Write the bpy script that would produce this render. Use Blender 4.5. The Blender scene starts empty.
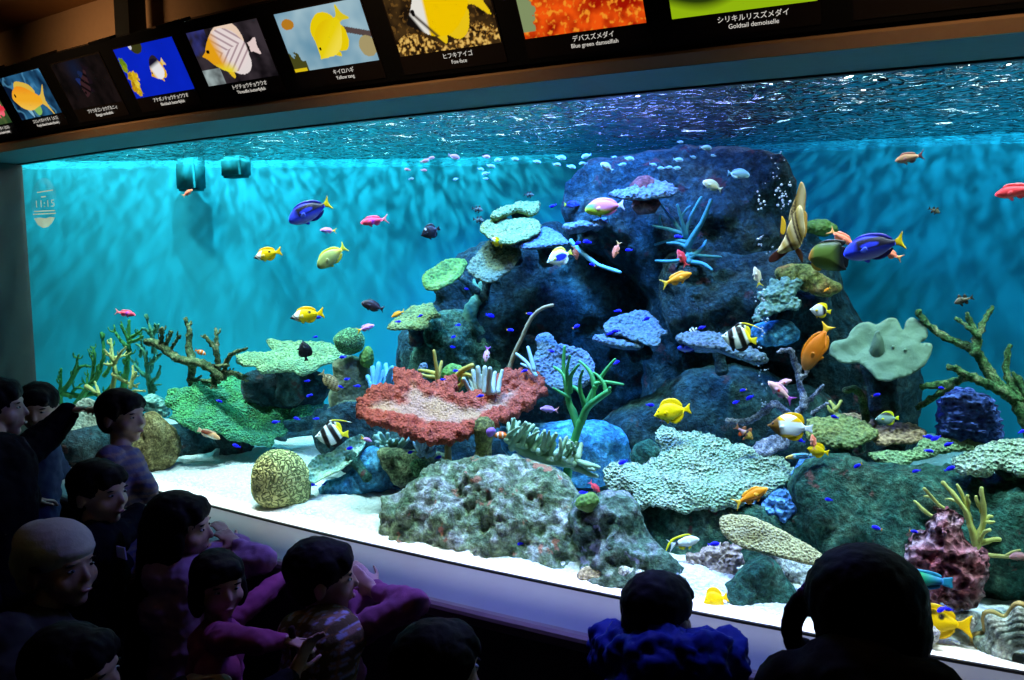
WATER, WATER_SCATTER = True, False


def LAMPS():
    cool, blue, viol = (1.0, .98, .87), (.06, .32, 1.0), (.20, .18, 1.0)
    # white lamps in a row over the front of the reef
    for i, (x, pw) in enumerate(((-4.1, 32), (-3.3, 58), (-2.4, 58), (-1.6, 47), (-.8, 47), (.1, 50), (1.1, 42))):
        area('tank_lamp', (x, bow(x) + .12, 3.35), (x, bow(x) + .46, .75), .45, .12, pw, cool, 72)
    # blue lamps over the middle of the reef
    area('blue_lamp', (-1.45, .42, 2.7), (-1.55, 1.0, 1.3), .4, .2, 98, blue, 80)
    area('blue_lamp', (-2.1, .35, 2.7), (-2.2, .95, 1.3), .4, .2, 16, blue, 70)
    area('violet_lamp', (-1.2, .62, 2.5), (-1.1, .30, 0), .3, .2, 60, viol)
    # added spots on the backdrop, their noise pattern imitating ripple caustics
    for x, y, tx, ty, pw in ((-4.25, .2, -4.6, .45, 90), (-3.4, .55, -3.7, .95, 190), (-2.5, .95, -2.8, 1.4, 170), (-.1, 1.4, -.1, 2.05, 100), (.8, 1.4, .8, 2.1, 90)):
        gobo_spot('caustic_spot', (x, y, 2.75), (tx, ty, 1.6), pw * 1.1, (.36, .97, 1.0) if x < -1 else (.22, .78, 1.0), 125, 18, .30, 2.4)
    area('violet_lamp', (-1.35, .16, 2.5), (-1.25, -.12, .75), .3, .1, 24, (.30, .24, 1.0), 62)
    area('violet_lamp', (-.55, .16, 2.5), (-.45, -.08, .75), .3, .1, 16, (.20, .26, 1.0), 62)
    # small unseen lights added at the back to make glints in the ripples
    for x, y, c, pw in ((-3.7, .62, cool, 3), (-3.2, .95, cool, 4), (-2.75, 1.2, cool, 4), (-2.3, 1.38, cool, 4), (-1.85, 1.5, (.5, .6, 1), 4), (-1.5, 1.58, (.35, .35, 1), 6), (-1.2, 1.62, (.4, .4, 1), 6), (-.85, 1.68, (.6, .8, 1), 4), (-.45, 1.75, cool, 4), (-.05, 1.85, cool, 4), (.4, 1.9, cool, 4), (.9, 1.9, cool, 4)):
        for k, (dx, dz) in enumerate(((-.13, 2.34), (.0, 2.52), (.13, 2.42))):
            area('glint_light', (x + dx, y, dz), (x + dx + .1, y - 1.0, 2.12), .22, .09, pw * .22, c, 120)
    # warm dim lamps washing the wall over the window
    for x, pw in ((-3.9, .9), (-2.6, .85), (-1.3, .8), (0, .9)):
        area('room_lamp', (x, -1.25, 2.47), (x, -.3, 2.30), .4, .06, pw, (1, .60, .30), 60)
import bpy, bmesh, math, random
import numpy as np
from mathutils import Vector, Matrix, noise
from mathutils.geometry import delaunay_2d_cdt

SC = bpy.context.scene
COL = SC.collection
R = math.radians
rnd = random.Random(7)

# ------------------------------------------------------------------ camera
F, PIT, YAW, ROLL = 822.24, 0.107619, 0.543735, -0.004064
EYE = Vector((0.0, -2.10, 1.70))
CROT = Matrix.Rotation(YAW, 3, 'Z') @ Matrix.Rotation(math.pi / 2 - PIT, 3, 'X') @ Matrix.Rotation(ROLL, 3, 'Z')
FWD = CROT @ Vector((0, 0, -1))
cd = bpy.data.cameras.new('camera')
cam = bpy.data.objects.new('camera', cd)
COL.objects.link(cam)
cam.matrix_world = Matrix.Translation(EYE) @ CROT.to_4x4()
cd.sensor_width = 36.0
cd.lens = F * 36.0 / 1024.0
cd.clip_start = 0.05
SC.camera = cam


def ray(x, y):
    return CROT @ Vector(((x - 512) / F, (340 - y) / F, -1.0))


def P(x, y, d):
    """point of the tank (d > 0 behind the glass line, d < 0 in the room) seen at x, y"""
    v = ray(x, y)
    return EYE + v * ((d - EYE.y) / v.y)


def mpp(p):
    return (p - EYE).dot(FWD) / F


def bow(x):
    return -0.126 * (1 - ((x + 1.9) / 2.0) ** 2)


# ------------------------------------------------------------------ object helpers
def tag(o, label=None, cat=None, group=None, kind=None):
    if label: o['label'] = label
    if cat: o['category'] = cat
    if group: o['group'] = group
    if kind: o['kind'] = kind
    return o


def new_mesh(name, V, Fc, mat=None, smooth=True, col=None):
    me = bpy.data.meshes.new(name)
    V = np.asarray(V, dtype=float)
    me.from_pydata(V.tolist(), [], [tuple(int(i) for i in f) for f in Fc])
    if smooth:
        me.polygons.foreach_set('use_smooth', [True] * len(me.polygons))
    if mat: me.materials.append(mat)
    if col is not None:
        a = me.color_attributes.new('Col', 'FLOAT_COLOR', 'POINT')
        c = np.ones((len(V), 4)); c[:, :3] = col
        a.data.foreach_set('color', c.ravel())
    me.update()
    return me


def obj(name, me, parent=None, loc=None):
    o = bpy.data.objects.new(name, me)
    COL.objects.link(o)
    if loc is not None: o.location = loc
    if parent is not None: o.parent = parent
    return o


def obj_at(name, V, Fc, mat, origin=None, col=None, smooth=True):
    """top-level mesh given in world coordinates, stored about an origin at its base"""
    V = np.asarray(V, dtype=float)
    org = np.array(origin) if origin is not None else np.array([V[:, 0].mean(), V[:, 1].mean(), V[:, 2].min()])
    o = obj(name, new_mesh(name, V - org, Fc, mat, smooth, col))
    o.location = org
    ORG[o.name] = org
    return o


ORG = {}


def child(name, V, Fc, mat, parent, col=None, smooth=True):
    """a part given in world coordinates"""
    V = np.asarray(V, dtype=float)
    org = ORG[parent.name]
    o = obj(name, new_mesh(name, V - org, Fc, mat, smooth, col), parent)
    ORG[o.name] = org
    return o


def empty(name, loc):
    o = bpy.data.objects.new(name, None)
    COL.objects.link(o)
    o.location = loc
    o.empty_display_size = 0.05
    ORG[o.name] = np.array(loc, dtype=float)
    return o


def hx(h):
    h = h.lstrip('#')
    c = [int(h[i:i + 2], 16) / 255 for i in (0, 2, 4)]
    return tuple(v / 12.92 if v <= .04045 else ((v + .055) / 1.055) ** 2.4 for v in c)


# ------------------------------------------------------------------ materials
MATS = {}


class NT:
    def __init__(s, name):
        s.m = bpy.data.materials.new(name); s.m.use_nodes = True
        s.t = s.m.node_tree; s.t.nodes.clear()
        s.out = s.n('ShaderNodeOutputMaterial')

    def n(s, typ, **kw):
        nd = s.t.nodes.new(typ)
        for k, v in kw.items(): setattr(nd, k, v)
        return nd

    def l(s, a, b): s.t.links.new(a, b)

    def setin(s, nd, **kw):
        for k, v in kw.items(): nd.inputs[k.replace('_', ' ')].default_value = v
        return nd

    def noise(s, vec, scale, detail=4, rough=.6):
        nd = s.n('ShaderNodeTexNoise'); nd.inputs['Scale'].default_value = scale
        nd.inputs['Detail'].default_value = detail; nd.inputs['Roughness'].default_value = rough
        s.l(vec, nd.inputs['Vector']); return nd

    def vor(s, vec, scale, feature='F1'):
        nd = s.n('ShaderNodeTexVoronoi'); nd.feature = feature
        nd.inputs['Scale'].default_value = scale; s.l(vec, nd.inputs['Vector']); return nd

    def ramp(s, fac, stops, interp='LINEAR'):
        nd = s.n('ShaderNodeValToRGB'); cr = nd.color_ramp; cr.interpolation = interp
        while len(cr.elements) < len(stops): cr.elements.new(0.5)
        for e, (p, c) in zip(cr.elements, stops):
            e.position = p; e.color = (*c, 1)
        s.l(fac, nd.inputs['Fac']); return nd

    def math(s, op, a, b=None):
        nd = s.n('ShaderNodeMath', operation=op)
        for i, v in enumerate((a, b)):
            if v is None: continue
            if isinstance(v, (int, float)): nd.inputs[i].default_value = v
            else: s.l(v, nd.inputs[i])
        return nd.outputs[0]

    def mix(s, fac, a, b, blend='MIX'):
        nd = s.n('ShaderNodeMix', data_type='RGBA', blend_type=blend)
        for i, v in ((0, fac), (6, a), (7, b)):
            if isinstance(v, (int, float)): nd.inputs[i].default_value = v
            elif isinstance(v, tuple): nd.inputs[i].default_value = (*v, 1)
            else: s.l(v, nd.inputs[i])
        return nd.outputs[2]

    def bump(s, h, strength, dist=.01, normal=None):
        nd = s.n('ShaderNodeBump'); nd.inputs['Strength'].default_value = strength
        nd.inputs['Distance'].default_value = dist; s.l(h, nd.inputs['Height'])
        if normal is not None: s.l(normal, nd.inputs['Normal'])
        return nd.outputs[0]

    def bsdf(s, color, rough=.7, spec=.3, normal=None, **kw):
        b = s.n('ShaderNodeBsdfPrincipled')
        if isinstance(color, tuple): b.inputs['Base Color'].default_value = (*color, 1)
        else: s.l(color, b.inputs['Base Color'])
        b.inputs['Roughness'].default_value = rough
        b.inputs['Specular IOR Level'].default_value = spec
        if normal is not None: s.l(normal, b.inputs['Normal'])
        for k, v in kw.items(): b.inputs[k.replace('_', ' ')].default_value = v
        s.l(b.outputs[0], s.out.inputs[0]); return b

    def obj(s): return s.n('ShaderNodeTexCoord').outputs['Object']


def m_plain(name, c, rough=.6, spec=.3, var=.25, scale=20, bump=.1, dist=.004):
    """plain surface with a faint mottling"""
    if name in MATS: return MATS[name]
    t = NT(name); v = t.obj(); n = t.noise(v, scale, 5)
    col = t.mix(n.outputs[0], tuple(x * (1 - var) for x in c), tuple(min(1, x * (1 + var)) for x in c))
    t.bsdf(col, rough, spec, t.bump(n.outputs[0], bump, dist))
    MATS[name] = t.m; return t.m


def m_rock(name, c1, c2, c3, scale=9, bump=.8, dist=.03, spots=None, rough=.85):
    """encrusted stone: broad patches, fine grain, optional coloured specks"""
    if name in MATS: return MATS[name]
    t = NT(name); v = t.obj()
    big = t.noise(v, scale, 6, .65); fine = t.noise(v, scale * 6, 6, .7)
    r = t.ramp(big.outputs[0], [(.34, c1), (.5, c2), (.66, c3)])
    f = t.ramp(fine.outputs[0], [(.32, (.22, .22, .22)), (.5, (.85, .85, .85)), (.66, (1.7, 1.7, 1.7))])
    mid = t.noise(v, scale * 2.6, 5, .7); g = t.ramp(mid.outputs[0], [(.36, (.45, .45, .45)), (.62, (1.45, 1.45, 1.45))])
    col = t.mix(1.0, t.mix(1.0, r.outputs[0], f.outputs[0], 'MULTIPLY'), g.outputs[0], 'MULTIPLY')
    if spots:
        sp = t.noise(v, scale * 1.7, 3, .6)
        k = t.ramp(sp.outputs[0], [(.62, (0, 0, 0)), (.68, (1, 1, 1))])
        col = t.mix(k.outputs[0], col, spots)
    h = t.math('ADD', t.math('ADD', big.outputs[0], t.math('MULTIPLY', mid.outputs[0], .8)), t.math('MULTIPLY', fine.outputs[0], .55))
    t.bsdf(col, rough, .2, t.bump(h, bump, dist))
    MATS[name] = t.m; return t.m


def m_polyp(name, c1, c2, scale=120, bump=.8, dist=.006, c3=None, rough=.75):
    """stony coral: cells with dark pits, patchy tint"""
    if name in MATS: return MATS[name]
    t = NT(name); v = t.obj()
    vo = t.vor(v, scale); nz = t.noise(v, scale * .12, 4, .6); fine = t.noise(v, scale * .8, 3)
    a = t.ramp(vo.outputs['Distance'], [(.15, c2), (.55, c1)])
    col = a.outputs[0]
    if c3:
        k = t.ramp(nz.outputs[0], [(.42, (0, 0, 0)), (.6, (1, 1, 1))])
        col = t.mix(k.outputs[0], col, c3)
    f = t.ramp(fine.outputs[0], [(.3, (.55, .55, .55)), (.65, (1.25, 1.25, 1.25))])
    col = t.mix(.8, col, f.outputs[0], 'MULTIPLY')
    h = t.math('ADD', vo.outputs['Distance'], t.math('MULTIPLY', nz.outputs[0], .6))
    t.bsdf(col, rough, .25, t.bump(h, bump, dist))
    MATS[name] = t.m; return t.m


def m_brain(name, c1, c2, scale=22, freq=9, bump=1.0):
    """meandering ridges"""
    if name in MATS: return MATS[name]
    t = NT(name); v = t.obj()
    n = t.noise(v, scale, 0.0, .5); n.inputs['Distortion'].default_value = .6
    w = t.math('MINIMUM', t.math('MULTIPLY', t.math('ABSOLUTE', t.math('SUBTRACT', n.outputs[0], .5)), freq), 1.0)
    r = t.ramp(w, [(.25, c2), (.65, c1)])
    t.bsdf(r.outputs[0], .7, .25, t.bump(w, bump, .008))
    MATS[name] = t.m; return t.m


def m_attr(name, rough=.4, spec=.4, bump=0.0, scale=200, emit=0.0):
    """colour pattern carried by the mesh"""
    if name in MATS: return MATS[name]
    t = NT(name); a = t.n('ShaderNodeAttribute'); a.attribute_name = 'Col'
    nrm = None
    if bump:
        n = t.noise(t.obj(), scale, 4, .65); nrm = t.bump(n.outputs[0], bump, .01)
    b = t.bsdf(a.outputs['Color'], rough, spec, nrm)
    if emit:
        t.l(a.outputs['Color'], b.inputs['Emission Color']); b.inputs['Emission Strength'].default_value = emit
        b.inputs['Base Color'].default_value = (0, 0, 0, 1)
        for l in list(t.t.links):
            if l.to_socket == b.inputs['Base Color']: t.t.links.remove(l)
    MATS[name] = t.m; return t.m


def m_emit(name, c, s=1.0):
    if name in MATS: return MATS[name]
    t = NT(name); e = t.n('ShaderNodeEmission'); e.inputs[0].default_value = (*c, 1); e.inputs[1].default_value = s
    t.l(e.outputs[0], t.out.inputs[0]); MATS[name] = t.m; return t.m


# ------------------------------------------------------------------ shape helpers
def catmull(pts, n=4, closed=True):
    p = np.asarray(pts, dtype=float); N = len(p); out = []
    rng = range(N) if closed else range(N - 1)
    for i in rng:
        if closed: a, b, c, d = p[(i - 1) % N], p[i], p[(i + 1) % N], p[(i + 2) % N]
        else: a, b, c, d = p[max(i - 1, 0)], p[i], p[i + 1], p[min(i + 2, N - 1)]
        for k in range(n):
            t = k / n
            out.append(.5 * ((2 * b) + (c - a) * t + (2 * a - 5 * b + 4 * c - d) * t * t + (3 * b - a - 3 * c + d) * t ** 3))
    if not closed: out.append(p[-1])
    return np.array(out)


def resample(poly, step):
    p = np.vstack([poly, poly[:1]])
    seg = np.linalg.norm(np.diff(p, axis=0), axis=1); L = np.concatenate([[0], np.cumsum(seg)])
    n = max(8, int(L[-1] / step)); s = np.linspace(0, L[-1], n, endpoint=False)
    return np.stack([np.interp(s, L, p[:, i]) for i in range(p.shape[1])], axis=1)


def inside(poly, q):
    x, y = q[:, 0][:, None], q[:, 1][:, None]
    a, b = poly, np.roll(poly, -1, axis=0)
    c = ((a[:, 1] > y) != (b[:, 1] > y))
    with np.errstate(divide='ignore', invalid='ignore'):
        xi = (b[:, 0] - a[:, 0]) * (y - a[:, 1]) / (b[:, 1] - a[:, 1]) + a[:, 0]
    return (np.sum(c & (x < xi), axis=1) % 2) == 1


def edge_dist(poly, q):
    a, b = poly, np.roll(poly, -1, axis=0); ab = b - a
    L = (ab ** 2).sum(1) + 1e-12
    best = np.full(len(q), 1e9)
    for i in range(0, len(q), 1500):
        w = q[i:i + 1500][:, None, :] - a[None]
        t = np.clip((w * ab).sum(2) / L, 0, 1)
        best[i:i + 1500] = np.sqrt((((w - t[:, :, None] * ab) ** 2).sum(2)).min(1))
    return best


def fill(poly, step, seed=0, edge_noise=0.0, edge_scale=1.0):
    """fine triangulation of an outline: points, triangles, distance to the rim, rim edges"""
    poly = resample(np.asarray(poly, float), step)
    if edge_noise:
        d = np.roll(poly, -1, 0) - np.roll(poly, 1, 0)
        nr = np.stack([d[:, 1], -d[:, 0]], 1); nr /= np.linalg.norm(nr, axis=1)[:, None] + 1e-9
        amp = np.array([noise.noise(Vector((x * edge_scale, y * edge_scale, seed * 3.1))) + .6 * noise.noise(Vector((x * edge_scale * 2.7, y * edge_scale * 2.7, seed + 9.))) for x, y in poly])
        poly = poly + nr * (amp * edge_noise)[:, None]
    lo, hi = poly.min(0), poly.max(0)
    rs = np.random.RandomState(seed + 1)
    gx, gy = np.meshgrid(np.arange(lo[0], hi[0], step), np.arange(lo[1], hi[1], step * .87))
    gx = gx + (np.arange(gx.shape[0]) % 2)[:, None] * step * .5
    q = np.stack([gx.ravel(), gy.ravel()], 1) + (rs.rand(gx.size, 2) - .5) * step * .25
    q = q[inside(poly, q)]
    if len(q):
        q = q[edge_dist(poly, q) > step * .55]
    n = len(poly)
    vs = [Vector(p) for p in poly] + [Vector(p) for p in q]
    r = delaunay_2d_cdt(vs, [(i, (i + 1) % n) for i in range(n)], [], 1, 1e-7)
    V = np.array([(v.x, v.y) for v in r[0]]); T = np.array([f for f in r[2]], dtype=int)
    used = np.unique(T); mp = -np.ones(len(V), int); mp[used] = np.arange(len(used)); V = V[used]; T = mp[T]
    ar = (V[T[:, 1], 0] - V[T[:, 0], 0]) * (V[T[:, 2], 1] - V[T[:, 0], 1]) - (V[T[:, 1], 1] - V[T[:, 0], 1]) * (V[T[:, 2], 0] - V[T[:, 0], 0])
    T[ar < 0] = T[ar < 0][:, ::-1]
    E = {}
    for f in T:
        for a, b in ((f[0], f[1]), (f[1], f[2]), (f[2], f[0])):
            E[(a, b)] = 1
    rim = [(a, b) for (a, b) in E if (b, a) not in E]
    s = edge_dist(poly, V)
    for a, b in rim: s[a] = s[b] = 0
    return V, T, s, rim


def solid(V2, T, rim, top, bot):
    """closed mesh between two height fields over one outline"""
    n = len(V2)
    V = np.vstack([np.column_stack([V2, top]), np.column_stack([V2, bot])])
    Fc = [tuple(f) for f in T] + [(f[2] + n, f[1] + n, f[0] + n) for f in T]
    for a, b in rim:
        Fc.append((a, a + n, b + n, b))
    return V, Fc


def normals(V, Fc):
    N = np.zeros_like(V)
    tri = np.array([f[:3] for f in Fc]);
    n = np.cross(V[tri[:, 1]] - V[tri[:, 0]], V[tri[:, 2]] - V[tri[:, 0]])
    for i in range(3): np.add.at(N, tri[:, i], n)
    for f in Fc:
        if len(f) == 4: N[f[3]] += np.cross(V[f[1]] - V[f[0]], V[f[2]] - V[f[0]])
    return N / (np.linalg.norm(N, axis=1)[:, None] + 1e-12)


def fbm(V, scale, seed=0, octv=4, H=.9):
    return np.array([noise.fractal(Vector((x * scale + seed * 7.3, y * scale, z * scale)), H, 2.0, octv) for x, y, z in V])


def lumps(V, scale, seed=0):
    """0..1, rounded knobs"""
    return np.array([1 - min(1, noise.voronoi(Vector((x * scale + seed * 5.7, y * scale, z * scale)))[0][0] * 1.4) for x, y, z in V])


def frame_face(c, tilt=0.0, turn=0.0):
    """upright frame at c turned to the viewer: U right, V up, N towards the viewer"""
    n = (EYE - c); n.z = 0; n.normalize(); n = Matrix.Rotation(R(turn), 3, 'Z') @ n
    u = Vector((0, 0, 1)).cross(n); v = Vector((0, 0, 1))
    if tilt:   # lean the top away from the viewer by tilt degrees
        t = R(tilt); v2 = v * math.cos(t) - n * math.sin(t); n2 = n * math.cos(t) + v * math.sin(t); v, n = v2, n2
    return u, v, n


def project(px, c, u, v, n):
    out = []
    for x, y in px:
        r = ray(x, y); t = (c - EYE).dot(n) / r.dot(n); w = EYE + r * t - c
        out.append((w.dot(u), w.dot(v)))
    return np.array(out)


def to_world(V, c, u, v, n):
    M = np.array([u, v, n]); return V @ M + np.array(c)


def centroid(px):
    a = np.asarray(px, float); return (a[:, 0].min() + a[:, 0].max()) / 2, (a[:, 1].min() + a[:, 1].max()) / 2


def lift(px, d, tilt=0.0, smooth=3, turn=0.0):
    cx, cy = centroid(px); c = P(cx, cy, d); u, v, n = frame_face(c, tilt, turn)
    o = project(catmull(px, smooth) if smooth else px, c, u, v, n)
    return o, c, u, v, n


def boulder(px, d, thick, step=None, amp=.02, scale=7, seed=0, tilt=0.0, power=.5, edge=.01, lump=0.0, lump_scale=25, back=.7, amp2=0, scale2=40, turn=0.0):
    """rounded solid whose silhouette is the outline; returns world vertices and faces"""
    o, c, u, v, n = lift(px, d, tilt, 3, turn)
    size = (o.max(0) - o.min(0)).max(); step = step or size / 34
    V2, T, s, rim = fill(o, step, seed, edge, 12)
    S = s.max(); k = np.clip(s / S, 0, 1)
    prof = (1 - (1 - k) ** 2) ** power
    V, Fc = solid(V2, T, rim, thick * prof, -thick * back * prof)
    Vw = to_world(V, c, u, v, n); N = normals(Vw, Fc)
    fade = np.tile(.25 + .75 * np.clip(k * 3, 0, 1), 2)
    dd = amp * fbm(Vw, scale, seed) * fade
    if amp2: dd = dd + amp2 * fbm(Vw, scale2, seed + 3, 3)
    if lump: dd = dd + lump * lumps(Vw, lump_scale, seed) * fade
    nr = len(V2); rim_v = np.zeros(2 * nr, bool)
    for a, b in rim: rim_v[[a, b, a + nr, b + nr]] = True
    N[rim_v] *= .0
    return Vw + N * dd[:, None], Fc


def plate(px, d, tilt=55, thick=.012, step=None, edge=.008, edge_scale=30, dish=0.0, amp=.01, scale=12, lump=.006, lump_scale=60, seed=0, smooth=3, belly=.03, rim_up=0.0, calm=0.0):
    """coral plate: outline laid on a plane whose top leans away from the viewer by tilt; returns vertices, faces, rim distance (0..1)"""
    o, c, u, v, n = lift(px, d, tilt, smooth)
    size = (o.max(0) - o.min(0)).max(); step = step or size / 44
    V2, T, s, rim = fill(o, step, seed, edge, edge_scale)
    k = s / max(s.max(), 1e-6)
    base = -dish * k + rim_up * np.exp(-(s / (.12 * s.max())) ** 2)
    top = base + thick * np.clip(k * 6, .3, 1)
    bot = base - thick * .4 - belly * k
    V, Fc = solid(V2, T, rim, top, bot)
    Vw = to_world(V, c, u, v, n); N = normals(Vw, Fc)
    nr = len(V2)
    dd = np.zeros(2 * nr)
    big = amp * fbm(Vw[:nr], scale, seed)
    dd[:nr] = lump * lumps(Vw[:nr], lump_scale, seed) * np.clip(1 - calm * np.clip(k - .25 + .5 * fbm(Vw[:nr], 7, seed), 0, 1) * 2.2, .08, 1)
    Vw = Vw + N * dd[:, None] + np.array(n)[None] * np.concatenate([big, big])[:, None]
    return Vw, Fc, np.concatenate([k, k])


def tube(pts, rad, seg=8, sub=4, knob=0.0, knob_scale=60, seed=0, cap=True):
    """tapered round bar through world points"""
    p = catmull(np.array([tuple(q) for q in pts]), sub, closed=False) if len(pts) > 2 else np.array([np.array(pts[0]) * (1 - t) + np.array(pts[1]) * t for t in np.linspace(0, 1, sub + 1)])
    r = np.interp(np.linspace(0, 1, len(p)), np.linspace(0, 1, len(rad)), rad)
    tg = np.gradient(p, axis=0); tg /= np.linalg.norm(tg, axis=1)[:, None] + 1e-12
    ref = np.array([0.31, .2, .93]);
    if abs(tg[0] @ ref) > .9: ref = np.array([.9, .3, .1])
    a = np.cross(tg[0], ref); a /= np.linalg.norm(a)
    V, Fc = [], []
    rings = [(p[i], tg[i], r[i]) for i in range(len(p))]
    if cap:
        e = rings[-1]; rings += [(e[0] + e[1] * e[2] * .6, e[1], e[2] * .8), (e[0] + e[1] * e[2] * .95, e[1], e[2] * .35)]
        b = rings[0]; rings = [(b[0] - b[1] * b[2] * .5, b[1], b[2] * .6)] + rings
    for c, t, rr in rings:
        a = a - t * (a @ t); a /= np.linalg.norm(a) + 1e-12; bb = np.cross(t, a)
        for k in range(seg):
            w = 2 * math.pi * k / seg
            V.append(c + (a * math.cos(w) + bb * math.sin(w)) * rr)
    n = len(rings)
    for i in range(n - 1):
        for k in range(seg):
            k2 = (k + 1) % seg
            Fc.append((i * seg + k, i * seg + k2, (i + 1) * seg + k2, (i + 1) * seg + k))
    Fc.append(tuple(range(seg - 1, -1, -1))); Fc.append(tuple((n - 1) * seg + k for k in range(seg)))
    V = np.array(V)
    if knob:
        cen = np.repeat(np.array([q[0] for q in rings]), seg, axis=0)
        w = V - cen; w /= np.linalg.norm(w, axis=1)[:, None] + 1e-9
        V = V + w * (knob * (lumps(V, knob_scale, seed) - .35))[:, None]
    return V, Fc


def join(parts):
    V, Fc, k = [], [], 0
    for a, f in parts:
        V.append(np.asarray(a)); Fc += [tuple(i + k for i in q) for q in f]; k += len(a)
    return np.vstack(V), Fc


def branches(lst, d, seg=8, knob=0.0, knob_scale=60, sub=4, spread=.05, seed=0, twigs=0, twig_len=6):
    """lst: [ [(x, y[, depth offset]), ...], r0_px, r1_px ] -> branching coral of tapered bars"""
    out = []; rs = random.Random(seed)
    for i, (pts, r0, r1) in enumerate(lst):
        tip = rs.uniform(-spread, spread); n = len(pts); w = []
        for k, q in enumerate(pts):
            off = q[2] if len(q) > 2 else tip * k / max(1, n - 1)
            w.append(P(q[0], q[1], d + off))
        m = mpp(w[0]); out.append(tube(w, [r0 * m, (r0 * .45 + r1 * .55) * m, r1 * m], seg, sub, knob, knob_scale, seed + i))
        if twigs:      # short side shoots
            cw = catmull(np.array([tuple(q) for q in w]), 6, closed=False)
            for k in range(twigs):
                j = min(len(cw) - 2, int(len(cw) * rs.uniform(.25, .92))); a = Vector(cw[j]); t = (Vector(cw[j + 1]) - a).normalized()
                sd = Vector((rs.uniform(-1, 1), rs.uniform(-1, 1), rs.uniform(-.2, 1))); sd -= t * sd.dot(t); sd.normalize()
                L = twig_len * m * rs.uniform(.6, 1.25); rr = max(r1, r0 * .55) * m * .8
                out.append(tube([a, a + (t * .5 + sd).normalized() * L * .55, a + (t * .9 + sd * .9 + Vector((0, 0, .3))).normalized() * L], [rr, rr * .8, rr * .5], seg, 3, knob * .6, knob_scale, seed + i + k))
    return join(out)


def box(lo, hi):
    x0, y0, z0 = lo; x1, y1, z1 = hi
    V = [(x0, y0, z0), (x1, y0, z0), (x1, y1, z0), (x0, y1, z0), (x0, y0, z1), (x1, y0, z1), (x1, y1, z1), (x0, y1, z1)]
    return np.array(V, float), [(3, 2, 1, 0), (4, 5, 6, 7), (0, 1, 5, 4), (1, 2, 6, 5), (2, 3, 7, 6), (3, 0, 4, 7)]


def sweep(xs, prof):
    """profile points (y offset, z) swept along the bowed glass line; closed solid"""
    V, Fc, n = [], [], len(prof)
    for x in xs:
        for y, z in prof: V.append((x, y + bow(x), z))
    for i in range(len(xs) - 1):
        for k in range(n):
            k2 = (k + 1) % n
            Fc.append((i * n + k, (i + 1) * n + k, (i + 1) * n + k2, i * n + k2))
    Fc.append(tuple(range(n))); Fc.append(tuple((len(xs) - 1) * n + k for k in range(n - 1, -1, -1)))
    return np.array(V), Fc
# ================================================================== the room and the tank
ZB, ZT, ZW = 0.75, 2.1036, 2.15          # ledge, top of the pane, water level
FLOORZ = 0.0
RV = 0.253
XL, XR = -3.886, 2.3
XS = np.linspace(-6.0, XR, 40)
XG = np.linspace(XL, XR, 34)

wall_brown = m_plain('brown_wall_paint', (.30, .185, .10), .8, .2, .12, 60, .05)
ceil_paint = m_plain('ceiling_paint', (.50, .29, .12), .85, .2, .1, 30, .05)
dark_wall = m_plain('dark_wall_paint', (.03, .025, .025), .7, .3)
jamb_paint = m_plain('jamb_paint', (.030, .042, .036), .6, .3, .08)
soffit_tank_tint = m_plain('recess_tank_tint', (.055, .15, .17), .55, .3, .1, 40, .1)  # teal light from the tank put into the soffit colour
ledge_paint = m_plain('ledge_laminate', (.15, .145, .16), .38, .5, .08, 30, .03)
lip_wood = m_plain('ledge_edge_wood', (.13, .075, .075), .45, .4, .2, 40, .1)
carpet = m_plain('dark_carpet', (.02, .018, .02), .95, .1, .4, 150, .4)


def struct(name, V, Fc, mat, smooth=False):
    o = obj_at(name, V, Fc, mat, smooth=smooth); o['kind'] = 'structure'; return o


struct('floor', *box((-7, -5, -.06), (3, .0, FLOORZ)), carpet)
struct('ceiling', *box((-7, -5, 2.545), (3, -.2, 2.62)), ceil_paint)
struct('wall_left', *box((-7, -5, FLOORZ), (-6.0, -.2, 2.6)), wall_brown)
struct('wall_back', *box((-7, -5.1, FLOORZ), (3, -5, 2.6)), dark_wall)
struct('wall_right', *box((2.6, -5, FLOORZ), (2.7, -.2, 2.6)), dark_wall)
# wall above the window: chamfered lower edge, soffit of the recess
struct('wall_front', *sweep(XS, [(-RV, 3.7), (-RV, 2.126), (-.236, ZT), (-.10, ZT), (-.10, 3.7)]), wall_brown)
struct('trim_1', *sweep(XS, [(-.236, ZT - .001), (.0, ZT - .001), (.0, ZT + .01), (-.236, ZT + .01)]), soffit_tank_tint)
black_metal = m_plain('black_metal', (.008, .008, .008), .4, .3, .1)
struct('trim_2', *sweep(XG, [(-.006, ZT - .006), (.012, ZT - .006), (.012, ZT + .01), (-.006, ZT + .01)]), black_metal)
# jamb of the window
struct('trim_3', *box((-6.0, -.36, ZB), (XL, .012, ZT)), jamb_paint)
# ledge with a wooden edge, dark wall under it
struct('trim_4', *sweep(XS, [(-.236, ZB), (-.236, ZB - .05), (.02, ZB - .05), (.02, ZB)]), ledge_paint)
struct('trim_5', *sweep(XS, [(-.262, ZB - .004), (-.266, ZB - .012), (-.262, ZB - .034), (-.236, ZB - .036), (-.236, ZB + .002), (-.252, ZB + .002)]), lip_wood)
struct('wall_under_window', *sweep(XS, [(-.22, ZB - .05), (-.22, FLOORZ), (-.12, FLOORZ), (-.12, ZB - .05)]), dark_wall)
struct('trim_6', *sweep(XG, [(-.006, ZB), (.004, ZB), (.004, ZB + .006), (-.006, ZB + .006)]), black_metal)

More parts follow.
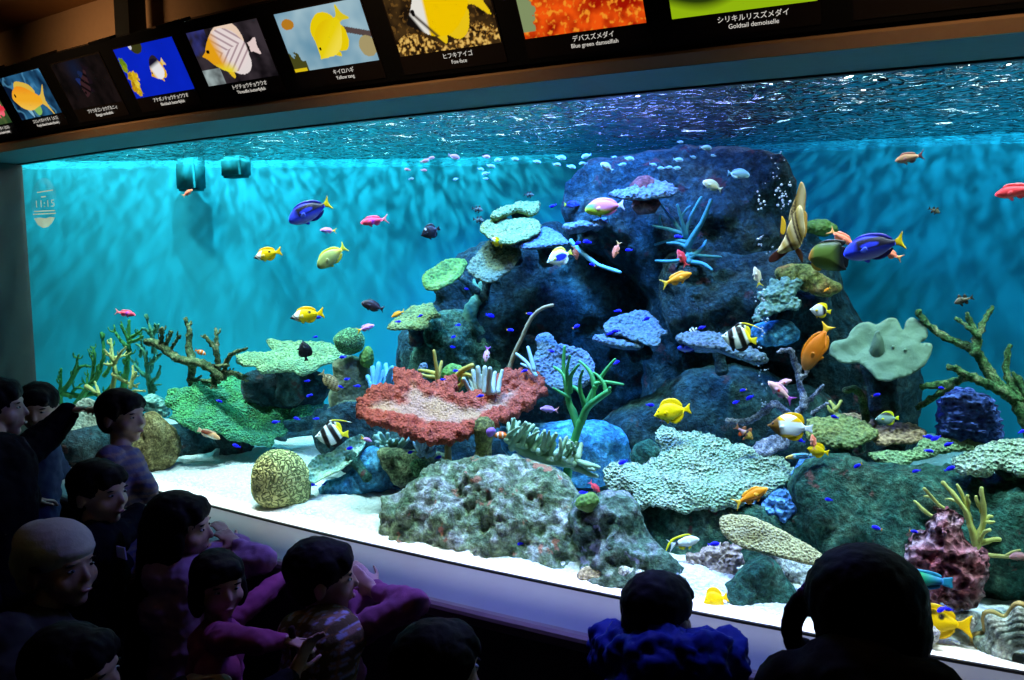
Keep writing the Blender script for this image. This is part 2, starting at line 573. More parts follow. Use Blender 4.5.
# ---- backdrop of the tank, a vertical sheet curving round the reef
BACK = [(-5.3, .06), (-4.9, .22), (-4.36, .52), (-3.75, .88), (-3.15, 1.22), (-2.57, 1.50), (-1.7, 1.74), (-.84, 1.88), (0, 2.06), (1.0, 2.15), (2.0, 2.1), (XR, 1.7), (XR, .0)]
bp = catmull(BACK, 5, closed=False)
Vb, Fb = [], []
zs = np.linspace(.55, 2.19, 12)
tgb = np.gradient(bp, axis=0); tgb /= np.linalg.norm(tgb, axis=1)[:, None]
nb = np.stack([-tgb[:, 1], tgb[:, 0]], 1) * .04
for layer in (0, 1):
    for z in zs:
        for q, w in zip(bp, nb):
            e = q + w * layer
            Vb.append((e[0], e[1], z))
nx = len(bp); nl = nx * len(zs)
for j in range(len(zs) - 1):
    for i in range(nx - 1):
        a = j * nx + i
        Fb.append((a, a + 1, a + nx + 1, a + nx)); Fb.append((nl + a + nx, nl + a + nx + 1, nl + a + 1, nl + a))
back_paint = m_plain('blue_backdrop_paint', (.012, .34, .44), .6, .3, .06, 3, .0)
struct('wall_tank_back', Vb, Fb, back_paint, True)

# ---- sand: nearly level, a little higher towards the back
def in_tank(x, y, m=0.0):
    yb = np.interp(x, bp[:, 0][:-8], bp[:, 1][:-8])
    return y < yb - m


gx = np.linspace(-5.2, XR - .02, 230); ty = np.linspace(0, 1, 60) ** 1.5
V, Fc = [], []
for j, t in enumerate(ty):
    for i, x in enumerate(gx):
        y0 = bow(x) + .075; yb = max(y0 + .05, np.interp(x, bp[:, 0][:-8], bp[:, 1][:-8]) - .01)
        y = y0 + t * (yb - y0)
        k = min(1, (y - y0) / .06)
        z = ZB + .004 + k * (.012 + .03 * noise.fractal(Vector((x * 3, y * 3, 1)), 1, 2, 3) + .012 * noise.noise(Vector((x * 25, y * 25, 3))) + .008 * noise.noise(Vector((x * 60, y * 60, 5)))) + .06 * max(0, y - .25)
        V.append((x, y, z))
n = len(gx)
for j in range(len(ty) - 1):
    for i in range(n - 1): Fc.append((j * n + i, j * n + i + 1, (j + 1) * n + i + 1, (j + 1) * n + i))
t = NT('coral_sand'); v = t.obj(); a = t.vor(v, 58); b = t.noise(v, 130, 4)
c = t.ramp(a.outputs['Distance'], [(.1, (.93, .92, .88)), (.8, (.76, .76, .73))])
t.bsdf(c.outputs[0], .9, .1, t.bump(t.math('ADD', a.outputs['Distance'], b.outputs[0]), .7, .02))
tag(obj_at('coral_sand', V, Fc, t.m), 'white coral sand spread over the tank floor', 'sand', kind='stuff')
white_seal = m_plain('white_sealing_strip', (.86, .86, .85), .6, .3, .03)
struct('trim_7', *sweep(XG, [(.004, ZB - .03), (.092, ZB - .03), (.092, ZB + .004), (.004, ZB + .004)]), white_seal)

# ---- acrylic pane
t = NT('clear_acrylic'); tr = t.n('ShaderNodeBsdfTransparent'); tr.inputs[0].default_value = (.96, .985, .985, 1)
gl = t.n('ShaderNodeBsdfGlossy'); gl.inputs['Roughness'].default_value = .02
lw = t.n('ShaderNodeLayerWeight'); lw.inputs['Blend'].default_value = .5
fr = t.math('ADD', .012, t.math('MULTIPLY', t.math('POWER', lw.outputs['Facing'], 5.0), .3))
mx = t.n('ShaderNodeMixShader'); t.l(fr, mx.inputs[0]); t.l(tr.outputs[0], mx.inputs[1]); t.l(gl.outputs[0], mx.inputs[2]); t.l(mx.outputs[0], t.out.inputs[0])
struct('window_1', *sweep(XG, [(-.004, ZB + .006), (.0, ZB + .006), (.0, ZT), (-.004, ZT)]), t.m)

# ---- rippled water surface seen from below
gx = np.linspace(-5.2, XR - .05, 420); ty = np.linspace(0, 1, 130)
def wave(x, y):
    q = Vector((x, y, 0))
    return (.010 * noise.noise(Vector((x * 5, y * 6, 2))) + .0075 * noise.noise(Vector((x * 11, y * 15, 7))) + .0035 * noise.noise(Vector((x * 26, y * 34, 12))))
V, Fc = [], []
for tt in ty:
    for x in gx:
        y0 = bow(x) + .003; yb = max(y0 + .03, np.interp(x, bp[:, 0][:-8], bp[:, 1][:-8]) + .01)
        y = y0 + tt * (yb - y0); V.append((x, y, ZW + wave(x, y)))
n = len(gx)
for j in range(len(ty) - 1):
    for i in range(n - 1): Fc.append((j * n + i, j * n + i + 1, (j + 1) * n + i + 1, (j + 1) * n + i))
t = NT('water_surface'); tr = t.n('ShaderNodeBsdfTransparent'); tr.inputs[0].default_value = (.9, .97, 1, 1)
gl = t.n('ShaderNodeBsdfGlass'); gl.inputs['IOR'].default_value = 1.17; gl.inputs['Roughness'].default_value = .0
mp = t.n('ShaderNodeMapping'); mp.inputs['Scale'].default_value = (1.0, 1.1, 1.0); t.l(t.obj(), mp.inputs['Vector'])
w1 = t.noise(mp.outputs[0], 22, 1, .5); w2 = t.noise(mp.outputs[0], 9, 1, .5)
t.l(t.bump(t.math('ADD', w1.outputs[0], t.math('MULTIPLY', w2.outputs[0], .6)), 1.0, .06), gl.inputs['Normal'])
mx = t.n('ShaderNodeMixShader'); mx.inputs[0].default_value = .72
t.l(tr.outputs[0], mx.inputs[1]); t.l(gl.outputs[0], mx.inputs[2]); t.l(mx.outputs[0], t.out.inputs[0])
struct('water_surface', V, Fc, t.m, True)

# ---- body of water: tints what lies deep
t = NT('tank_water'); va = t.n('ShaderNodeVolumeAbsorption'); va.inputs['Color'].default_value = (.12, .78, .90, 1); va.inputs['Density'].default_value = .42
vs = t.n('ShaderNodeVolumeScatter'); vs.inputs['Color'].default_value = (.25, .75, 1, 1); vs.inputs['Density'].default_value = .035
ad = t.n('ShaderNodeAddShader'); t.l(va.outputs[0], ad.inputs[0]); t.l(vs.outputs[0], ad.inputs[1]); t.l((ad if WATER_SCATTER else va).outputs[0], t.out.inputs['Volume'])
poly = [(x, bow(x) + .094) for x in np.linspace(-4.5, XR - .1, 24)] + [tuple(q) for q in (bp - nb * .3)[::-1] if q[0] > -4.5 and q[1] > .3 and q[0] < XR - .1]
m = len(poly)
V = [(x, y, .72) for x, y in poly] + [(x, y, ZW - .028) for x, y in poly]
Fc = [tuple(range(m - 1, -1, -1)), tuple(range(m, 2 * m))] + [(i, (i + 1) % m, m + (i + 1) % m, m + i) for i in range(m)]
if WATER: struct('water', V, Fc, t.m)

# ================================================================== lamps over the tank and the dim room
def area(name, loc, target, sx, sy, power, color, spread=None):
    l = bpy.data.lights.new(name, 'AREA'); l.shape = 'RECTANGLE'; l.size = sx; l.size_y = sy
    l.energy = power; l.color = color
    if spread: l.spread = R(spread)
    o = bpy.data.objects.new(name, l); COL.objects.link(o); o.location = loc
    o.rotation_euler = (Vector(target) - Vector(loc)).to_track_quat('-Z', 'Y').to_euler()
    return o


def gobo_spot(name, loc, target, power, color, cone, scale, lo=.2, hi=3.0, stretch=(1, 1)):
    """spot with a noise pattern in its emission that imitates ripple caustics"""
    l = bpy.data.lights.new(name, 'SPOT'); l.energy = power; l.color = color; l.spot_size = R(cone); l.spot_blend = .6; l.shadow_soft_size = .01
    l.use_nodes = True; nt = l.node_tree; em = nt.nodes['Emission']
    tc = nt.nodes.new('ShaderNodeTexCoord'); sep = nt.nodes.new('ShaderNodeSeparateXYZ'); nt.links.new(tc.outputs['Normal'], sep.inputs[0])
    cmb = nt.nodes.new('ShaderNodeCombineXYZ')
    for i in (0, 1):
        dv = nt.nodes.new('ShaderNodeMath'); dv.operation = 'DIVIDE'; nt.links.new(sep.outputs[i], dv.inputs[0]); nt.links.new(sep.outputs[2], dv.inputs[1])
        ml = nt.nodes.new('ShaderNodeMath'); ml.operation = 'MULTIPLY'; ml.inputs[1].default_value = stretch[i]; nt.links.new(dv.outputs[0], ml.inputs[0])
        nt.links.new(ml.outputs[0], cmb.inputs[i])
    nz = nt.nodes.new('ShaderNodeTexNoise'); nz.inputs['Scale'].default_value = scale; nz.inputs['Detail'].default_value = 2.5; nz.inputs['Distortion'].default_value = .8
    nt.links.new(cmb.outputs[0], nz.inputs['Vector'])
    mr = nt.nodes.new('ShaderNodeMapRange'); mr.inputs[1].default_value = .36; mr.inputs[2].default_value = .72; mr.inputs[3].default_value = lo; mr.inputs[4].default_value = hi; mr.interpolation_type = 'SMOOTHSTEP'
    nt.links.new(nz.outputs[0], mr.inputs[0]); nt.links.new(mr.outputs[0], em.inputs['Strength'])
    o = bpy.data.objects.new(name, l); COL.objects.link(o); o.location = loc
    o.rotation_euler = (Vector(target) - Vector(loc)).to_track_quat('-Z', 'Y').to_euler()
    return o


LAMPS()
w = bpy.data.worlds.new('world'); SC.world = w; w.use_nodes = True
w.node_tree.nodes['Background'].inputs[0].default_value = (.01, .012, .015, 1); w.node_tree.nodes['Background'].inputs[1].default_value = .02
SC.view_settings.view_transform = 'Standard'; SC.view_settings.look = 'None'; SC.view_settings.gamma = 1; SC.view_settings.use_curve_mapping = False
SC.view_settings.exposure = 0.0
cy = SC.cycles
cy.max_bounces = 8; cy.diffuse_bounces = 3; cy.glossy_bounces = 4; cy.transmission_bounces = 6; cy.transparent_max_bounces = 16; cy.volume_bounces = 0
cy.sample_clamp_indirect = 4.0; cy.caustics_reflective = False; cy.caustics_refractive = False
cy.use_denoising = True
# ================================================================== the reef
def thing(name, label, cat, V, Fc, mat, group=None, col=None, origin=None):
    return tag(obj_at(name, V, Fc, mat, origin, col), label, cat, group)


def rock(name, label, px, d, thick, mat, cat='rock', **kw):
    V, Fc = boulder(px, d, thick, **kw)
    return thing(name, label, cat, V, Fc, mat)


def stalk(parent, top, bot, r, mat, d, knob=.004, name='stalk', dd=0.0):
    a = P(top[0], top[1], d + dd); b = P(bot[0], bot[1], d + dd); m = mpp(a)
    V, Fc = tube([b, (a + b) / 2, a], [r * m * .95, r * m * .8, r * m * 1.15], 14, 5, knob, 50)
    return child(name, V, Fc, mat, parent)


def coral_plate(name, label, px, d, mat, stem=None, stem_mat=None, cat='coral', colf=None, dd=.05, **kw):
    V, Fc, k = plate(px, d, **kw)
    col = colf(V, k) if colf else None
    o = thing(name, label, cat, V, Fc, mat, col=col)
    if stem: stalk(o, stem[0], stem[1], stem[2], stem_mat or mat, d, dd=dd)
    return o


def branching(name, label, lst, d, mat, cat='coral', **kw):
    V, Fc = branches(lst, d, **kw)
    return thing(name, label, cat, V, Fc, mat)


# ---- stone and coral finishes
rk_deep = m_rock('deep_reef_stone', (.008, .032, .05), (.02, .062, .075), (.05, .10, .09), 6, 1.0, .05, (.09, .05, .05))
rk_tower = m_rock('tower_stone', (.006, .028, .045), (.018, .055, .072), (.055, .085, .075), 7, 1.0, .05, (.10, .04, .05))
rk_front = m_rock('encrusted_stone', (.07, .14, .06), (.20, .27, .15), (.50, .52, .50), 9, 1.0, .03, (.42, .18, .11))
rk_side = m_rock('mossy_stone', (.04, .10, .07), (.11, .19, .13), (.36, .38, .44), 9, 1.0, .03, (.34, .34, .55))
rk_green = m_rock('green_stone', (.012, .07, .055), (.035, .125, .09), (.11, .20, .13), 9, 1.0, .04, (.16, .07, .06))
rk_bluelit = m_rock('blue_lit_stone', (.03, .17, .36), (.06, .28, .50), (.16, .44, .60), 7, .8, .03)  # blue lamp light put into the stone colour
rk_white = m_rock('bleached_rubble', (.55, .55, .50), (.72, .72, .70), (.85, .85, .82), 20, .8, .02)
rk_tan = m_rock('tan_boulder_coral', (.12, .085, .03), (.30, .23, .09), (.52, .42, .20), 22, 1.0, .02)
c_green = m_polyp('green_acropora', (.09, .38, .13), (.015, .10, .045), 110, 1.0, .012, (.06, .27, .15))
c_table = m_polyp('pale_green_acropora', (.30, .46, .21), (.07, .15, .07), 105, 1.0, .01, (.20, .34, .18))
c_yelgreen = m_polyp('olive_plate_coral', (.27, .30, .10), (.06, .08, .03), 95, .9, .008, (.18, .25, .09))
c_moss = m_polyp('moss_green_plate', (.10, .23, .04), (.03, .075, .02), 80, .8, .006, (.15, .27, .06))
c_olive = m_polyp('grey_olive_plate', (.14, .18, .10), (.035, .055, .04), 95, .8, .006, (.10, .15, .10))
c_cream = m_polyp('cream_plate_coral', (.60, .52, .26), (.24, .19, .08), 150, .9, .007)
c_grey = m_polyp('grey_fan_coral', (.46, .44, .33), (.20, .20, .16), 85, .9, .006, (.36, .36, .28))
c_white = m_polyp('white_green_acropora', (.44, .56, .42), (.11, .22, .14), 105, 1.0, .015, (.30, .47, .31))
c_blueplate = m_polyp('blue_grey_plate', (.13, .18, .29), (.025, .05, .11), 85, .9, .008, (.10, .16, .20))
c_teal = m_polyp('teal_plate_coral', (.24, .46, .38), (.07, .20, .18), 75, .9, .008, (.42, .56, .34))
c_brown = m_polyp('brown_plate_coral', (.46, .30, .17), (.18, .11, .07), 85, .9, .008)
c_purple = m_polyp('brown_purple_acropora', (.50, .38, .38), (.10, .055, .07), 70, 1.0, .012, (.42, .30, .24))
c_stag = m_plain('green_staghorn', (.055, .22, .055), .75, .2, .6, 60, .9, .008)
c_stagy = m_plain('yellow_staghorn', (.48, .44, .15), .75, .2, .4, 60, .9, .008)
c_stagb = m_plain('teal_staghorn', (.08, .27, .15), .75, .2, .6, 60, .9, .008)
c_dead = m_rock('encrusted_branch', (.04, .075, .03), (.12, .17, .07), (.34, .34, .16), 26, 1.0, .014, (.42, .26, .16))
c_deadg = m_rock('mossy_branch', (.03, .11, .04), (.09, .23, .08), (.27, .33, .17), 28, 1.0, .016)
c_vivid = m_plain('vivid_green_coral', (.05, .32, .10), .6, .3, .3, 40, .3, .004)
c_finger = m_plain('mint_finger_coral', (.30, .46, .30), .7, .25, .25, 60, .6, .006)
c_fingergrey = m_plain('grey_finger_coral', (.40, .47, .42), .7, .25, .25, 60, .6, .006)
c_blue = m_plain('blue_branch_coral', (.14, .42, .78), .65, .25, .25, 60, .5, .006)
c_bluedeep = m_plain('deep_blue_branch_coral', (.06, .27, .34), .65, .25, .3, 60, .5, .006)
c_yellow = m_plain('mustard_branch_coral', (.46, .34, .07), .65, .25, .25, 40, .4, .005)
c_yel2 = m_plain('lemon_finger_coral', (.60, .58, .16), .65, .25, .25, 40, .5, .006)
c_lav = m_rock('lavender_branch', (.10, .12, .18), (.26, .27, .38), (.55, .50, .62), 30, 1.0, .01)
c_leather = m_plain('sage_leather_coral', (.14, .25, .18), .7, .25, .18, 9, .5, .02)
c_column = m_plain('olive_column_coral', (.17, .18, .11), .8, .2, .4, 14, .8, .03)
c_brain = m_brain('yellow_brain_coral', (.60, .62, .25), (.14, .17, .06), 70, 5)
c_brain2 = m_brain('green_brain_coral', (.16, .38, .15), (.05, .14, .06), 95, 5)
c_honey = m_polyp('blue_honeycomb_sponge', (.16, .26, .72), (.02, .03, .16), 24, 1.0, .03)
c_whip = m_plain('tan_whip_coral', (.34, .27, .17), .7, .2, .3, 60, .4)

# ---- far rock behind everything
rock('reef_rock', 'tall dark rock tower at the back below the bubbles, reaching the water surface',
     [(563, 200), (569, 181), (583, 168), (600, 158), (640, 150), (700, 146), (755, 148), (782, 155), (797, 186), (802, 215), (824, 238), (838, 270), (846, 293), (860, 318), (880, 335), (915, 352), (923, 380), (918, 424), (900, 470), (800, 500), (690, 490), (650, 470), (640, 400), (645, 300), (610, 262), (566, 232)],
     1.25, .24, rk_tower, step=.028, amp=.07, scale=5, seed=3, edge=.02, amp2=.012, scale2=24, power=.35)
rock('reef_rock', 'dark blue rock mass at the back carrying a fan of olive plates',
     [(434, 300), (436, 276), (455, 258), (480, 244), (510, 232), (545, 222), (575, 226), (610, 240), (640, 260), (654, 300), (660, 400), (650, 470), (600, 470), (500, 455), (420, 440), (398, 410), (396, 380), (399, 338), (412, 327)],
     1.12, .2, rk_deep, step=.028, amp=.06, scale=5, seed=9, edge=.02, amp2=.012, scale2=24, power=.35)
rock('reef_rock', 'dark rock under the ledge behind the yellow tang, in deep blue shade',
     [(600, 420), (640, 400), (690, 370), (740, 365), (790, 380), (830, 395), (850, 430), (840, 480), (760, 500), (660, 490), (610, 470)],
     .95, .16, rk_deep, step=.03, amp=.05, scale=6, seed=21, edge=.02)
rock('reef_rock', 'knobbly green rock slope at the foot of the dark mass, under small blue damselfish',
     [(431, 318), (445, 311), (470, 312), (490, 325), (505, 340), (520, 365), (520, 395), (480, 420), (430, 410), (405, 385), (415, 345)],
     .86, .10, m_rock('knobbly_green_stone', (.04, .12, .09), (.10, .24, .17), (.22, .38, .26), 12, 1.0, .04), step=.016, amp=.03, scale=14, seed=5, lump=.03, lump_scale=22)
rock('reef_rock', 'dark rock column beneath the small olive plate by open blue water',
     [(402, 328), (430, 326), (436, 345), (434, 385), (420, 400), (398, 398), (396, 360)], .88, .07, rk_deep, amp=.03, seed=31)
rock('reef_rock', 'grey green cliff face on which the leaf coral and red specks grow',
     [(662, 262), (690, 250), (740, 255), (800, 250), (826, 272), (832, 300), (826, 345), (790, 366), (740, 352), (690, 345), (664, 320)],
     1.0, .1, rk_tower, step=.02, amp=.05, scale=8, seed=12, amp2=.01, scale2=30)
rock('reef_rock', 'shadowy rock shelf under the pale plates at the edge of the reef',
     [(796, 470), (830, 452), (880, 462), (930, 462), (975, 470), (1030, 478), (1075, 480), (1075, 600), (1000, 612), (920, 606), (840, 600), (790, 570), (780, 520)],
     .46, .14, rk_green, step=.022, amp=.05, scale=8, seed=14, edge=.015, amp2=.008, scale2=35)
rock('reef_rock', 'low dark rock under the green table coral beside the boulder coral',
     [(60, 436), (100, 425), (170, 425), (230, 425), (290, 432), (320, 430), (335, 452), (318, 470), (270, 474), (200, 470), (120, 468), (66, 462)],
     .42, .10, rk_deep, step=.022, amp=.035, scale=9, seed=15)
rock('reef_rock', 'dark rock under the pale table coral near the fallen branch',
     [(245, 374), (270, 368), (310, 371), (328, 378), (326, 398), (306, 412), (270, 408), (244, 398)], .56, .06, rk_deep, amp=.02, seed=16)  # dark stone colour stands for the shadow under the table coral

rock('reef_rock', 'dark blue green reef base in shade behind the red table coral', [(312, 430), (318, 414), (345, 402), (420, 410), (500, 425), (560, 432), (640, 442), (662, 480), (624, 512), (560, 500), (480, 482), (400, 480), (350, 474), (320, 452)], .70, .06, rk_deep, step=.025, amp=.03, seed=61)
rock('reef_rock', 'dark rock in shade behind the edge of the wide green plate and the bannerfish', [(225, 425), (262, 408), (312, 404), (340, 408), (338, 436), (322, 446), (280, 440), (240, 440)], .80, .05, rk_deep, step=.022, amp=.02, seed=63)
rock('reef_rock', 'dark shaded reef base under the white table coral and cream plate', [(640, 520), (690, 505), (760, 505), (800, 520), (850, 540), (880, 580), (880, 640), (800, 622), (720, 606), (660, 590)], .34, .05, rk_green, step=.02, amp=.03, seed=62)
# ---- middle ground stones
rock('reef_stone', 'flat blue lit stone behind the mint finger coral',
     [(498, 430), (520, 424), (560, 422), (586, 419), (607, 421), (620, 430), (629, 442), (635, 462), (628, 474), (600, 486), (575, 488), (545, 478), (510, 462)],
     .62, .12, rk_bluelit, amp=.025, scale=10, seed=4, amp2=.006, scale2=40)
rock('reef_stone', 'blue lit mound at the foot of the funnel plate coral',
     [(352, 470), (362, 452), (372, 444), (384, 452), (392, 470), (402, 488), (370, 494), (330, 498), (318, 492), (330, 480)], .28, .06, rk_bluelit, amp=.02, scale=12, seed=6)
rock('reef_stone', 'olive crusted stone left of the big mottled boulder, with a small round brain coral',
     [(378, 452), (395, 447), (420, 452), (445, 452), (452, 470), (440, 488), (410, 494), (396, 484), (384, 468)], .36, .07, m_rock('olive_crust', (.10, .15, .07), (.24, .30, .15), (.42, .44, .22), 18, 1.0, .03), amp=.025, scale=16, seed=7, lump=.012, lump_scale=40)
rock('reef_stone', 'dark green stone in the gap between the blue lit stone and the white table coral',
     [(632, 452), (645, 440), (658, 444), (664, 470), (650, 480), (636, 474)], .62, .05, rk_green, amp=.015, seed=8)
rock('reef_boulder', 'big mottled boulder against the glass under the red table coral',
     [(380, 540), (381, 528), (384, 501), (391, 495), (406, 492), (413, 484), (433, 470), (453, 461), (479, 457), (517, 457), (543, 463), (566, 475), (578, 492), (592, 520), (602, 560), (618, 620), (560, 612), (480, 590), (420, 570), (384, 560)],
     .085, .10, rk_front, tilt=30, turn=-24, step=.0095, amp=.04, scale=9, seed=2, edge=.008, amp2=.012, scale2=38, power=.4)
rock('reef_boulder', 'boulder with lilac crust beneath the edge of the white table coral',
     [(573, 496), (597, 494), (616, 490), (634, 496), (642, 520), (658, 545), (682, 566), (704, 590), (706, 634), (640, 628), (590, 610), (582, 560), (576, 525)],
     .09, .09, rk_side, tilt=28, turn=-15, power=.55, step=.0095, amp=.055, scale=9, seed=11, edge=.008, amp2=.01, scale2=40)
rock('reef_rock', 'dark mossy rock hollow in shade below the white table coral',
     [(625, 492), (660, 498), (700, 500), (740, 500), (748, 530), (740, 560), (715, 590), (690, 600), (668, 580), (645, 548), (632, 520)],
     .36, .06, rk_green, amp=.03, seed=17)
rock('reef_boulder', 'smooth green boulder by the glass beneath the cream plate coral',
     [(694, 606), (700, 596), (724, 584), (739, 572), (752, 560), (768, 557), (781, 568), (791, 584), (801, 606), (802, 622), (760, 616)],
     .09, .07, rk_green, step=.009, amp=.025, scale=10, seed=18, amp2=.006, scale2=45)
rock('bleached_rock', 'bleached white lump of rubble under the tip of the cream plate coral',
     [(768, 560), (784, 556), (812, 562), (828, 572), (836, 596), (820, 616), (798, 612), (786, 586)], .26, .05, rk_white, amp=.02, scale=20, seed=19, lump=.012)
rock('bleached_rock', 'white stone at the foot of the red sponge next to the giant clam',
     [(956, 612), (966, 609), (976, 611), (979, 620), (970, 628), (956, 627), (950, 620)], .10, .03, rk_white, amp=.01, scale=20, seed=20)
for i, (x, y, r, lab) in enumerate([(598, 576, 17, 'sandy tan rubble stone by the glass at the foot of the mottled boulder'), (622, 574, 11, 'white rubble lump with a pointed top beside the tan rubble stone'),
                                    (637, 578, 12, 'white rubble lump just behind the head of the boy in blue'), (610, 581, 8, 'small white rubble lump between the tan stone and the glass'), (931, 634, 10, 'flat white rubble piece under the yellow foxface by the sponge')]):
    rs = random.Random(i)
    px = [(x + r * 1.1 * math.cos(a) * rs.uniform(.75, 1.1), y + r * .7 * math.sin(a) * rs.uniform(.7, 1.15)) for a in np.linspace(0, 6.28, 11)[:-1]]
    rock('coral_rubble', lab, px, .0 + .008 * i, .02, rk_white if i else m_rock('tan_rubble', (.4, .34, .2), (.55, .47, .3), (.66, .58, .4), 20), amp=.01, scale=25, seed=40 + i, lump=.012, lump_scale=45)

# ---- left group
branching('staghorn_coral', 'green staghorn thicket with upright thin branches at the far end', [
    ([(60, 408), (60.5, 385.5), (61, 369)], 2.6, 1.2), ([(60, 396), (71, 380.6), (76.7, 371), (82.4, 366), (90.5, 367)], 2.8, 1.1), ([(71, 380), (75, 368), (79, 354.7)], 2, 1),
    ([(76, 404), (88.8, 387), (97, 377), (101.8, 364.4), (104, 353), (101.8, 333)], 3.2, 1.4), ([(91, 384), (93.7, 363), (89.6, 355)], 2.4, 1), ([(93.7, 366), (95, 355), (93, 347)], 2, .9),
    ([(121, 400), (124, 385), (126.9, 367.7), (128.5, 346.6), (129.3, 320.7)], 4.2, 1.5), ([(128.5, 340), (124, 331), (121, 325)], 2.2, 1), ([(129, 342), (137, 340), (143, 336)], 2.2, 1), ([(130, 338), (137, 334), (142.5, 329)], 2.2, 1),
    ([(127, 347), (119, 338), (114, 330)], 2.4, 1.1), ([(126, 360), (130, 354), (131, 350)], 2, 1), ([(63, 394), (80, 396), (96, 394), (108, 402)], 3, 2), ([(80, 402), (86, 390), (88, 374)], 2, 1), ([(70, 398), (76, 388), (86, 390)], 2, 1),
    ([(100, 398), (112, 385), (120, 372)], 2.6, 1.2), ([(104, 376), (110, 366), (112, 352), (109, 340)], 2.4, 1)], .40, c_stag, knob=.006, knob_scale=95, seed=1, sub=6, twigs=4, twig_len=7)
branching('staghorn_coral', 'yellow staghorn sprig in front of the green thicket', [
    ([(110, 400), (114.7, 374), (113, 358), (110.7, 339)], 3, 1.1), ([(114.7, 362), (110, 356), (104.5, 350)], 2.2, 1), ([(114.7, 363), (120, 354), (126, 347)], 2.2, 1), ([(115, 358), (121, 356), (126.5, 355.5)], 2, 1), ([(113, 365), (108, 364.5), (104, 364)], 2, 1),
    ([(113, 374), (124, 381), (137, 387)], 2.6, 1.3), ([(130, 388), (133, 377), (132.5, 366)], 2.4, 1), ([(133, 379), (135.5, 376), (136.5, 372)], 1.8, .9), ([(86, 386), (95, 392), (104, 398)], 2.4, 1.2), ([(99, 394), (97, 388), (95, 382)], 2, 1), ([(126, 392), (136, 391), (145, 391)], 2, 1)], .30, c_stagy, knob=.006, knob_scale=95, seed=2, sub=6, twigs=2, twig_len=5)
branching('staghorn_coral', 'teal staghorn branches between the green thicket and the fallen branch', [
    ([(152, 394), (149, 380), (147, 366), (143.9, 351.5), (137, 344)], 3.4, 1.3), ([(147, 366), (154, 360), (161, 354)], 2.6, 1.2), ([(146, 376), (139, 370), (133, 362)], 2.6, 1.2), ([(148, 384), (154, 386), (156, 390)], 2.4, 1.2), ([(154, 352), (153.6, 343), (151.5, 332), (145.5, 315)], 3, 1.2),
    ([(152.5, 334), (157, 329), (159, 324.5)], 2.4, 1.2), ([(152, 336), (148, 332), (144, 329)], 2, 1), ([(140, 356), (142, 350), (141, 340)], 2, 1), ([(150, 384), (158, 376), (160, 366)], 2.6, 1.2), ([(150, 372), (153, 362), (158, 357)], 2, 1)], .38, c_stagb, knob=.010, knob_scale=95, seed=3, sub=6, twigs=4, twig_len=6)
branching('fallen_coral_branch', 'thick brown fallen branch crusted with knobs, arching over the green plate', [
    ([(147, 341.8), (156.8, 343.4), (166.5, 349.9), (175, 357), (187.5, 361.5), (200.5, 363), (211, 368), (222, 377)], 4.2, 4.4), ([(192.7, 362), (189, 346), (189.4, 330.5), (185.4, 319)], 4.6, 2), ([(192.7, 364), (191.5, 374), (190.5, 383)], 4.4, 3.4),
    ([(218, 370), (217, 356), (212, 345), (204.5, 336)], 3, 1.6), ([(216.5, 352), (216.4, 341), (216, 329)], 2.6, 1.8), ([(224, 372), (228.5, 358), (236, 352), (246, 348.5)], 3, 1.6), ([(208, 365.5), (218, 366), (228.5, 365)], 2.6, 1.6), ([(214, 368), (213, 376), (215, 386)], 3.2, 2.6),
    ([(218, 379), (226, 374), (235, 373), (241, 375)], 2.8, 1.6), ([(234, 373), (240, 378), (247, 381)], 2.4, 1.4), ([(189, 378.5), (203, 381), (219, 382)], 2.6, 1.8), ([(161, 346), (161.7, 338), (161.5, 328.5)], 2.8, 1.8), ([(164, 347), (168, 340), (172, 332)], 2.6, 1.6), ([(169, 352), (174, 344), (180, 336.5)], 2.4, 1.3)],
    .34, c_dead, knob=.012, knob_scale=80, seed=4, sub=6, seg=10, twigs=3, twig_len=5.5)
coral_plate('table_coral', 'pale green table coral with ragged edge, third tier above the dark rock', [
    (235.5, 358), (246, 354.5), (258, 352.6), (267, 353), (273, 349.5), (266, 343), (271, 341), (280, 342.5), (300, 342), (327, 342.6), (337, 347), (350, 351.5), (344, 358), (335, 361.5), (322, 366), (313, 370), (304, 375), (292, 372.5), (276, 371.5), (264, 373), (257, 371), (256, 367.5), (247, 368), (239.6, 365)],
    .50, c_table, ((292, 366), (290, 396), 17), rk_deep, tilt=62, thick=.010, edge=.012, edge_scale=30, amp=.012, lump=.008, lump_scale=55, seed=3, smooth=2)
coral_plate('plate_coral', 'wide bright green plate coral with ruffled lobes, below the fallen branch', [
    (163, 401), (169, 391), (180, 388.5), (190, 388), (203, 383), (222, 379), (245, 380), (258, 388), (268, 398), (283, 396), (298, 391), (313, 388.5), (324, 390), (325, 402), (316, 411), (306, 416.5), (292, 418), (283, 421), (281, 427), (288, 432), (283, 437.5), (276, 438), (275, 443), (268, 446), (255, 445), (241, 441.5), (228, 438), (216, 433), (204, 432), (190, 429), (178, 425), (170, 420), (174, 411)],
    .40, c_green, ((235, 432), (238, 458), 20), rk_deep, tilt=52, thick=.012, edge=.012, edge_scale=30, amp=.022, lump=.012, lump_scale=48, seed=5, smooth=2, step=.011)
coral_plate('fan_coral', 'pale grey fan shaped coral seen past the pointing hand', [
    (68, 419), (66, 434), (73, 446), (81, 452), (88, 457), (94, 456), (101, 446), (107, 435), (104, 424), (98, 410), (95, 402), (87, 398), (79, 401), (72, 410)], .20, c_grey, ((86, 440), (80, 470), 7), rk_green, tilt=22, dish=.02, thick=.01, edge=.004, amp=.006, lump=.004, seed=6)
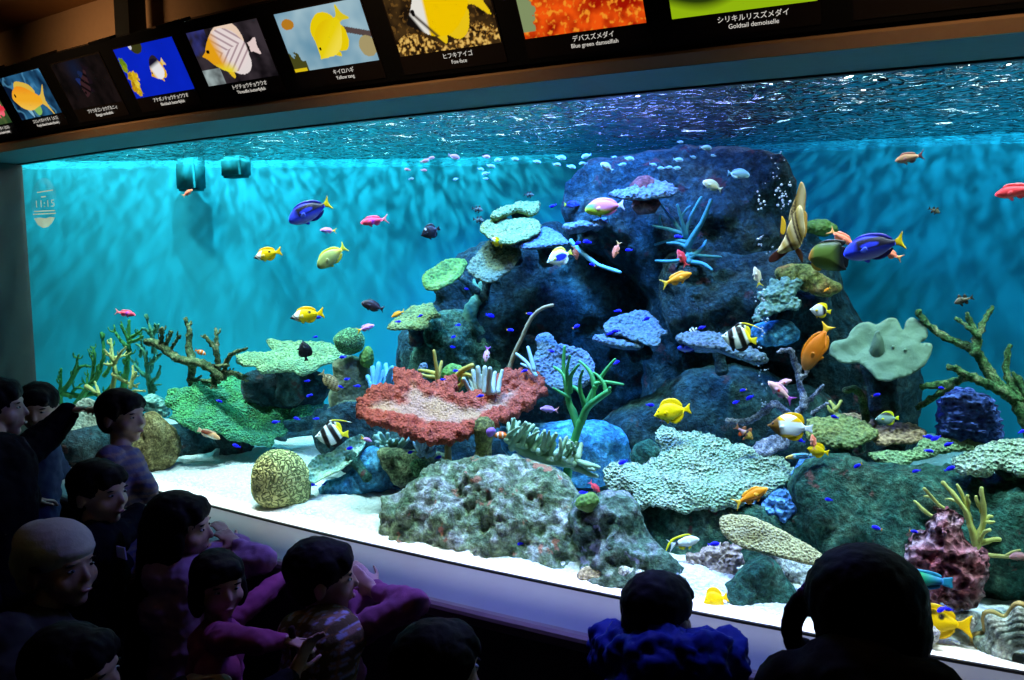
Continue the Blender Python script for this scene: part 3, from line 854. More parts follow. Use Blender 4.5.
rock('boulder_coral', 'tan knobbly coral lump between the child and the grey fan coral', [(46, 397), (54, 402), (60, 412), (67, 420), (68, 432), (60, 436), (48, 434), (42, 420), (42, 404)], .22, .04, rk_tan, cat='coral', amp=.012, seed=7, lump=.008, lump_scale=60)
rock('reef_rock', 'green mossy rock under the grey fan coral', [(40, 432), (60, 428), (90, 440), (116, 440), (140, 456), (160, 482), (150, 496), (100, 482), (60, 470), (42, 460)], .12, .05, rk_green, amp=.02, seed=23)
rock('boulder_coral', 'round brown and yellow speckled boulder coral behind the boy in stripes', [(136, 432), (144, 414), (155, 412), (168, 421), (177, 431), (182, 446), (178, 459), (170, 470), (158, 479), (146, 478), (136, 466), (131, 450)], .12, .08, rk_tan, cat='coral', step=.012, amp=.018, scale=12, seed=8, lump=.010, lump_scale=60, amp2=.006)
rock('small_coral', 'pale teal lumpy coral tucked behind the round boulder coral', [(140, 404), (148, 394), (160, 396), (168, 402), (172, 414), (160, 416), (146, 412)], .34, .04, m_polyp('teal_lump', (.30, .55, .46), (.1, .3, .26), 60, 1, .01), cat='coral', amp=.012, seed=24, lump=.012)
rock('brain_coral', 'yellow green brain coral dome on the white sand', [(250.5, 484), (252, 469), (260, 456), (271, 450), (282, 449), (294, 452), (304, 461), (310, 474), (311, 490), (308, 503), (298, 509), (284, 511), (268, 509), (256, 502), (251.5, 494)],
     .03, .09, c_brain, cat='coral', step=.009, amp=.004, scale=4, seed=1, power=.5, edge=0)

# ---- middle left
coral_plate('funnel_coral', 'teal funnel shaped plate coral standing on the sand right of the brain coral', [
    (308, 466), (318, 457), (331, 453), (342, 445), (354, 437.5), (363, 436.5), (365, 445), (359.6, 455), (351, 463), (343.4, 469), (335, 474), (327, 477.5), (314, 484), (309, 480)], .20, c_teal, ((352, 458), (368, 478), 6), rk_green, tilt=38, dish=.035, thick=.008, edge=.004, amp=.004, seed=9, rim_up=.012)
coral_plate('plate_coral', 'grey blue ruffled plate coral behind the striped bannerfish', [
    (324, 416), (328, 409), (333, 409), (338.5, 403), (348, 401.5), (356, 402), (361, 411), (369, 420), (368, 428), (358, 434), (340, 432), (328, 426)], .42, c_olive, ((348, 424), (352, 452), 7), rk_deep, tilt=40, dish=.02, edge=.004, amp=.012, seed=10)
V, Fc = boulder([(331, 364), (330, 382), (327, 398), (330, 412), (345, 416), (360, 410), (368, 396), (371, 382), (369, 366), (358, 357), (344, 356)], .56, .07, amp=.012, scale=9, seed=10, step=.014)
ang = np.arctan2(V[:, 1] - V[:, 1].mean(), V[:, 0] - V[:, 0].mean()); 
ctr = V.mean(0); V[:, :2] += (V[:, :2] - ctr[:2]) * (.10 * np.sin(ang * 16))[:, None]
o = thing('leather_coral', 'ribbed olive column coral with a green dome on top, beside the pale table coral', 'coral', V, Fc, c_column)
V, Fc = boulder([(334, 345), (334, 338), (340, 331), (349, 328), (358, 330), (364, 337), (365, 346), (360, 352), (348, 355), (338, 352)], .53, .06, amp=.004, seed=11, step=.010)
child('dome', V, Fc, c_brain2, o)['label'] = 'green dome'
V, Fc = boulder([(362, 352), (368, 346), (374, 354), (374, 366), (368, 370), (360, 364)], .57, .035, amp=.008, seed=12, lump=.008); child('bump', V, Fc, c_moss, o)
rs = random.Random(5); L = []
for bx, by, tips in ((374, 391, ((368, 377), (373, 368), (379, 364), (383, 372), (371, 386))), (387, 391, ((386, 374), (392, 368), (396, 376), (386, 365), (397, 385)))):
    for tx, ty in tips: L.append(([(bx, by), ((bx + tx) / 2 + rs.uniform(-1, 1), (by + ty) / 2), (tx, ty)], 3.4, 2.6))
branching('branching_coral', 'bright blue stubby branching coral behind the red table coral', L, .46, c_blue, knob=.007, knob_scale=70, seed=5)
coral_plate('plate_coral', 'small olive plate coral jutting over open blue water from a dark column', [
    (387, 329.6), (394, 321.5), (406.5, 311), (418, 305), (431, 303.6), (436, 311), (441, 317), (430, 320), (428.5, 326), (419.4, 329.6), (403, 330)], .64, c_yelgreen, ((416, 325), (416, 342), 9), rk_deep, tilt=58, thick=.010, edge=.008, amp=.010, seed=11)
# fan of plates high on the dark mass
coral_plate('plate_coral', 'moss green oval plate, lowest of the fan on the dark rock', [
    (422.6, 277), (429, 270), (442, 262.5), (455, 259), (466, 262), (465, 269), (457, 279), (441, 288), (428, 290), (423, 284)], .62, c_moss, ((455, 272), (478, 292), 4), rk_deep, dd=.14, tilt=50, dish=.02, edge=.004, amp=.006, seed=12)
coral_plate('plate_coral', 'grey olive plate with a pale lower rim, middle of the fan on the dark rock', [
    (467, 269), (475, 257), (485, 244), (497, 240), (512, 246), (521, 253), (516, 264), (511, 271), (498, 279), (487, 282.5), (476, 277)], .68, c_olive, ((488, 276), (484, 300), 5), rk_deep, dd=.12, tilt=40, dish=.015, edge=.005, amp=.006, seed=13)
coral_plate('plate_coral', 'yellowish plate coral near the top of the dark rock, behind the upright yellow fish', [
    (481.5, 226), (490, 219.5), (503, 218), (511.7, 220.5), (522, 218.5), (536, 219.5), (540.5, 225), (536.5, 233.5), (520, 241.5), (509, 244.5), (497, 243), (483, 234)], .72, c_yelgreen, ((512, 238), (516, 262), 8), rk_deep, dd=.12, tilt=58, dish=.012, edge=.006, amp=.007, seed=14)
coral_plate('plate_coral', 'narrow olive plate coral topmost on the dark rock, curled at its edge', [
    (489.8, 216), (497, 212), (505, 208.6), (514, 207), (523, 204), (539, 203.5), (540, 208), (536, 213), (528, 214), (518, 212), (504, 216), (493, 218.5)], .80, c_yelgreen, ((520, 212), (522, 234), 9), rk_deep, tilt=60, edge=.006, amp=.008, seed=15, thick=.016)
coral_plate('plate_coral', 'dim blue plate with a frosted white rim to the right of the yellowish plate', [
    (511, 245), (520, 242), (534, 236), (544, 228), (554, 231), (566, 240), (568, 244), (552, 246.5), (530, 248)], .80, c_blueplate, ((545, 244), (548, 262), 10), rk_deep, tilt=64, edge=.006, amp=.005, seed=16)
branching('tree_coral', 'green forked coral stem rising from the knobbly slope to the olive plates', [([(468, 322), (472, 308), (478, 298), (483, 284)], 9, 4.5), ([(480, 292), (476, 286), (474, 281)], 3.5, 2)], .84, m_plain('green_stem', (.12, .26, .16), .8, .2, .4, 30, .8, .02), knob=.01, seed=6)
branching('whip_coral', 'long bent tan whip coral arching behind the red table coral', [([(509, 373), (511, 363), (516, 350), (522, 338), (527, 326), (534, 315), (543, 308), (552.5, 305)], 2.5, 1.7)], .62, c_whip, knob=.002, sub=6, spread=0, seed=7)

# ---- red table coral
def red_cols(V, k):
    n = fbm(V, 9, 3); nz = fbm(V, 60, 8, 3)
    t = np.clip((k + .35 * n - .37) * 5, 0, 1)[:, None]
    red = np.array([.36, .065, .038]) * (1 + .45 * nz[:, None]); pk = np.array([.46, .24, .17]) * (1 + .25 * nz[:, None])
    tan = np.array([.44, .24, .09]); pk = pk * (1 - np.clip(n, 0, .5)[:, None]) + tan * np.clip(n, 0, .5)[:, None]
    tips = np.clip((lumps(V, 60, 5) - .6) * 3, 0, 1)[:, None] * (1 - t)
    return np.clip(red * (1 - t) + pk * t + tips * np.array([.16, .08, .06]), 0, 1)


RED = [(357, 408), (363, 398), (371, 391), (384, 389), (396, 386), (394, 379), (398, 374), (416, 373.5), (421, 379), (428, 383), (437, 385), (443, 379), (452, 378), (457, 383), (453, 394), (461, 398), (470, 398), (472, 389), (480, 386), (490, 384), (499, 377), (513, 373), (527, 368.5), (536, 370), (543, 372), (541, 380), (545, 388), (538, 397), (532, 403), (520, 409), (506, 416), (494, 421), (483, 426), (466, 433), (450, 439.5), (437, 437), (428, 439.5), (417, 435), (406, 432), (394, 427), (383, 424), (372, 421), (364, 415)]
V, Fc, k = plate(RED, .30, tilt=60, thick=.014, step=.0085, edge=.010, edge_scale=45, dish=.035, amp=.016, scale=10, lump=.0, seed=17, smooth=2, belly=.02)
N = normals(V, Fc); rim = np.clip(1 - (k - .30) * 2.6 - .9 * fbm(V, 9, 3), .06, 1)
V = V + N * ((.026 * lumps(V, 42, 5) + .012 * lumps(V, 95, 6)) * rim)[:, None]
t = NT('red_acropora'); a = t.n('ShaderNodeAttribute'); a.attribute_name = 'Col'; v = t.obj(); n1 = t.noise(v, 140, 4, .7); vo = t.vor(v, 110)
f = t.ramp(n1.outputs[0], [(.3, (.5, .5, .5)), (.65, (1.35, 1.35, 1.35))])
t.bsdf(t.mix(1.0, a.outputs['Color'], f.outputs[0], 'MULTIPLY'), .8, .2, t.bump(t.math('ADD', n1.outputs[0], vo.outputs['Distance']), .7, .012))
red = thing('table_coral', 'large red table coral with a sandy pink middle, on the mottled boulder', 'coral', V, Fc, t.m, col=red_cols(V, k))
c_trunk = m_rock('green_brown_trunk', (.08, .10, .03), (.20, .20, .06), (.32, .28, .10), 16, 1, .02)
stalk(red, (484, 428), (483, 461), 10, c_trunk, .27, .006, 'stalk')
V, Fc = tube([P(448, 464, .26), P(448, 452, .26), P(449, 444, .26), P(462, 436, .28)], [.014, .012, .012, .012], 10, 5, .004); child('stalk', V, Fc, m_plain('tan_trunk', (.34, .25, .09), .8, .2, .3, 30, .5), red)
V, Fc = boulder([(487, 430), (494, 427), (497, 432), (493, 437), (488, 436)], .24, .012, amp=.004, seed=50); thing('purple_coral', 'small violet coral knob hanging under the rim of the red table coral', 'coral', V, Fc, m_plain('violet_coral', (.26, .10, .42), .7))
branching('branching_coral', 'mustard yellow antler coral sprouting behind the red table coral', [
    ([(439, 392), (438, 383), (437, 371), (434, 351)], 3.4, 1.6), ([(437, 374), (428, 371.5), (419, 370)], 2.6, 1.5), ([(436, 377), (428, 376.5), (420, 374)], 2.4, 1.3), ([(438, 378), (440, 369), (441.5, 362)], 2.4, 1.6)], .44, c_yellow, seed=8)
branching('branching_coral', 'tan curved branch coral between the antler coral and grey finger coral', [([(451, 392), (454, 382), (460, 372), (472, 365.5)], 3.4, 2.6), ([(462, 376), (466, 374), (472, 376)], 2.2, 1.6), ([(456, 390), (462, 384), (463, 379)], 3, 2)], .42, c_yellow, seed=9)
V, Fc = boulder([(418, 366), (419, 362.5), (423, 361), (427, 363), (428, 368), (425, 374), (421, 376), (418, 372)], .5, .014, amp=.004, seed=51, lump=.006); thing('button_coral', 'pale blue knob coral left of the mustard antler coral', 'coral', V, Fc, c_blueplate)
rock('dome_coral', 'round moss green dome coral behind the antler coral', [(441, 380), (441, 371), (447, 364), (455, 362), (463, 364.5), (468, 372), (466, 382), (455, 386)], .50, .04, c_moss, cat='coral', amp=.004, seed=52)
L = []
for tx, ty, bx, r in ((473, 371, 478, 3), (478, 368, 481, 3.2), (485, 368, 485, 3.4), (490, 369, 489, 3.2), (495, 373, 493, 3), (502, 371, 498, 2.6), (470, 377, 476, 2.6), (464, 379, 472, 2.6), (481, 376, 484, 3)): L.append(([(bx, 393), ((bx + tx) / 2 - .6, (ty + 393) / 2), (tx, ty)], r, r * .75))
branching('finger_coral', 'grey green finger coral poking up behind the red table coral', L, .40, c_fingergrey, knob=.003, seed=10)
branching('branching_coral', 'small pale blue twig coral by the foot of the whip coral', [([(536, 376), (527, 363), (516.5, 354)], 2.4, 1.5), ([(534, 370), (531, 358), (528, 347.5)], 2.6, 1.7), ([(535, 371), (528, 367), (521.5, 364)], 1.8, 1.2)], .55, m_plain('ice_blue_coral', (.34, .50, .66), .7, .2, .2, 60, .4), seed=11)
coral_plate('plate_coral', 'large blue grey plate coral standing behind the green antler coral', [
    (533, 359), (538, 350), (536, 341), (538, 335), (545, 333), (552, 336), (557, 344), (564, 345), (572, 348), (583, 349), (590, 355), (593, 363), (594, 373), (590, 381), (584, 388), (568, 390), (552, 388), (540, 377)], .66, c_blueplate, ((570, 380), (572, 410), 9), rk_deep, tilt=30, dish=.02, edge=.006, amp=.012, lump=.006, lump_scale=70, seed=18)
coral_plate('plate_coral', 'upper of the twin blue grey plates floating out from the dark rock', [
    (604, 325), (609.6, 319), (620, 316), (630, 314), (636, 311.5), (647, 312), (655, 320), (661, 328), (668, 333.5), (659, 336), (660.5, 342), (658, 346), (645, 344), (630.6, 338), (618, 335), (606, 332)], .80, c_blueplate, ((640, 338), (646, 356), 8), rk_deep, tilt=56, dish=.015, edge=.006, amp=.008, lump=.007, seed=19)
coral_plate('plate_coral', 'lower of the twin blue grey plates, thin and flat', [
    (592.6, 339), (600, 336.6), (613, 336), (626, 338), (636, 341.5), (644, 345), (636, 347.5), (618, 346), (602, 342.5)], .76, c_blueplate, ((628, 345), (636, 360), 6), rk_deep, tilt=68, edge=.005, amp=.004, seed=20)
branching('antler_coral', 'vivid green antler coral with a bent trunk in front of the blue lit stone', [
    ([(567, 478), (568.5, 466), (571, 452), (576, 435), (581, 421)], 4.8, 4.2), ([(578, 426), (573, 412), (569.5, 404), (566.5, 388), (563.5, 368), (564.5, 347)], 4.6, 1.5), ([(569, 390), (563, 374), (554, 367)], 2.6, 1.3), ([(570, 392), (571, 376), (579, 364.5)], 3, 1.3), ([(568, 384), (567, 370), (570, 356)], 2.4, 1.1),
    ([(581, 423), (585, 412), (589, 406), (599, 398), (608.5, 391.5)], 4.4, 2.8), ([(606, 393), (609, 390), (610, 388)], 2.4, 1.6), ([(586, 412), (583, 400), (579, 391), (572, 386)], 3.4, 1.6), ([(586, 410), (590, 398), (597, 384), (606, 370), (615, 359.5)], 3.8, 1.4), ([(595, 388), (592, 376), (587, 368), (579.5, 361)], 3.2, 1.2),
    ([(606, 393), (604, 384), (598, 376), (594, 373)], 2.6, 1.1), ([(595, 384), (606, 382), (623, 384.5)], 2.8, 1.2), ([(584, 402), (580.5, 392), (580, 380), (583, 370)], 2.8, 1.2), ([(592, 402), (594, 394), (594, 386)], 2.4, 1.4), ([(570, 398), (560, 392), (553, 388)], 2, 1)],
    .34, c_vivid, seed=12, sub=6, seg=10)
L = [([(508, 438), (518, 447), (532, 455), (550, 460), (572, 464)], 5.5, 4.5)]
for bx, by, tx, ty in ((512, 440, 508, 424), (518, 442, 515.8, 422), (523, 444, 524.7, 426), (527, 448, 537, 429), (532, 450, 543, 434), (541.7, 454, 556, 434), (546.5, 457, 554.6, 443), (554.6, 457, 567, 437.5), (558, 460, 568, 451), (520, 450, 531, 440), (536, 456, 548, 448), (574, 460, 599, 467), (573, 466, 597, 476.5), (577, 458, 581, 444), (562, 463, 574, 458), (512, 448, 518, 434), (584, 464, 594, 470)):
    L.append(([(bx, by), ((bx + tx) / 2 + .5, (by + ty) / 2 + 1), (tx, ty)], 4.2, 2))
rs = random.Random(4)
for i in range(34):
    t = rs.random(); bx, by = 506 + 66 * t, 440 + 24 * t; L.append(([(bx, by, rs.uniform(-.05, .06)), (bx + rs.uniform(0, 6), by - rs.uniform(6, 10), rs.uniform(-.06, .06)), (bx + rs.uniform(2, 13), by - rs.uniform(12, 22), rs.uniform(-.08, .06))], 3.6, 1.6))
branching('finger_coral', 'mint green finger coral spreading over the boulder beside the antler coral trunk', L, .30, c_finger, knob=.006, knob_scale=80, seed=13)
rock('brain_coral', 'small green brain coral knob on the olive stone', [(411, 468), (413, 461), (420, 458), (428, 460), (431, 467), (429, 474), (421, 477), (414, 475)], .27, .03, c_brain2, cat='coral', amp=.002, seed=25)
rock('leafy_coral', 'green almond shaped coral on top of the boulder with lilac crust', [(574, 504), (578, 497), (586, 493.5), (594, 494), (599, 499), (597, 506), (590, 511), (581, 511)], .05, .03, c_moss, cat='coral', amp=.004, seed=26)
L = []
rs = random.Random(8)
for i in range(34):
    x, y = rs.uniform(374, 410), rs.uniform(432, 448); L.append(([(x * .6 + 392 * .4, y * .5 + 226), (x, y)], 2.6, 2))
branching('bushy_coral', 'bushy grey teal coral cluster under the rim of the red table coral', L, .36, m_plain('grey_teal_coral', (.20, .34, .30), .7, .2, .3, 70, .7), knob=.006, knob_scale=90, seed=14)
L = []
for i in range(26):
    x, y = rs.uniform(414, 436), rs.uniform(440, 455); L.append(([(x * .6 + 425 * .4, y * .5 + 229), (x, y)], 2.4, 1.8))
branching('bushy_coral', 'bushy grey blue coral cluster hanging under the red table coral near its stalks', L, .33, m_plain('grey_blue_coral', (.24, .36, .46), .7, .2, .3, 70, .7), knob=.006, knob_scale=90, seed=15)
# ---- right half of the reef
coral_plate('table_coral', 'huge white green table coral with a sandy top, in the middle of the reef', [
    (604, 482), (602, 476), (613, 467), (626, 464), (638, 462), (650, 460), (658, 456), (662, 449), (657, 441), (660, 433), (676, 431), (684, 434), (697, 433.5), (710, 437.5), (722, 441), (734, 443.5), (747, 447), (759, 456), (774, 456), (785, 461), (792, 468), (790, 482), (776, 493), (764, 497), (752, 505), (736, 508), (715, 510), (702, 509.5), (681, 511.5), (668, 507), (655, 506), (643, 504.5), (632, 499), (633, 491), (620, 487.5), (611, 488)],
    .38, c_white, ((705, 500), (712, 560), 26), rk_green, tilt=58, thick=.016, step=.0095, edge=.014, edge_scale=30, amp=.03, scale=8, lump=.013, lump_scale=85, calm=1.0, seed=21, smooth=2, belly=.04)
coral_plate('plate_coral', 'cream slanting plate coral in front of the pigtailed girl', [
    (720, 519), (728, 515.5), (737, 515), (749, 516), (768, 523.5), (791, 535), (810, 546), (822, 555), (831, 563), (824, 568), (809, 565), (796, 562), (781, 558), (766, 554), (752, 550.5), (739, 546), (730, 540), (722, 532)], .16, c_cream, ((768, 546), (782, 572), 9), rk_white, tilt=40, thick=.007, edge=.003, amp=.004, lump=.002, lump_scale=140, seed=22)
coral_plate('bushy_coral', 'brown purple crusty coral mound under the white table coral', [
    (683, 566), (676, 577), (680, 588), (686, 594), (697, 596.5), (706, 590), (719, 585), (735, 573), (742, 560), (740, 549), (727, 544.5), (712, 548), (700, 552), (690, 558)], .16, c_purple, None, tilt=35, thick=.014, dish=.02, edge=.010, amp=.01, lump=.02, lump_scale=60, seed=23, belly=.05)
rock('soft_coral', 'bright blue fuzzy soft coral by the end of the white table coral', [(756, 514), (758, 502), (764, 494), (774, 489), (784, 488), (797, 496), (798, 508), (792, 520), (794, 530), (784, 536), (770, 528), (760, 520)], .40, .06, m_polyp('blue_soft_coral', (.16, .40, .82), (.05, .18, .5), 60, 1, .02), cat='coral', amp=.02, seed=27, lump=.022, lump_scale=45)
rock('soft_coral', 'bright blue soft coral patch below the neon striped wrasse', [(792, 486), (795, 470), (802, 461), (812, 460), (817, 466), (812, 478), (802, 488)], .48, .05, m_polyp('blue_soft_coral_patch', (.12, .34, .85), (.04, .16, .5), 60, 1, .02), cat='coral', amp=.015, seed=28, lump=.018, lump_scale=45)
# red sponge rock
V, Fc = boulder([(916, 570), (906, 560), (903, 552), (906, 540), (914, 534), (924, 530), (928, 518), (934, 509), (942, 506), (950, 506), (962, 512), (965, 524), (967, 536), (975, 545), (985, 551), (991, 562), (991, 573), (986, 584), (983, 600), (975, 606), (962, 609), (945, 606), (930, 604), (922, 590)], .17, .10, step=.0068, amp=.035, scale=10, seed=29, power=.45, edge=.004)
N = normals(V, Fc); V = V - N * (.012 * np.clip(lumps(V, 42, 3) * 1.5, 0, 1))[:, None]
t = NT('red_sponge'); v = t.obj(); vo = t.vor(v, 46); nz = t.noise(v, 10, 4); fine = t.noise(v, 90, 4, .7)
a0 = t.ramp(nz.outputs[0], [(.35, (.30, .06, .08)), (.5, (.40, .14, .17)), (.62, (.46, .30, .34))])
k0 = t.ramp(vo.outputs['Distance'], [(.25, (.22, .10, .12)), (.6, (1.3, 1.3, 1.3))])
a = t.n('ShaderNodeMix', data_type='RGBA', blend_type='MULTIPLY'); a.inputs[0].default_value = 1.0; t.l(a0.outputs[0], a.inputs[6]); t.l(k0.outputs[0], a.inputs[7])
f = t.ramp(fine.outputs[0], [(.3, (.5, .5, .5)), (.65, (1.25, 1.25, 1.25))])
t.bsdf(t.mix(1.0, a.outputs[2], f.outputs[0], 'MULTIPLY'), .75, .25, t.bump(t.math('ADD', vo.outputs['Distance'], t.math('MULTIPLY', fine.outputs[0], .4)), .9, .02))
thing('red_sponge', 'dark red pitted sponge tower standing before the lemon finger coral', 'sponge', V, Fc, t.m)
branching('finger_coral', 'lemon yellow finger coral behind the red sponge tower', [
    ([(978, 552), (975, 540), (970, 524), (962, 506), (943, 482.5)], 5, 2), ([(970, 522), (966, 505), (957.6, 485)], 3, 1.4), ([(967, 518), (968, 505), (967, 496)], 3, 1.6), ([(976, 544), (982, 528), (984, 510), (981, 488.5)], 4.4, 2), ([(984, 514), (979, 506), (976, 497)], 2.6, 1.4), ([(983, 520), (988, 517), (991.5, 516.5)], 2.4, 1.4), ([(984, 522), (990, 522), (994, 522)], 2, 1.2),
    ([(976, 545), (988, 541), (999, 539)], 3.4, 2.2), ([(950, 512), (938, 504), (924.5, 488.5)], 3, 1.5), ([(950, 520), (930, 515), (914.5, 501.5)], 3.2, 1.5), ([(932, 498), (928, 497), (924, 496)], 1.8, 1.1), ([(980, 540), (984, 533), (990, 530)], 2.6, 1.8), ([(955, 501), (950, 499), (946, 499)], 2, 1.1)], .30, c_yel2, knob=.005, knob_scale=70, seed=16)
branching('sea_twig', 'thin olive twig lying behind the giant clam', [([(988, 555), (1005, 556.5), (1030, 558)], 2.2, 1.6), ([(1005, 556), (1012, 552), (1020, 550)], 1.4, 1)], .28, c_stagy, spread=0, seed=17)
# giant clam: two ribbed valves with a wavy lip
c0 = P(1028, 612, .10); u, vv, n = frame_face(c0); S = mpp(c0)
V, Fc = [], []
nu, nv = 96, 22
for side in (0, 1):
    b0 = len(V)
    for j in range(nv + 1):
        tj = j / nv
        for i in range(nu + 1):
            a = -math.pi * .08 + (math.pi * 1.16) * i / nu
            rib = math.cos(a * 9) * (.5 + .5 * tj)
            rr = (46 * (.25 + .75 * math.sin(tj * math.pi / 2))) * (1 + .10 * rib * tj)
            x = -rr * math.cos(a) * .92; up = rr * math.sin(a) * .92 - 40 + (3.5 * math.cos(a * 9) * tj ** 3)
            dep = (22 * math.cos(tj * math.pi / 2) ** .8 + 3) * (1 if side == 0 else -1) + rib * 3.4 * tj + 1.2 * math.sin(tj * 44)
            q = c0 + u * (x * S) + vv * (up * S) + n * (dep * S)
            V.append(tuple(q))
    for j in range(nv):
        for i in range(nu):
            q = b0 + j * (nu + 1) + i; f = (q, q + 1, q + nu + 2, q + nu + 1); Fc.append(f if side else f[::-1])
m = m_rock('clam_shell', (.22, .33, .26), (.36, .44, .36), (.55, .56, .48), 14, .7, .012)
clam = thing('giant_clam', 'giant clam with a ribbed grey green shell and wavy orange lip', 'clam', V, Fc, m)
L = [tuple(V[nv * (nu + 1) + i]) for i in range(0, nu + 1, 3)]
child('lip', *tube([Vector(q) for q in L], [3.0 * S] * 2, 8, 2, .003), m_plain('clam_lip', (.52, .36, .12), .6, .3, .3, 50), clam)['label'] = 'wavy ochre lip'

# ---- plates by the cliff
coral_plate('plate_coral', 'yellow green plate coral in the middle of the right hand tier, before the pyramid butterflyfish', [
    (806.5, 424), (814, 419), (823, 416.5), (837, 414.5), (846, 417), (854, 420), (868, 426), (877, 432), (877, 438), (869, 441.5), (861, 443.5), (847, 447), (835, 446.5), (827, 445.5), (816, 442), (808, 437)], .52, c_yelgreen, ((840, 442), (836, 478), 13), rk_green, tilt=58, thick=.012, edge=.008, amp=.010, lump=.009, lump_scale=55, seed=24)
coral_plate('plate_coral', 'orange brown plate coral overlapping the yellow green one', [
    (873, 440), (874, 432), (884, 426), (897, 423), (910, 424.5), (919, 428), (925, 431), (925, 436), (914, 441.5), (904, 443.5), (894, 444.5), (882, 445)], .58, c_brown, ((896, 440), (894, 462), 10), rk_green, tilt=60, thick=.010, edge=.008, amp=.008, lump=.007, seed=25)
coral_plate('plate_coral', 'dull brown plate coral tucked behind the yellow green one', [(840, 416), (848, 413.5), (860, 415), (872, 420), (878, 428), (866, 432), (850, 424)], .66, c_brown, ((860, 426), (858, 450), 8), rk_green, tilt=60, edge=.006, seed=26)
coral_plate('plate_coral', 'long pale green plate coral running below the blue honeycomb sponge', [
    (866, 455), (874, 451.5), (897, 452.5), (914, 451), (920, 443), (930, 438.5), (943, 438.5), (960, 441), (975, 440), (990, 443), (985, 448), (968, 449), (955, 450), (940, 452.5), (925, 457), (910, 463), (896, 467), (884, 463), (874, 460)], .54, c_table, ((890, 462), (886, 482), 14), rk_green, tilt=58, thick=.010, edge=.006, amp=.012, lump=.006, seed=27)
coral_plate('plate_coral', 'pale grey crusty plate coral at the edge of the reef above the giant clam', [
    (953, 462), (962, 456), (972, 452), (988, 446), (1007, 441), (1024, 439), (1055, 436), (1072, 444), (1070, 464), (1045, 474), (1022, 474), (1010, 470), (998, 468), (988, 475), (972, 475.5), (960, 473)], .44, c_white, ((1020, 468), (1020, 500), 22), rk_green, tilt=56, thick=.012, edge=.010, amp=.014, lump=.012, lump_scale=50, seed=28)
branching('finger_coral', 'olive bent finger coral standing behind the stacked plates', [([(866, 420), (864, 407), (862, 396), (855, 389), (846, 390)], 4.6, 3.6)], .62, c_deadg, knob=.006, seed=18)
branching('finger_coral', 'small mustard sprig coral next to the bent finger coral', [([(836, 416), (835, 408), (830, 402)], 3, 1.6), ([(835, 410), (839, 405), (841, 401)], 2.6, 1.4), ([(834, 412), (830, 410), (828, 406)], 2.2, 1.2)], .60, c_yel2, knob=.004, seed=19)
V, Fc = boulder([(938, 404), (944, 392), (952, 389), (962, 388), (974, 391), (988, 394), (997, 401), (1000, 420), (1004, 437), (994, 444), (965, 441), (938, 436), (936, 415)], .66, .10, step=.0085, amp=.012, scale=8, seed=30, power=.35)
N = normals(V, Fc); V = V + N * (.0055 * np.sin(V[:, 2] * 330 + 4 * fbm(V, 10, 4)) + .006 * fbm(V, 40, 5))[:, None]
thing('honeycomb_sponge', 'vivid blue pitted sponge block under the mossy branch', 'sponge', V, Fc, m_polyp('blue_sponge', (.09, .16, .58), (.015, .03, .18), 60, .9, .02))
branching('fallen_coral_branch', 'mossy green forked branch rising over the blue sponge block', [
    ([(1034, 440), (1022, 410), (1008, 393), (995, 381), (984, 364), (971, 348), (955, 341.8), (936, 331), (925, 321), (918, 312)], 8, 2.8), ([(976, 354), (977, 342), (975, 332), (967.5, 314)], 5.4, 2.4), ([(973, 333), (965, 324), (957, 318.5)], 3, 1.8), ([(978, 336), (984, 322), (993, 307.5)], 4, 2.2),
    ([(1014, 398), (996, 388), (976, 379), (962, 372), (949, 366)], 6.4, 3.2), ([(966, 377), (952, 383), (938, 384.5), (923, 387)], 5, 3.4), ([(950, 385), (934, 397), (918, 407)], 4.2, 3), ([(1020, 400), (1012, 384), (1006, 371), (1009, 346.5)], 5.4, 2.8), ([(1030, 408), (1024, 388), (1014, 374)], 5, 3), ([(964, 374), (958, 368), (954, 367)], 3, 2)],
    .56, c_deadg, knob=.010, knob_scale=60, seed=20, sub=6, seg=10)
# leather coral mushroom
MUSH = [(829, 354), (832, 342.5), (841, 340), (848, 339), (851, 331.5), (860, 324), (869, 323), (877, 325), (886, 319.8), (896, 318.5), (900, 325), (903, 331), (905, 325), (907, 320), (912, 317.6), (919, 321), (925, 325.5), (928, 333), (926.5, 339), (919.5, 343.5), (926, 343.5), (932, 345), (931, 354), (923, 367), (912, 374), (904, 377), (897, 378.5), (890, 381.5), (883, 381.5), (876, 380), (869, 371.5), (863, 366), (858, 363), (848, 364), (839, 362.5), (834, 357)]
V, Fc, k = plate(MUSH, .56, tilt=22, thick=.012, step=.009, edge=.002, dish=.012, amp=.012, scale=9, lump=0, seed=31, smooth=3, belly=.03, rim_up=.008)
mush = thing('leather_coral', 'large sage green leather coral with wavy rim and a cone in the middle', 'coral', V, Fc, c_leather)
cc = P(877, 357, .60); u, vv, n = frame_face(cc); S = mpp(cc)
V, Fc = tube([cc - n * .02 - vv * 8 * S, cc + n * .04 + vv * 6 * S, cc + n * .06 + vv * 26 * S], [11 * S, 8 * S, 2.2 * S], 14, 6, .006, 60); child('cone', V, Fc, c_leather, mush)
for px, py in ((893, 349), (905, 352), (889, 371)):
    q = P(px, py, .57); V, Fc = tube([q, q + n * .012 + vv * .008], [3 * S, 1.6 * S], 8, 2); child('knob', V, Fc, c_leather, mush)
stalk(mush, (880, 366), (884, 410), 17, rk_deep, .60, dd=.06)
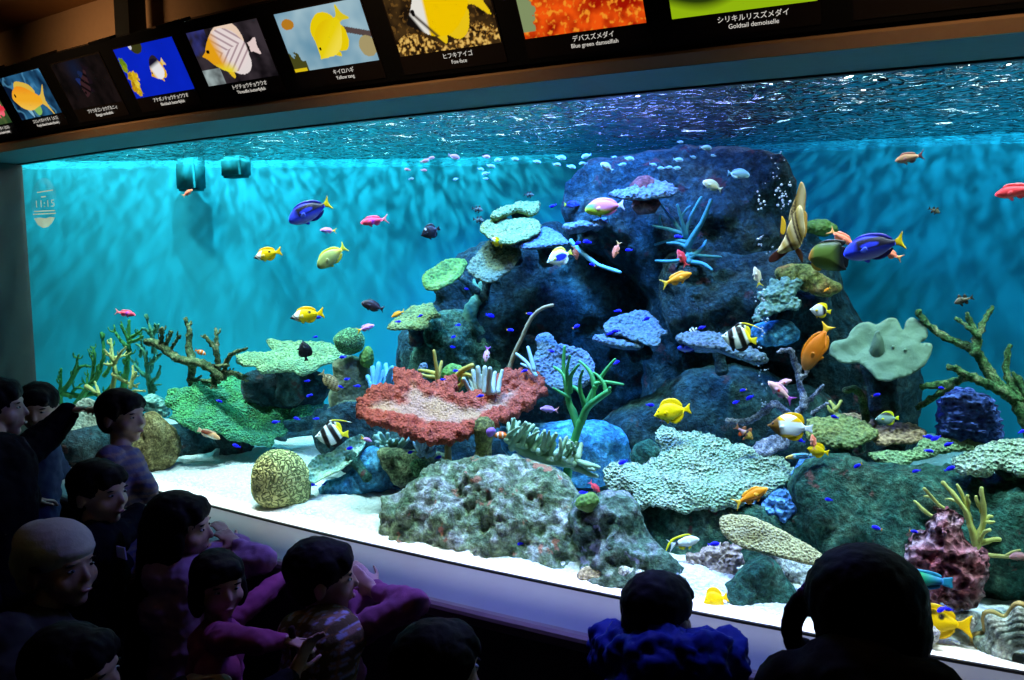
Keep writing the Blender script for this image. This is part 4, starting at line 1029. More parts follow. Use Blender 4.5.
# leaf coral and the blue lit knobs below it
LEAF = [(753, 322), (754, 312), (760, 304), (757, 297), (762, 289), (769, 287), (772, 279), (780, 281), (784, 274), (791, 282), (797, 278.5), (802, 281), (800, 288), (795, 297), (790, 305), (784, 310), (775, 314), (765, 318)]
coral_plate('lettuce_coral', 'frilly pale green lettuce coral on the cliff among the rising bubbles', LEAF, .84, m_polyp('lettuce_coral', (.16, .28, .24), (.05, .13, .12), 70, .8, .01), ((772, 306), (768, 326), 8), rk_deep, tilt=25, thick=.008, edge=.010, edge_scale=40, amp=.02, scale=14, lump=.008, seed=32, dish=-.02)
coral_plate('lettuce_coral', 'small round leaf coral just right of the frilly lettuce coral', [(784, 309), (788, 303), (793, 297.5), (799, 299), (801, 305), (798, 310), (791, 310)], .82, m_polyp('small_lettuce', (.18, .30, .24), (.06, .14, .12), 70, .8, .01), ((793, 306), (790, 318), 3), rk_deep, tilt=20, thick=.006, seed=33)
coral_plate('ledge_coral', 'flat ledge coral with a frosted blue rim under the black banded bannerfish', [
    (676, 338), (686, 334), (705, 333), (722, 335), (738, 342), (754, 351), (768, 358), (767, 363), (756, 363), (747, 361), (730, 353), (713, 349), (697, 347.5), (682, 342)], .62, c_blueplate, ((718, 346), (722, 372), 7), rk_deep, dd=.16, tilt=60, thick=.012, edge=.008, amp=.008, lump=.010, lump_scale=60, seed=34, belly=.05)
coral_plate('ledge_coral', 'dark ledge with a frosted rim high on the rock behind the pink wrasse', [
    (609, 195), (618, 191), (630, 188), (637, 182.5), (648, 180), (658, 182), (668, 186), (677, 190), (672, 196), (650, 198), (628, 199)], .80, c_blueplate, ((645, 194), (646, 206), 16), m_rock('rusty_stone', (.12, .04, .05), (.2, .06, .06), (.16, .1, .1), 8), tilt=50, edge=.008, amp=.008, lump=.008, seed=35)
coral_plate('ledge_coral', 'narrow dim ledge coral above the blue stick coral', [(562, 228), (574, 225), (590, 222), (607, 219.5), (604, 224), (588, 227), (570, 231)], .78, c_blueplate, ((586, 226), (588, 240), 12), rk_deep, tilt=60, edge=.006, seed=36)
branching('stick_coral', 'pale blue stick coral slanting down across the dark rock', [([(570.7, 240.5), (577, 248), (586, 256), (597, 264), (608, 268.5), (620, 272)], 2.6, 1.7)], .82, m_plain('pale_blue_stick', (.20, .46, .58), .7, .2, .25, 70, .6), knob=.004, spread=0, seed=21)
branching('antler_coral', 'blue antler coral with thin tines growing from the cliff above the orange anthias', [
    ([(690, 262), (688, 248), (686, 234), (690, 218), (701, 197.5)], 3.6, 1.4), ([(688, 246), (694, 235), (702, 222), (711, 200.5)], 4, 2), ([(686, 236), (682, 222), (677.5, 205)], 2.8, 1.3), ([(684, 236), (676, 224), (668, 214), (661, 204)], 2.8, 1.2), ([(684, 234), (668, 229), (653, 226)], 2.6, 1.2), ([(662, 228), (660, 221), (660, 215)], 1.8, 1.0), ([(686, 242), (672, 240), (655, 244.5)], 2.6, 1.2), ([(690, 250), (680, 244), (667, 243)], 2.4, 1.2),
    ([(690, 254), (704, 256), (721, 257)], 2.6, 1.2), ([(688, 256), (676, 261), (656, 261)], 2.8, 1.2), ([(690, 258), (702, 248), (706, 241)], 2.8, 1.4), ([(692, 262), (704, 264), (712, 270)], 2.6, 1.4), ([(680, 220), (686, 210), (690, 206)], 1.8, 1)], .86, c_bluedeep, knob=.003, seed=22)
branching('coral_branch', 'lavender crusted branch coral spreading above the white table coral', [
    ([(727, 420), (738, 422), (751, 420), (764, 412), (774, 404), (786, 412), (796, 420)], 3, 4), ([(796, 418), (802, 407), (812, 397), (823, 386)], 4, 2), ([(803, 408), (804, 396), (800, 386), (798, 366)], 4.2, 3.2), ([(798, 372), (794, 360), (790, 350), (779, 352)], 3.6, 2.2), ([(774, 405), (770, 408), (772, 402)], 3, 2), ([(812, 414), (820, 408), (828, 403.5)], 2.6, 1.6), ([(800, 378), (806, 374), (808, 368)], 2.6, 1.6)],
    .66, c_lav, knob=.009, knob_scale=80, seed=23, sub=6, seg=10)
coral_plate('plate_coral', 'lavender shelf coral at the rear edge of the white table coral', [(752, 450), (758, 443), (772, 438), (785, 435), (793, 438), (788, 446), (776, 453), (764, 459)], .52, c_lav, ((770, 446), (768, 466), 8), rk_deep, tilt=55, edge=.006, seed=37)
rock('encrusting_coral', 'rusty orange and olive crust on the rock shoulder under the batfish', [(776, 270), (790, 264), (806, 266), (822, 274), (838, 284), (840, 291), (826, 296), (800, 290), (780, 282)], .92, .04, m_rock('rusty_olive_crust', (.14, .17, .05), (.26, .26, .07), (.32, .14, .05), 12, 1, .02), cat='coral', amp=.015, seed=38, lump=.015, lump_scale=40)
rock('encrusting_coral', 'mossy yellow hump behind the batfish fin', [(804, 232), (806, 222), (816, 218), (828, 220), (836, 226), (838, 233), (822, 236)], 1.02, .05, c_moss, cat='coral', amp=.01, seed=39, lump=.01)
rock('encrusting_coral', 'blue lit knobbly crust under the lettuce coral', [(752, 330), (764, 322), (784, 320), (798, 326), (798, 338), (780, 346), (760, 346)], .88, .04, rk_bluelit, cat='coral', amp=.015, seed=41, lump=.015, lump_scale=40)

for (x0, y0, x1, y1, lab) in ((187, 160, 205, 191, 'dark square box standing in for a shadow at the waterline on the backdrop'), (232, 158, 250, 178, 'smaller dark box standing in for a shadow right of the square one')):  # added boxes in place of blurred dark shadows on the backdrop
    p, q = P(x0, y0, .80), P(x1, y1, .80); V, Fc = box((p.x, .72, q.z), (q.x + .02, .80, p.z))
    bm = bmesh.new(); vs = [bm.verts.new(v) for v in V]; [bm.faces.new([vs[i] for i in f]) for f in Fc]; bmesh.ops.bevel(bm, geom=bm.edges[:], offset=.012, segments=2, affect='EDGES')
    bm.verts.index_update(); thing('shadow_box', lab, 'box', [tuple(v.co) for v in bm.verts], [[v.index for v in f.verts] for f in bm.faces], m_plain('shadow_teal', (.010, .17, .21), .9, .02, .1)); bm.free()
# ================================================================== the fish
skin = m_attr('fish_skin', .5, .2, .12, 90)
finm = m_attr('fish_fin', .45, .3)
eye_black = m_plain('eye_black', (.004, .004, .005), .15, .6, .1)
eye_ring = m_plain('eye_ring', (.55, .5, .35), .3, .5, .1)


def C(h): return np.array(hx(h))


def lerp(a, b, t): return a * (1 - t)[:, None] + b * t[:, None]


def smooth(x, a, b): return np.clip((x - a) / (b - a), 0, 1)


def body_line(top, bot):
    return np.array(list(top) + list(bot)[::-1])


SHAPES = {
    'disc': dict(top=[(0, -.01), (.07, .035), (.16, .15), (.30, .28), (.50, .33), (.68, .25), (.80, .09), (.85, .05)], bot=[(.06, -.06), (.16, -.17), (.32, -.28), (.50, -.31), (.68, -.23), (.80, -.09), (.85, -.05)],
                 fins=dict(tail_fin=[(.83, .05), (.90, .075), (1, .12), (.985, 0), (1, -.12), (.90, -.075), (.83, -.05)], dorsal_fin=[(.26, .22), (.34, .32), (.52, .39), (.72, .36), (.80, .22), (.79, .08), (.62, .24), (.42, .28)],
                           anal_fin=[(.44, -.28), (.55, -.36), (.70, -.34), (.79, -.22), (.79, -.08), (.64, -.22)], pelvic_fin=[(.32, -.25), (.40, -.40), (.44, -.36), (.42, -.26)]), th=.10, eye=(.13, .04, .026)),
    'tang': dict(top=[(0, -.03), (.06, .02), (.16, .14), (.33, .235), (.55, .22), (.72, .12), (.82, .045)], bot=[(.05, -.06), (.14, -.13), (.30, -.22), (.50, -.225), (.70, -.13), (.82, -.045)],
                 fins=dict(tail_fin=[(.80, .04), (.88, .07), (1, .15), (.965, 0), (1, -.15), (.88, -.07), (.80, -.04)], dorsal_fin=[(.18, .14), (.28, .31), (.45, .36), (.64, .33), (.77, .20), (.78, .07), (.55, .18), (.33, .20)],
                           anal_fin=[(.38, -.20), (.50, -.33), (.66, -.30), (.77, -.18), (.78, -.07), (.58, -.17)], pelvic_fin=[(.26, -.18), (.33, -.30), (.38, -.27), (.36, -.2)]), th=.09, eye=(.15, .05, .022)),
    'oval': dict(top=[(0, -.01), (.06, .09), (.20, .18), (.40, .215), (.62, .165), (.78, .07), (.85, .04)], bot=[(.04, -.09), (.16, -.16), (.36, -.20), (.60, -.165), (.78, -.07), (.85, -.04)],
                 fins=dict(tail_fin=[(.83, .04), (.90, .07), (1, .17), (.955, 0), (1, -.17), (.90, -.07), (.83, -.04)], dorsal_fin=[(.16, .15), (.26, .225), (.45, .255), (.68, .20), (.80, .10), (.80, .05), (.6, .15), (.35, .19)],
                           anal_fin=[(.42, -.18), (.55, -.235), (.72, -.18), (.80, -.08), (.6, -.14)], pelvic_fin=[(.28, -.17), (.36, -.25), (.40, -.22), (.37, -.17)]), th=.085, eye=(.11, .03, .022)),
    'fox': dict(top=[(0, -.02), (.05, .015), (.13, .07), (.27, .165), (.46, .19), (.66, .13), (.80, .045)], bot=[(.04, -.05), (.13, -.10), (.28, -.17), (.48, -.185), (.68, -.115), (.80, -.04)],
                fins=dict(tail_fin=[(.78, .04), (.86, .07), (1, .17), (.955, 0), (1, -.17), (.86, -.07), (.78, -.04)], dorsal_fin=[(.20, .12), (.27, .215), (.45, .265), (.63, .235), (.76, .15), (.76, .06), (.6, .13), (.35, .16)],
                          anal_fin=[(.42, -.17), (.54, -.245), (.69, -.20), (.77, -.07), (.58, -.13)], pelvic_fin=[(.28, -.15), (.36, -.24), (.41, -.20), (.38, -.16)]), th=.085, eye=(.13, .035, .022)),
    'slim': dict(top=[(0, 0), (.08, .075), (.24, .135), (.44, .135), (.64, .085), (.78, .04)], bot=[(.05, -.05), (.18, -.11), (.40, -.13), (.62, -.08), (.78, -.035)],
                 fins=dict(tail_fin=[(.75, .035), (.85, .075), (1, .18), (.89, 0), (1, -.18), (.85, -.075), (.75, -.035)], dorsal_fin=[(.18, .11), (.27, .19), (.45, .19), (.62, .165), (.71, .10), (.66, .07), (.4, .12)],
                           anal_fin=[(.46, -.11), (.54, -.18), (.66, -.14), (.68, -.06), (.58, -.08)], pelvic_fin=[(.26, -.11), (.38, -.21), (.40, -.15), (.34, -.11)]), th=.075, eye=(.11, .03, .02)),
    'wrasse': dict(top=[(0, 0), (.08, .06), (.25, .105), (.5, .105), (.72, .07), (.84, .045)], bot=[(.06, -.05), (.22, -.10), (.48, -.105), (.72, -.065), (.84, -.04)],
                   fins=dict(tail_fin=[(.82, .045), (.92, .07), (1, .08), (.99, 0), (1, -.08), (.92, -.07), (.82, -.045)], dorsal_fin=[(.22, .09), (.30, .14), (.6, .14), (.80, .10), (.79, .05), (.5, .09)],
                             anal_fin=[(.46, -.09), (.56, -.14), (.78, -.10), (.78, -.05), (.6, -.08)]), th=.07, eye=(.10, .02, .018)),
    'cardinal': dict(top=[(0, 0), (.08, .08), (.22, .19), (.38, .20), (.55, .12), (.72, .06), (.80, .05)], bot=[(.05, -.07), (.20, -.15), (.38, -.17), (.56, -.10), (.72, -.06), (.80, -.045)],
                     fins=dict(tail_fin=[(.78, .045), (.87, .08), (1, .18), (.93, 0), (1, -.18), (.87, -.08), (.78, -.045)], dorsal_fin=[(.24, .17), (.30, .35), (.38, .36), (.44, .17)], rear_dorsal_fin=[(.50, .12), (.56, .28), (.66, .26), (.68, .08)],
                               anal_fin=[(.48, -.12), (.56, -.27), (.66, -.22), (.66, -.07)], pelvic_fin=[(.24, -.14), (.32, -.32), (.38, -.28), (.36, -.15)]), th=.085, eye=(.11, .03, .035)),
}


def flat_fin(poly, step, th):
    V2, T, s, rim = fill(catmull(poly, 3), step, 3)
    k = np.clip(s / max(s.max(), 1e-6), 0, 1); h = th * (.35 + .65 * k)
    return solid(V2, T, rim, h, -h)


SPEC = {}


def species(key, shape, col, fincol=None, step=.03, hscale=1.0, skip=(), extra=None):
    sh = SHAPES[shape]; fincol = fincol or {}
    o = body_line(sh['top'], sh['bot']) * np.array([1, hscale])
    V2, T, s, rim = fill(catmull(o, 4), step, 2)
    k = np.clip(s / s.max(), 0, 1); h = sh['th'] * np.sqrt(1 - (1 - k) ** 2) * (1 - .45 * smooth(V2[:, 0], .5, .9))
    V, Fc = solid(V2, T, rim, h, -h)
    X, Y = V[:, 0], V[:, 1]
    c = col(X, Y / hscale); W = np.stack([X - .5, -V[:, 2], Y], 1)
    parts = [('body', new_mesh(key, W, Fc, skin, True, c), None)]
    fins = dict(sh['fins']); fins.update(extra or {})
    for fn, poly in fins.items():
        if fn in skip: continue
        fv, ff = flat_fin(np.array(poly) * np.array([1, hscale]), max(step, .025), .006)
        f = fincol.get(fn, fincol.get('all'))
        cc = f(fv[:, 0], fv[:, 1] / hscale) if callable(f) else np.tile(C(f), (len(fv), 1)) if f else col(np.clip(fv[:, 0], 0, 1), fv[:, 1] / hscale)
        parts.append((fn, new_mesh(fn, np.stack([fv[:, 0] - .5, -fv[:, 2], fv[:, 1]], 1), ff, finm, True, cc), None))
    if 'pectoral_fin' not in skip:
        for sd in (-1, 1):
            fv, ff = flat_fin(np.array([(.27, -.02), (.36, .045), (.40, .0), (.38, -.06), (.31, -.06)]) * np.array([1, hscale]), .03, .004)
            yy = sd * (sh['th'] * .92 + (fv[:, 0] - .27) * .35)
            f = fincol.get('pectoral_fin', fincol.get('all'))
            cc = f(fv[:, 0], fv[:, 1]) if callable(f) else np.tile(C(f), (len(fv), 1)) if f else col(fv[:, 0], fv[:, 1]) * 1.1
            parts.append(('pectoral_fin', new_mesh('pectoral_fin', np.stack([fv[:, 0] - .5, yy + fv[:, 2], fv[:, 1]], 1), ff if sd < 0 else [q[::-1] for q in ff], finm, True, np.clip(cc, 0, 1)), None))
    if 'eye' not in skip:
        ex, ey, er = sh['eye']
        for sd in (-1, 1):
            V_, F_ = [], []
            for j, (rr, yy) in enumerate(((1, .0), (.92, .35), (.6, .7), (.0, .85))):
                for a in range(10): V_.append((ex - .5 + er * rr * math.cos(a * .6283), sd * (sh['th'] * .52 + er * yy), ey * hscale + er * rr * math.sin(a * .6283)))
            for j in range(3):
                for a in range(10):
                    q = (j * 10 + a, j * 10 + (a + 1) % 10, j * 10 + 10 + (a + 1) % 10, j * 10 + 10 + a); F_.append(q if sd < 0 else q[::-1])
            parts.append(('eye', new_mesh('eye', V_, F_, eye_black), None))
    SPEC[key] = parts


def fish(key, name, label, nose, tail, d, yaw=0, top=(0, -1), cat='fish', group=None, detail=True):
    a, b = P(nose[0], nose[1], d), P(tail[0], tail[1], d)
    mid = (a + b) / 2; toc = (EYE - mid).normalized()
    x = (b - a); x -= toc * x.dot(toc); L = x.length; x.normalize()
    upv = P(nose[0] + top[0] * 10, nose[1] + top[1] * 10, d) - a
    z = upv - x * upv.dot(x) - toc * (upv - x * upv.dot(x)).dot(toc)
    z -= x * z.dot(x); z.normalize()
    if yaw:
        q = Matrix.Rotation(R(yaw), 3, z); x = q @ x; L = L / max(.4, math.cos(R(yaw)))
    y = z.cross(x)
    M = Matrix((x, y, z)).transposed().to_4x4(); M = Matrix.Translation(mid) @ M @ Matrix.Scale(L, 4)
    root = None
    for pn, me, _ in SPEC[key]:
        if root is None:
            root = obj(name, me); root.matrix_world = M; ORG[root.name] = np.array(mid)
        elif detail: obj(pn, me, root)
        elif pn == 'tail_fin': obj(pn, me, root)
    return tag(root, label, cat, group)


def plainc(h, belly=None, back=None):
    a = C(h); bl = C(belly) if belly else a; bk = C(back) if back else a
    def f(x, y):
        t = np.clip(y / .2, -1, 1)
        return lerp(lerp(np.tile(a, (len(x), 1)), np.tile(bl, (len(x), 1)), smooth(-t, .1, .8)), np.tile(bk, (len(x), 1)), smooth(t, .2, .9))
    return f


def bands(base, lst):
    """lst: (x0, x1, slant, colour) bars across the body"""
    def f(x, y):
        c = np.tile(C(base), (len(x), 1))
        for x0, x1, sl, h in lst:
            q = x + y * sl; m = smooth(q, x0 - .015, x0 + .015) * (1 - smooth(q, x1 - .015, x1 + .015)); c = lerp(c, np.tile(C(h), (len(x), 1)), m)
        return c
    return f


def spot(f, cx, cy, r, h, ry=None):
    def g(x, y):
        c = f(x, y); e = np.sqrt(((x - cx) / r) ** 2 + ((y - cy) / (ry or r)) ** 2)
        return lerp(c, np.tile(C(h), (len(x), 1)), 1 - smooth(e, .8, 1.1))
    return g


def bluetang(x, y):
    c = np.tile(C('#2a3fd8'), (len(x), 1)); c = lerp(c, np.tile(C('#8f97c8'), (len(x), 1)), smooth(-y, .04, .19))
    blk = smooth(y, -.03, .0) * smooth(x, .16, .26) * (1 - smooth(x, .86, .9))
    e = np.sqrt(((x - .44) / .15) ** 2 + ((y - .055) / .045) ** 2)
    c = lerp(c, np.tile(C('#07071c'), (len(x), 1)), blk * smooth(e, .85, 1.1))
    top = smooth(y, .16, .2); return lerp(c, np.tile(C('#1d2fd0'), (len(x), 1)), top)


def foxface(x, y):
    c = bands('#ffd000', [(-.2, .27, -.35, '#f2efe6'), (-.2, .10, .55, '#14100e'), (.13, .165, .9, '#3a2a20')])(x, y)
    c = spot(lambda a, b: c, .58, .075, .045, '#17100a')(x, y)
    return lerp(c, np.tile(C('#ffb400'), (len(x), 1)), smooth(y, .12, .2) * smooth(x, .3, .4))


W = '#eef0ea'
species('blue_tang', 'oval', bluetang, {'tail_fin': lambda x, y: lerp(np.tile(C('#f4d91c'), (len(x), 1)), np.tile(C('#0a0a30'), (len(x), 1)), smooth(np.abs(y) - (x - .83) * .8, .0, .03)), 'dorsal_fin': '#1a1f8c', 'anal_fin': '#151a70', 'pectoral_fin': '#4a62e8', 'pelvic_fin': '#2a3fd8'}, step=.02)
species('foxface', 'fox', foxface, {'tail_fin': '#ffc800', 'dorsal_fin': '#ffc000', 'anal_fin': '#ffc800', 'pelvic_fin': '#ffd84a', 'pectoral_fin': '#ffe27a'}, step=.018)
species('yellow_tang', 'tang', plainc('#ffd400', '#ffdc30', '#f5c400'), {'all': '#ffce00'}, step=.03)
species('yellow_tang_tall', 'tang', plainc('#ffd400', '#ffdc30', '#f5c400'), {'all': '#ffce00'}, step=.03, hscale=1.35)
species('lemon_butterfly', 'disc', plainc('#f7c800', '#ffe060'), {'all': '#ffd000'}, step=.04, hscale=.85)
species('pale_angel', 'oval', lambda x, y: lerp(lerp(np.tile(C('#a3b56a'), (len(x), 1)), np.tile(C('#39592f'), (len(x), 1)), 1 - smooth(x, .02, .14)), np.tile(C('#e2d64a'), (len(x), 1)), smooth(x, .62, .8)), {'all': '#dcd83c', 'pectoral_fin': '#c8d090'}, step=.03, hscale=1.05)
species('anthias_pink', 'slim', lambda x, y: lerp(np.tile(C('#ff4f6a'), (len(x), 1)), np.tile(C('#c04ae0'), (len(x), 1)), smooth(-np.abs(x - .4) - np.abs(y), -.16, -.05)), {'all': '#ff5a78', 'tail_fin': '#ff8a8a'}, step=.05)
species('anthias_orange', 'slim', plainc('#ff9a1c', '#ffb860', '#f08010'), {'all': '#ffb030', 'tail_fin': '#ffc83c'}, step=.035)
species('anthias_salmon', 'slim', plainc('#ff8a6a', '#ffc0a8', '#f0785a'), {'all': '#ff9c80', 'tail_fin': '#ffb870'}, step=.05)
species('anthias_lilac', 'slim', lambda x, y: lerp(np.tile(C('#d890d8'), (len(x), 1)), np.tile(C('#ffb020'), (len(x), 1)), smooth(x, .62, .8)), {'all': '#e0a0d0', 'tail_fin': '#ffc020'}, step=.05)
species('anthias_rose', 'slim', spot(plainc('#f0b4b8', '#f7d8d8', '#e090a0'), .42, -.03, .06, '#e03030'), {'all': '#e8a8d0', 'tail_fin': '#d060d8'}, step=.04)
species('black_damsel', 'disc', plainc('#141216', '#1c1a1e'), {'all': '#0e0c10'}, step=.05, hscale=.88)
species('black_damsel_white_spot', 'disc', spot(plainc('#121014', '#1a181c'), .34, .20, .05, '#e8e8e8'), {'all': '#0e0c10'}, step=.04, hscale=.95)
species('dusky_damsel', 'oval', plainc('#2a1c20', '#3a2a28'), {'all': '#181014'}, step=.045, hscale=1.0)
species('bannerfish', 'disc', bands(W, [(.20, .36, .35, '#15100e'), (.50, .68, .55, '#15100e'), (.76, 1.2, .6, '#f0d020')]), {'tail_fin': '#f0d428', 'dorsal_fin': lambda x, y: bands(W, [(.62, .70, .3, '#15100e'), (.70, 1.2, .2, '#f2d420')])(x, y), 'anal_fin': '#18120f', 'pelvic_fin': '#15100e'}, step=.022,
        extra={'banner': [(.32, .30), (.38, .40), (.52, .46), (.80, .44), (1.12, .34), (.80, .40), (.55, .42), (.44, .36), (.40, .30)]})
species('threadfin_butterfly', 'disc', lambda x, y: lerp(lerp(np.tile(C('#d8dce0'), (len(x), 1)), np.tile(C('#16141c'), (len(x), 1)), smooth(x + y * .25, .58, .66) * (1 - smooth(x, .76, .8))), np.tile(C('#f4d818'), (len(x), 1)), smooth(np.sqrt(((x - .42) / .42) ** 2 + (y / .31) ** 2), .86, .95) * smooth(x, .3, .45)), {'all': '#f4d818'}, step=.03)
species('grey_butterfly', 'disc', lambda x, y: lerp(np.tile(C('#8fa89c'), (len(x), 1)), np.tile(C('#1a2018'), (len(x), 1)), smooth(y + x * .2, .22, .30)), {'all': '#d8d81c', 'pelvic_fin': '#a8b890'}, step=.03, hscale=.85)
species('pyramid_butterfly', 'disc', lambda x, y: lerp(lerp(np.tile(C('#f2f2ee'), (len(x), 1)), np.tile(C('#f7b800'), (len(x), 1)), np.maximum(smooth(y - .9 * np.abs(x - .48) * 0, .12, .15) * 1.0 * smooth(np.abs(x - .46) + (.25 - y), .14, .18), smooth(-y, .2, .23))), np.tile(C('#6a4510'), (len(x), 1)), 1 - smooth(x + .2 * y, .26, .32)), {'dorsal_fin': '#f7b400', 'anal_fin': '#f7c000', 'tail_fin': '#eef2f0', 'pelvic_fin': '#f2f2ee', 'pectoral_fin': '#e8e8e0'}, step=.024, hscale=.85)
species('ring_butterfly', 'disc', lambda x, y: lerp(lerp(np.tile(C('#e8e8d8'), (len(x), 1)), np.tile(C('#1c2c9c'), (len(x), 1)), 1 - smooth(np.sqrt(((x - .55) / .24) ** 2 + ((y + .02) / .15) ** 2), .9, 1.05)), np.tile(C('#f0c820'), (len(x), 1)), smooth(y, .2, .26) * smooth(x, .3, .4)), {'all': '#f0d040', 'pelvic_fin': '#e8e8d8', 'anal_fin': '#e0e4d8'}, step=.035, hscale=.9)
species('cardinal', 'cardinal', bands('#6a6a58', [(.36, .46, 0, '#22241c'), (.7, .76, 0, '#2c2c22')]), {'all': '#33342a'}, step=.05)
species('pajama_cardinal', 'cardinal', lambda x, y: lerp(lerp(np.tile(C('#e0a848'), (len(x), 1)), np.tile(C('#2a1c30'), (len(x), 1)), smooth(x, .34, .36) * (1 - smooth(x, .44, .46))), np.tile(C('#b88a90'), (len(x), 1)), smooth(x, .46, .5)), {'all': '#9a5a3a', 'anal_fin': '#c84818'}, step=.04)
species('green_chromis', 'oval', plainc('#7fb0c8', '#b0d0d8', '#5f98b8'), {'all': '#6fa4c0'}, step=.09, skip=('eye', 'pectoral_fin', 'pelvic_fin'))
species('pink_chromis', 'oval', plainc('#b88a92', '#c8a8a8', '#a87078'), {'all': '#b08a90'}, step=.09, skip=('eye', 'pectoral_fin', 'pelvic_fin'))
species('blue_damsel', 'oval', plainc('#1410e8', '#2a1cf0', '#0f0cd0'), {'all': '#1a14e0'}, step=.09, skip=('eye', 'pectoral_fin', 'pelvic_fin'))
species('yellowtail_damsel', 'oval', plainc('#1410e8', '#2a1cf0', '#0f0cd0'), {'all': '#1a14e0', 'tail_fin': '#f0b020'}, step=.09, skip=('eye', 'pectoral_fin', 'pelvic_fin'))
species('cream_damsel', 'oval', plainc('#dcd8b0', '#f0ecd8', '#b8bc98'), {'all': '#c8d0b0'}, step=.05)
species('wrasse_redgreen', 'oval', lambda x, y: lerp(lerp(np.tile(C('#f07888'), (len(x), 1)), np.tile(C('#6f8a50'), (len(x), 1)), (1 - smooth(x, .2, .34)) * (1 - smooth(y, .1, .14))), np.tile(C('#c0c428'), (len(x), 1)), smooth(-y - .02 + (.5 - x) * .25, .02, .10) * (1 - smooth(x, .6, .7))), {'dorsal_fin': '#ff88a8', 'tail_fin': '#f0d8e8', 'anal_fin': '#f080b8', 'pelvic_fin': '#c8c830', 'pectoral_fin': '#f09080'}, step=.03, hscale=.95)
species('wrasse_brown', 'wrasse', lambda x, y: lerp(lerp(np.tile(C('#e8a878'), (len(x), 1)), np.tile(C('#7a3018'), (len(x), 1)), smooth(x + y, .45, .55)), np.tile(C('#f6e6d8'), (len(x), 1)), smooth(-y, .045, .07)), {'all': '#e0b090'}, step=.03, hscale=1.2)
species('wrasse_green', 'wrasse', lambda x, y: lerp(np.tile(C('#1c9a50'), (len(x), 1)), np.tile(C('#1c5fb0'), (len(x), 1)), smooth(x, .45, .9)), {'all': '#1c7fa0'}, step=.03, hscale=1.25)
species('wrasse_neon', 'wrasse', lambda x, y: lerp(lerp(np.tile(C('#e8c060'), (len(x), 1)), np.tile(C('#101030'), (len(x), 1)), smooth(x, .2, .3) * (1 - smooth(np.abs(y - .02), .03, .045))), np.tile(C('#50c0e8'), (len(x), 1)), smooth(x, .25, .4) * smooth(np.abs(y - .02), .03, .05)), {'all': '#90c0d8'}, step=.035, hscale=.8)
species('orange_parrot', 'oval', lambda x, y: lerp(np.tile(C('#f08018'), (len(x), 1)), np.tile(C('#b87838'), (len(x), 1)), 1 - smooth(x, .1, .4)), {'all': '#f08a1c', 'tail_fin': '#ffc030'}, step=.028, hscale=.85)
species('clown_fish', 'oval', bands('#e07020', [(.22, .30, 0, W), (.52, .60, 0, '#e8d8c8')]), {'all': '#d86018'}, step=.05)
species('tan_hawkfish', 'oval', lambda x, y: lerp(np.tile(C('#b89868'), (len(x), 1)), np.tile(C('#5a4428'), (len(x), 1)), smooth(np.sin(x * 40 + y * 30) * np.cos(y * 50), .1, .4)), {'all': '#a8885c'}, step=.03)
species('white_damsel', 'slim', plainc('#e8dcd4', '#f4f0ec', '#d8b0a8'), {'all': '#e8e0c8', 'tail_fin': '#e8c840'}, step=.05)
species('red_snapper', 'slim', plainc('#f04858', '#ff9090', '#e03048'), {'all': '#f05868', 'pelvic_fin': '#ff6a90'}, step=.04, hscale=1.1)
species('brown_grouper', 'slim', plainc('#b08a70', '#d0b098', '#906850'), {'all': '#9a6a68', 'tail_fin': '#6a4450'}, step=.04, hscale=1.15)
species('humbug', 'disc', bands(W, [(.12, .24, 0, '#101014'), (.40, .54, 0, '#101014'), (.70, .82, 0, '#101014')]), {'all': '#101014', 'tail_fin': W}, step=.06, skip=('eye', 'pectoral_fin'))
species('lilac_fish', 'slim', plainc('#a878c0', '#c8a0c8', '#8058b0'), {'all': '#b078b8', 'tail_fin': '#d08890'}, step=.05)
species('sail_snapper', 'slim', lambda x, y: lerp(np.tile(C('#e6e8e4'), (len(x), 1)), np.tile(C('#12141c'), (len(x), 1)), smooth(x, .64, .68) * (1 - smooth(x, .74, .78)) * smooth(y, -.06, .0)), {'dorsal_fin': '#e8d81c', 'anal_fin': '#e8d020', 'tail_fin': '#d8dcdc', 'pelvic_fin': '#e8d020'}, step=.03, hscale=1.15,
        extra={'dorsal_fin': [(.18, .10), (.30, .16), (.52, .15), (.74, .12), (.95, .0), (1.16, -.20), (.98, .06), (.80, .17), (.5, .21), (.28, .20)]})
species('grey_round', 'oval', plainc('#b87878', '#c8a0a0', '#9a6a70'), {'all': '#b08080'}, step=.05)

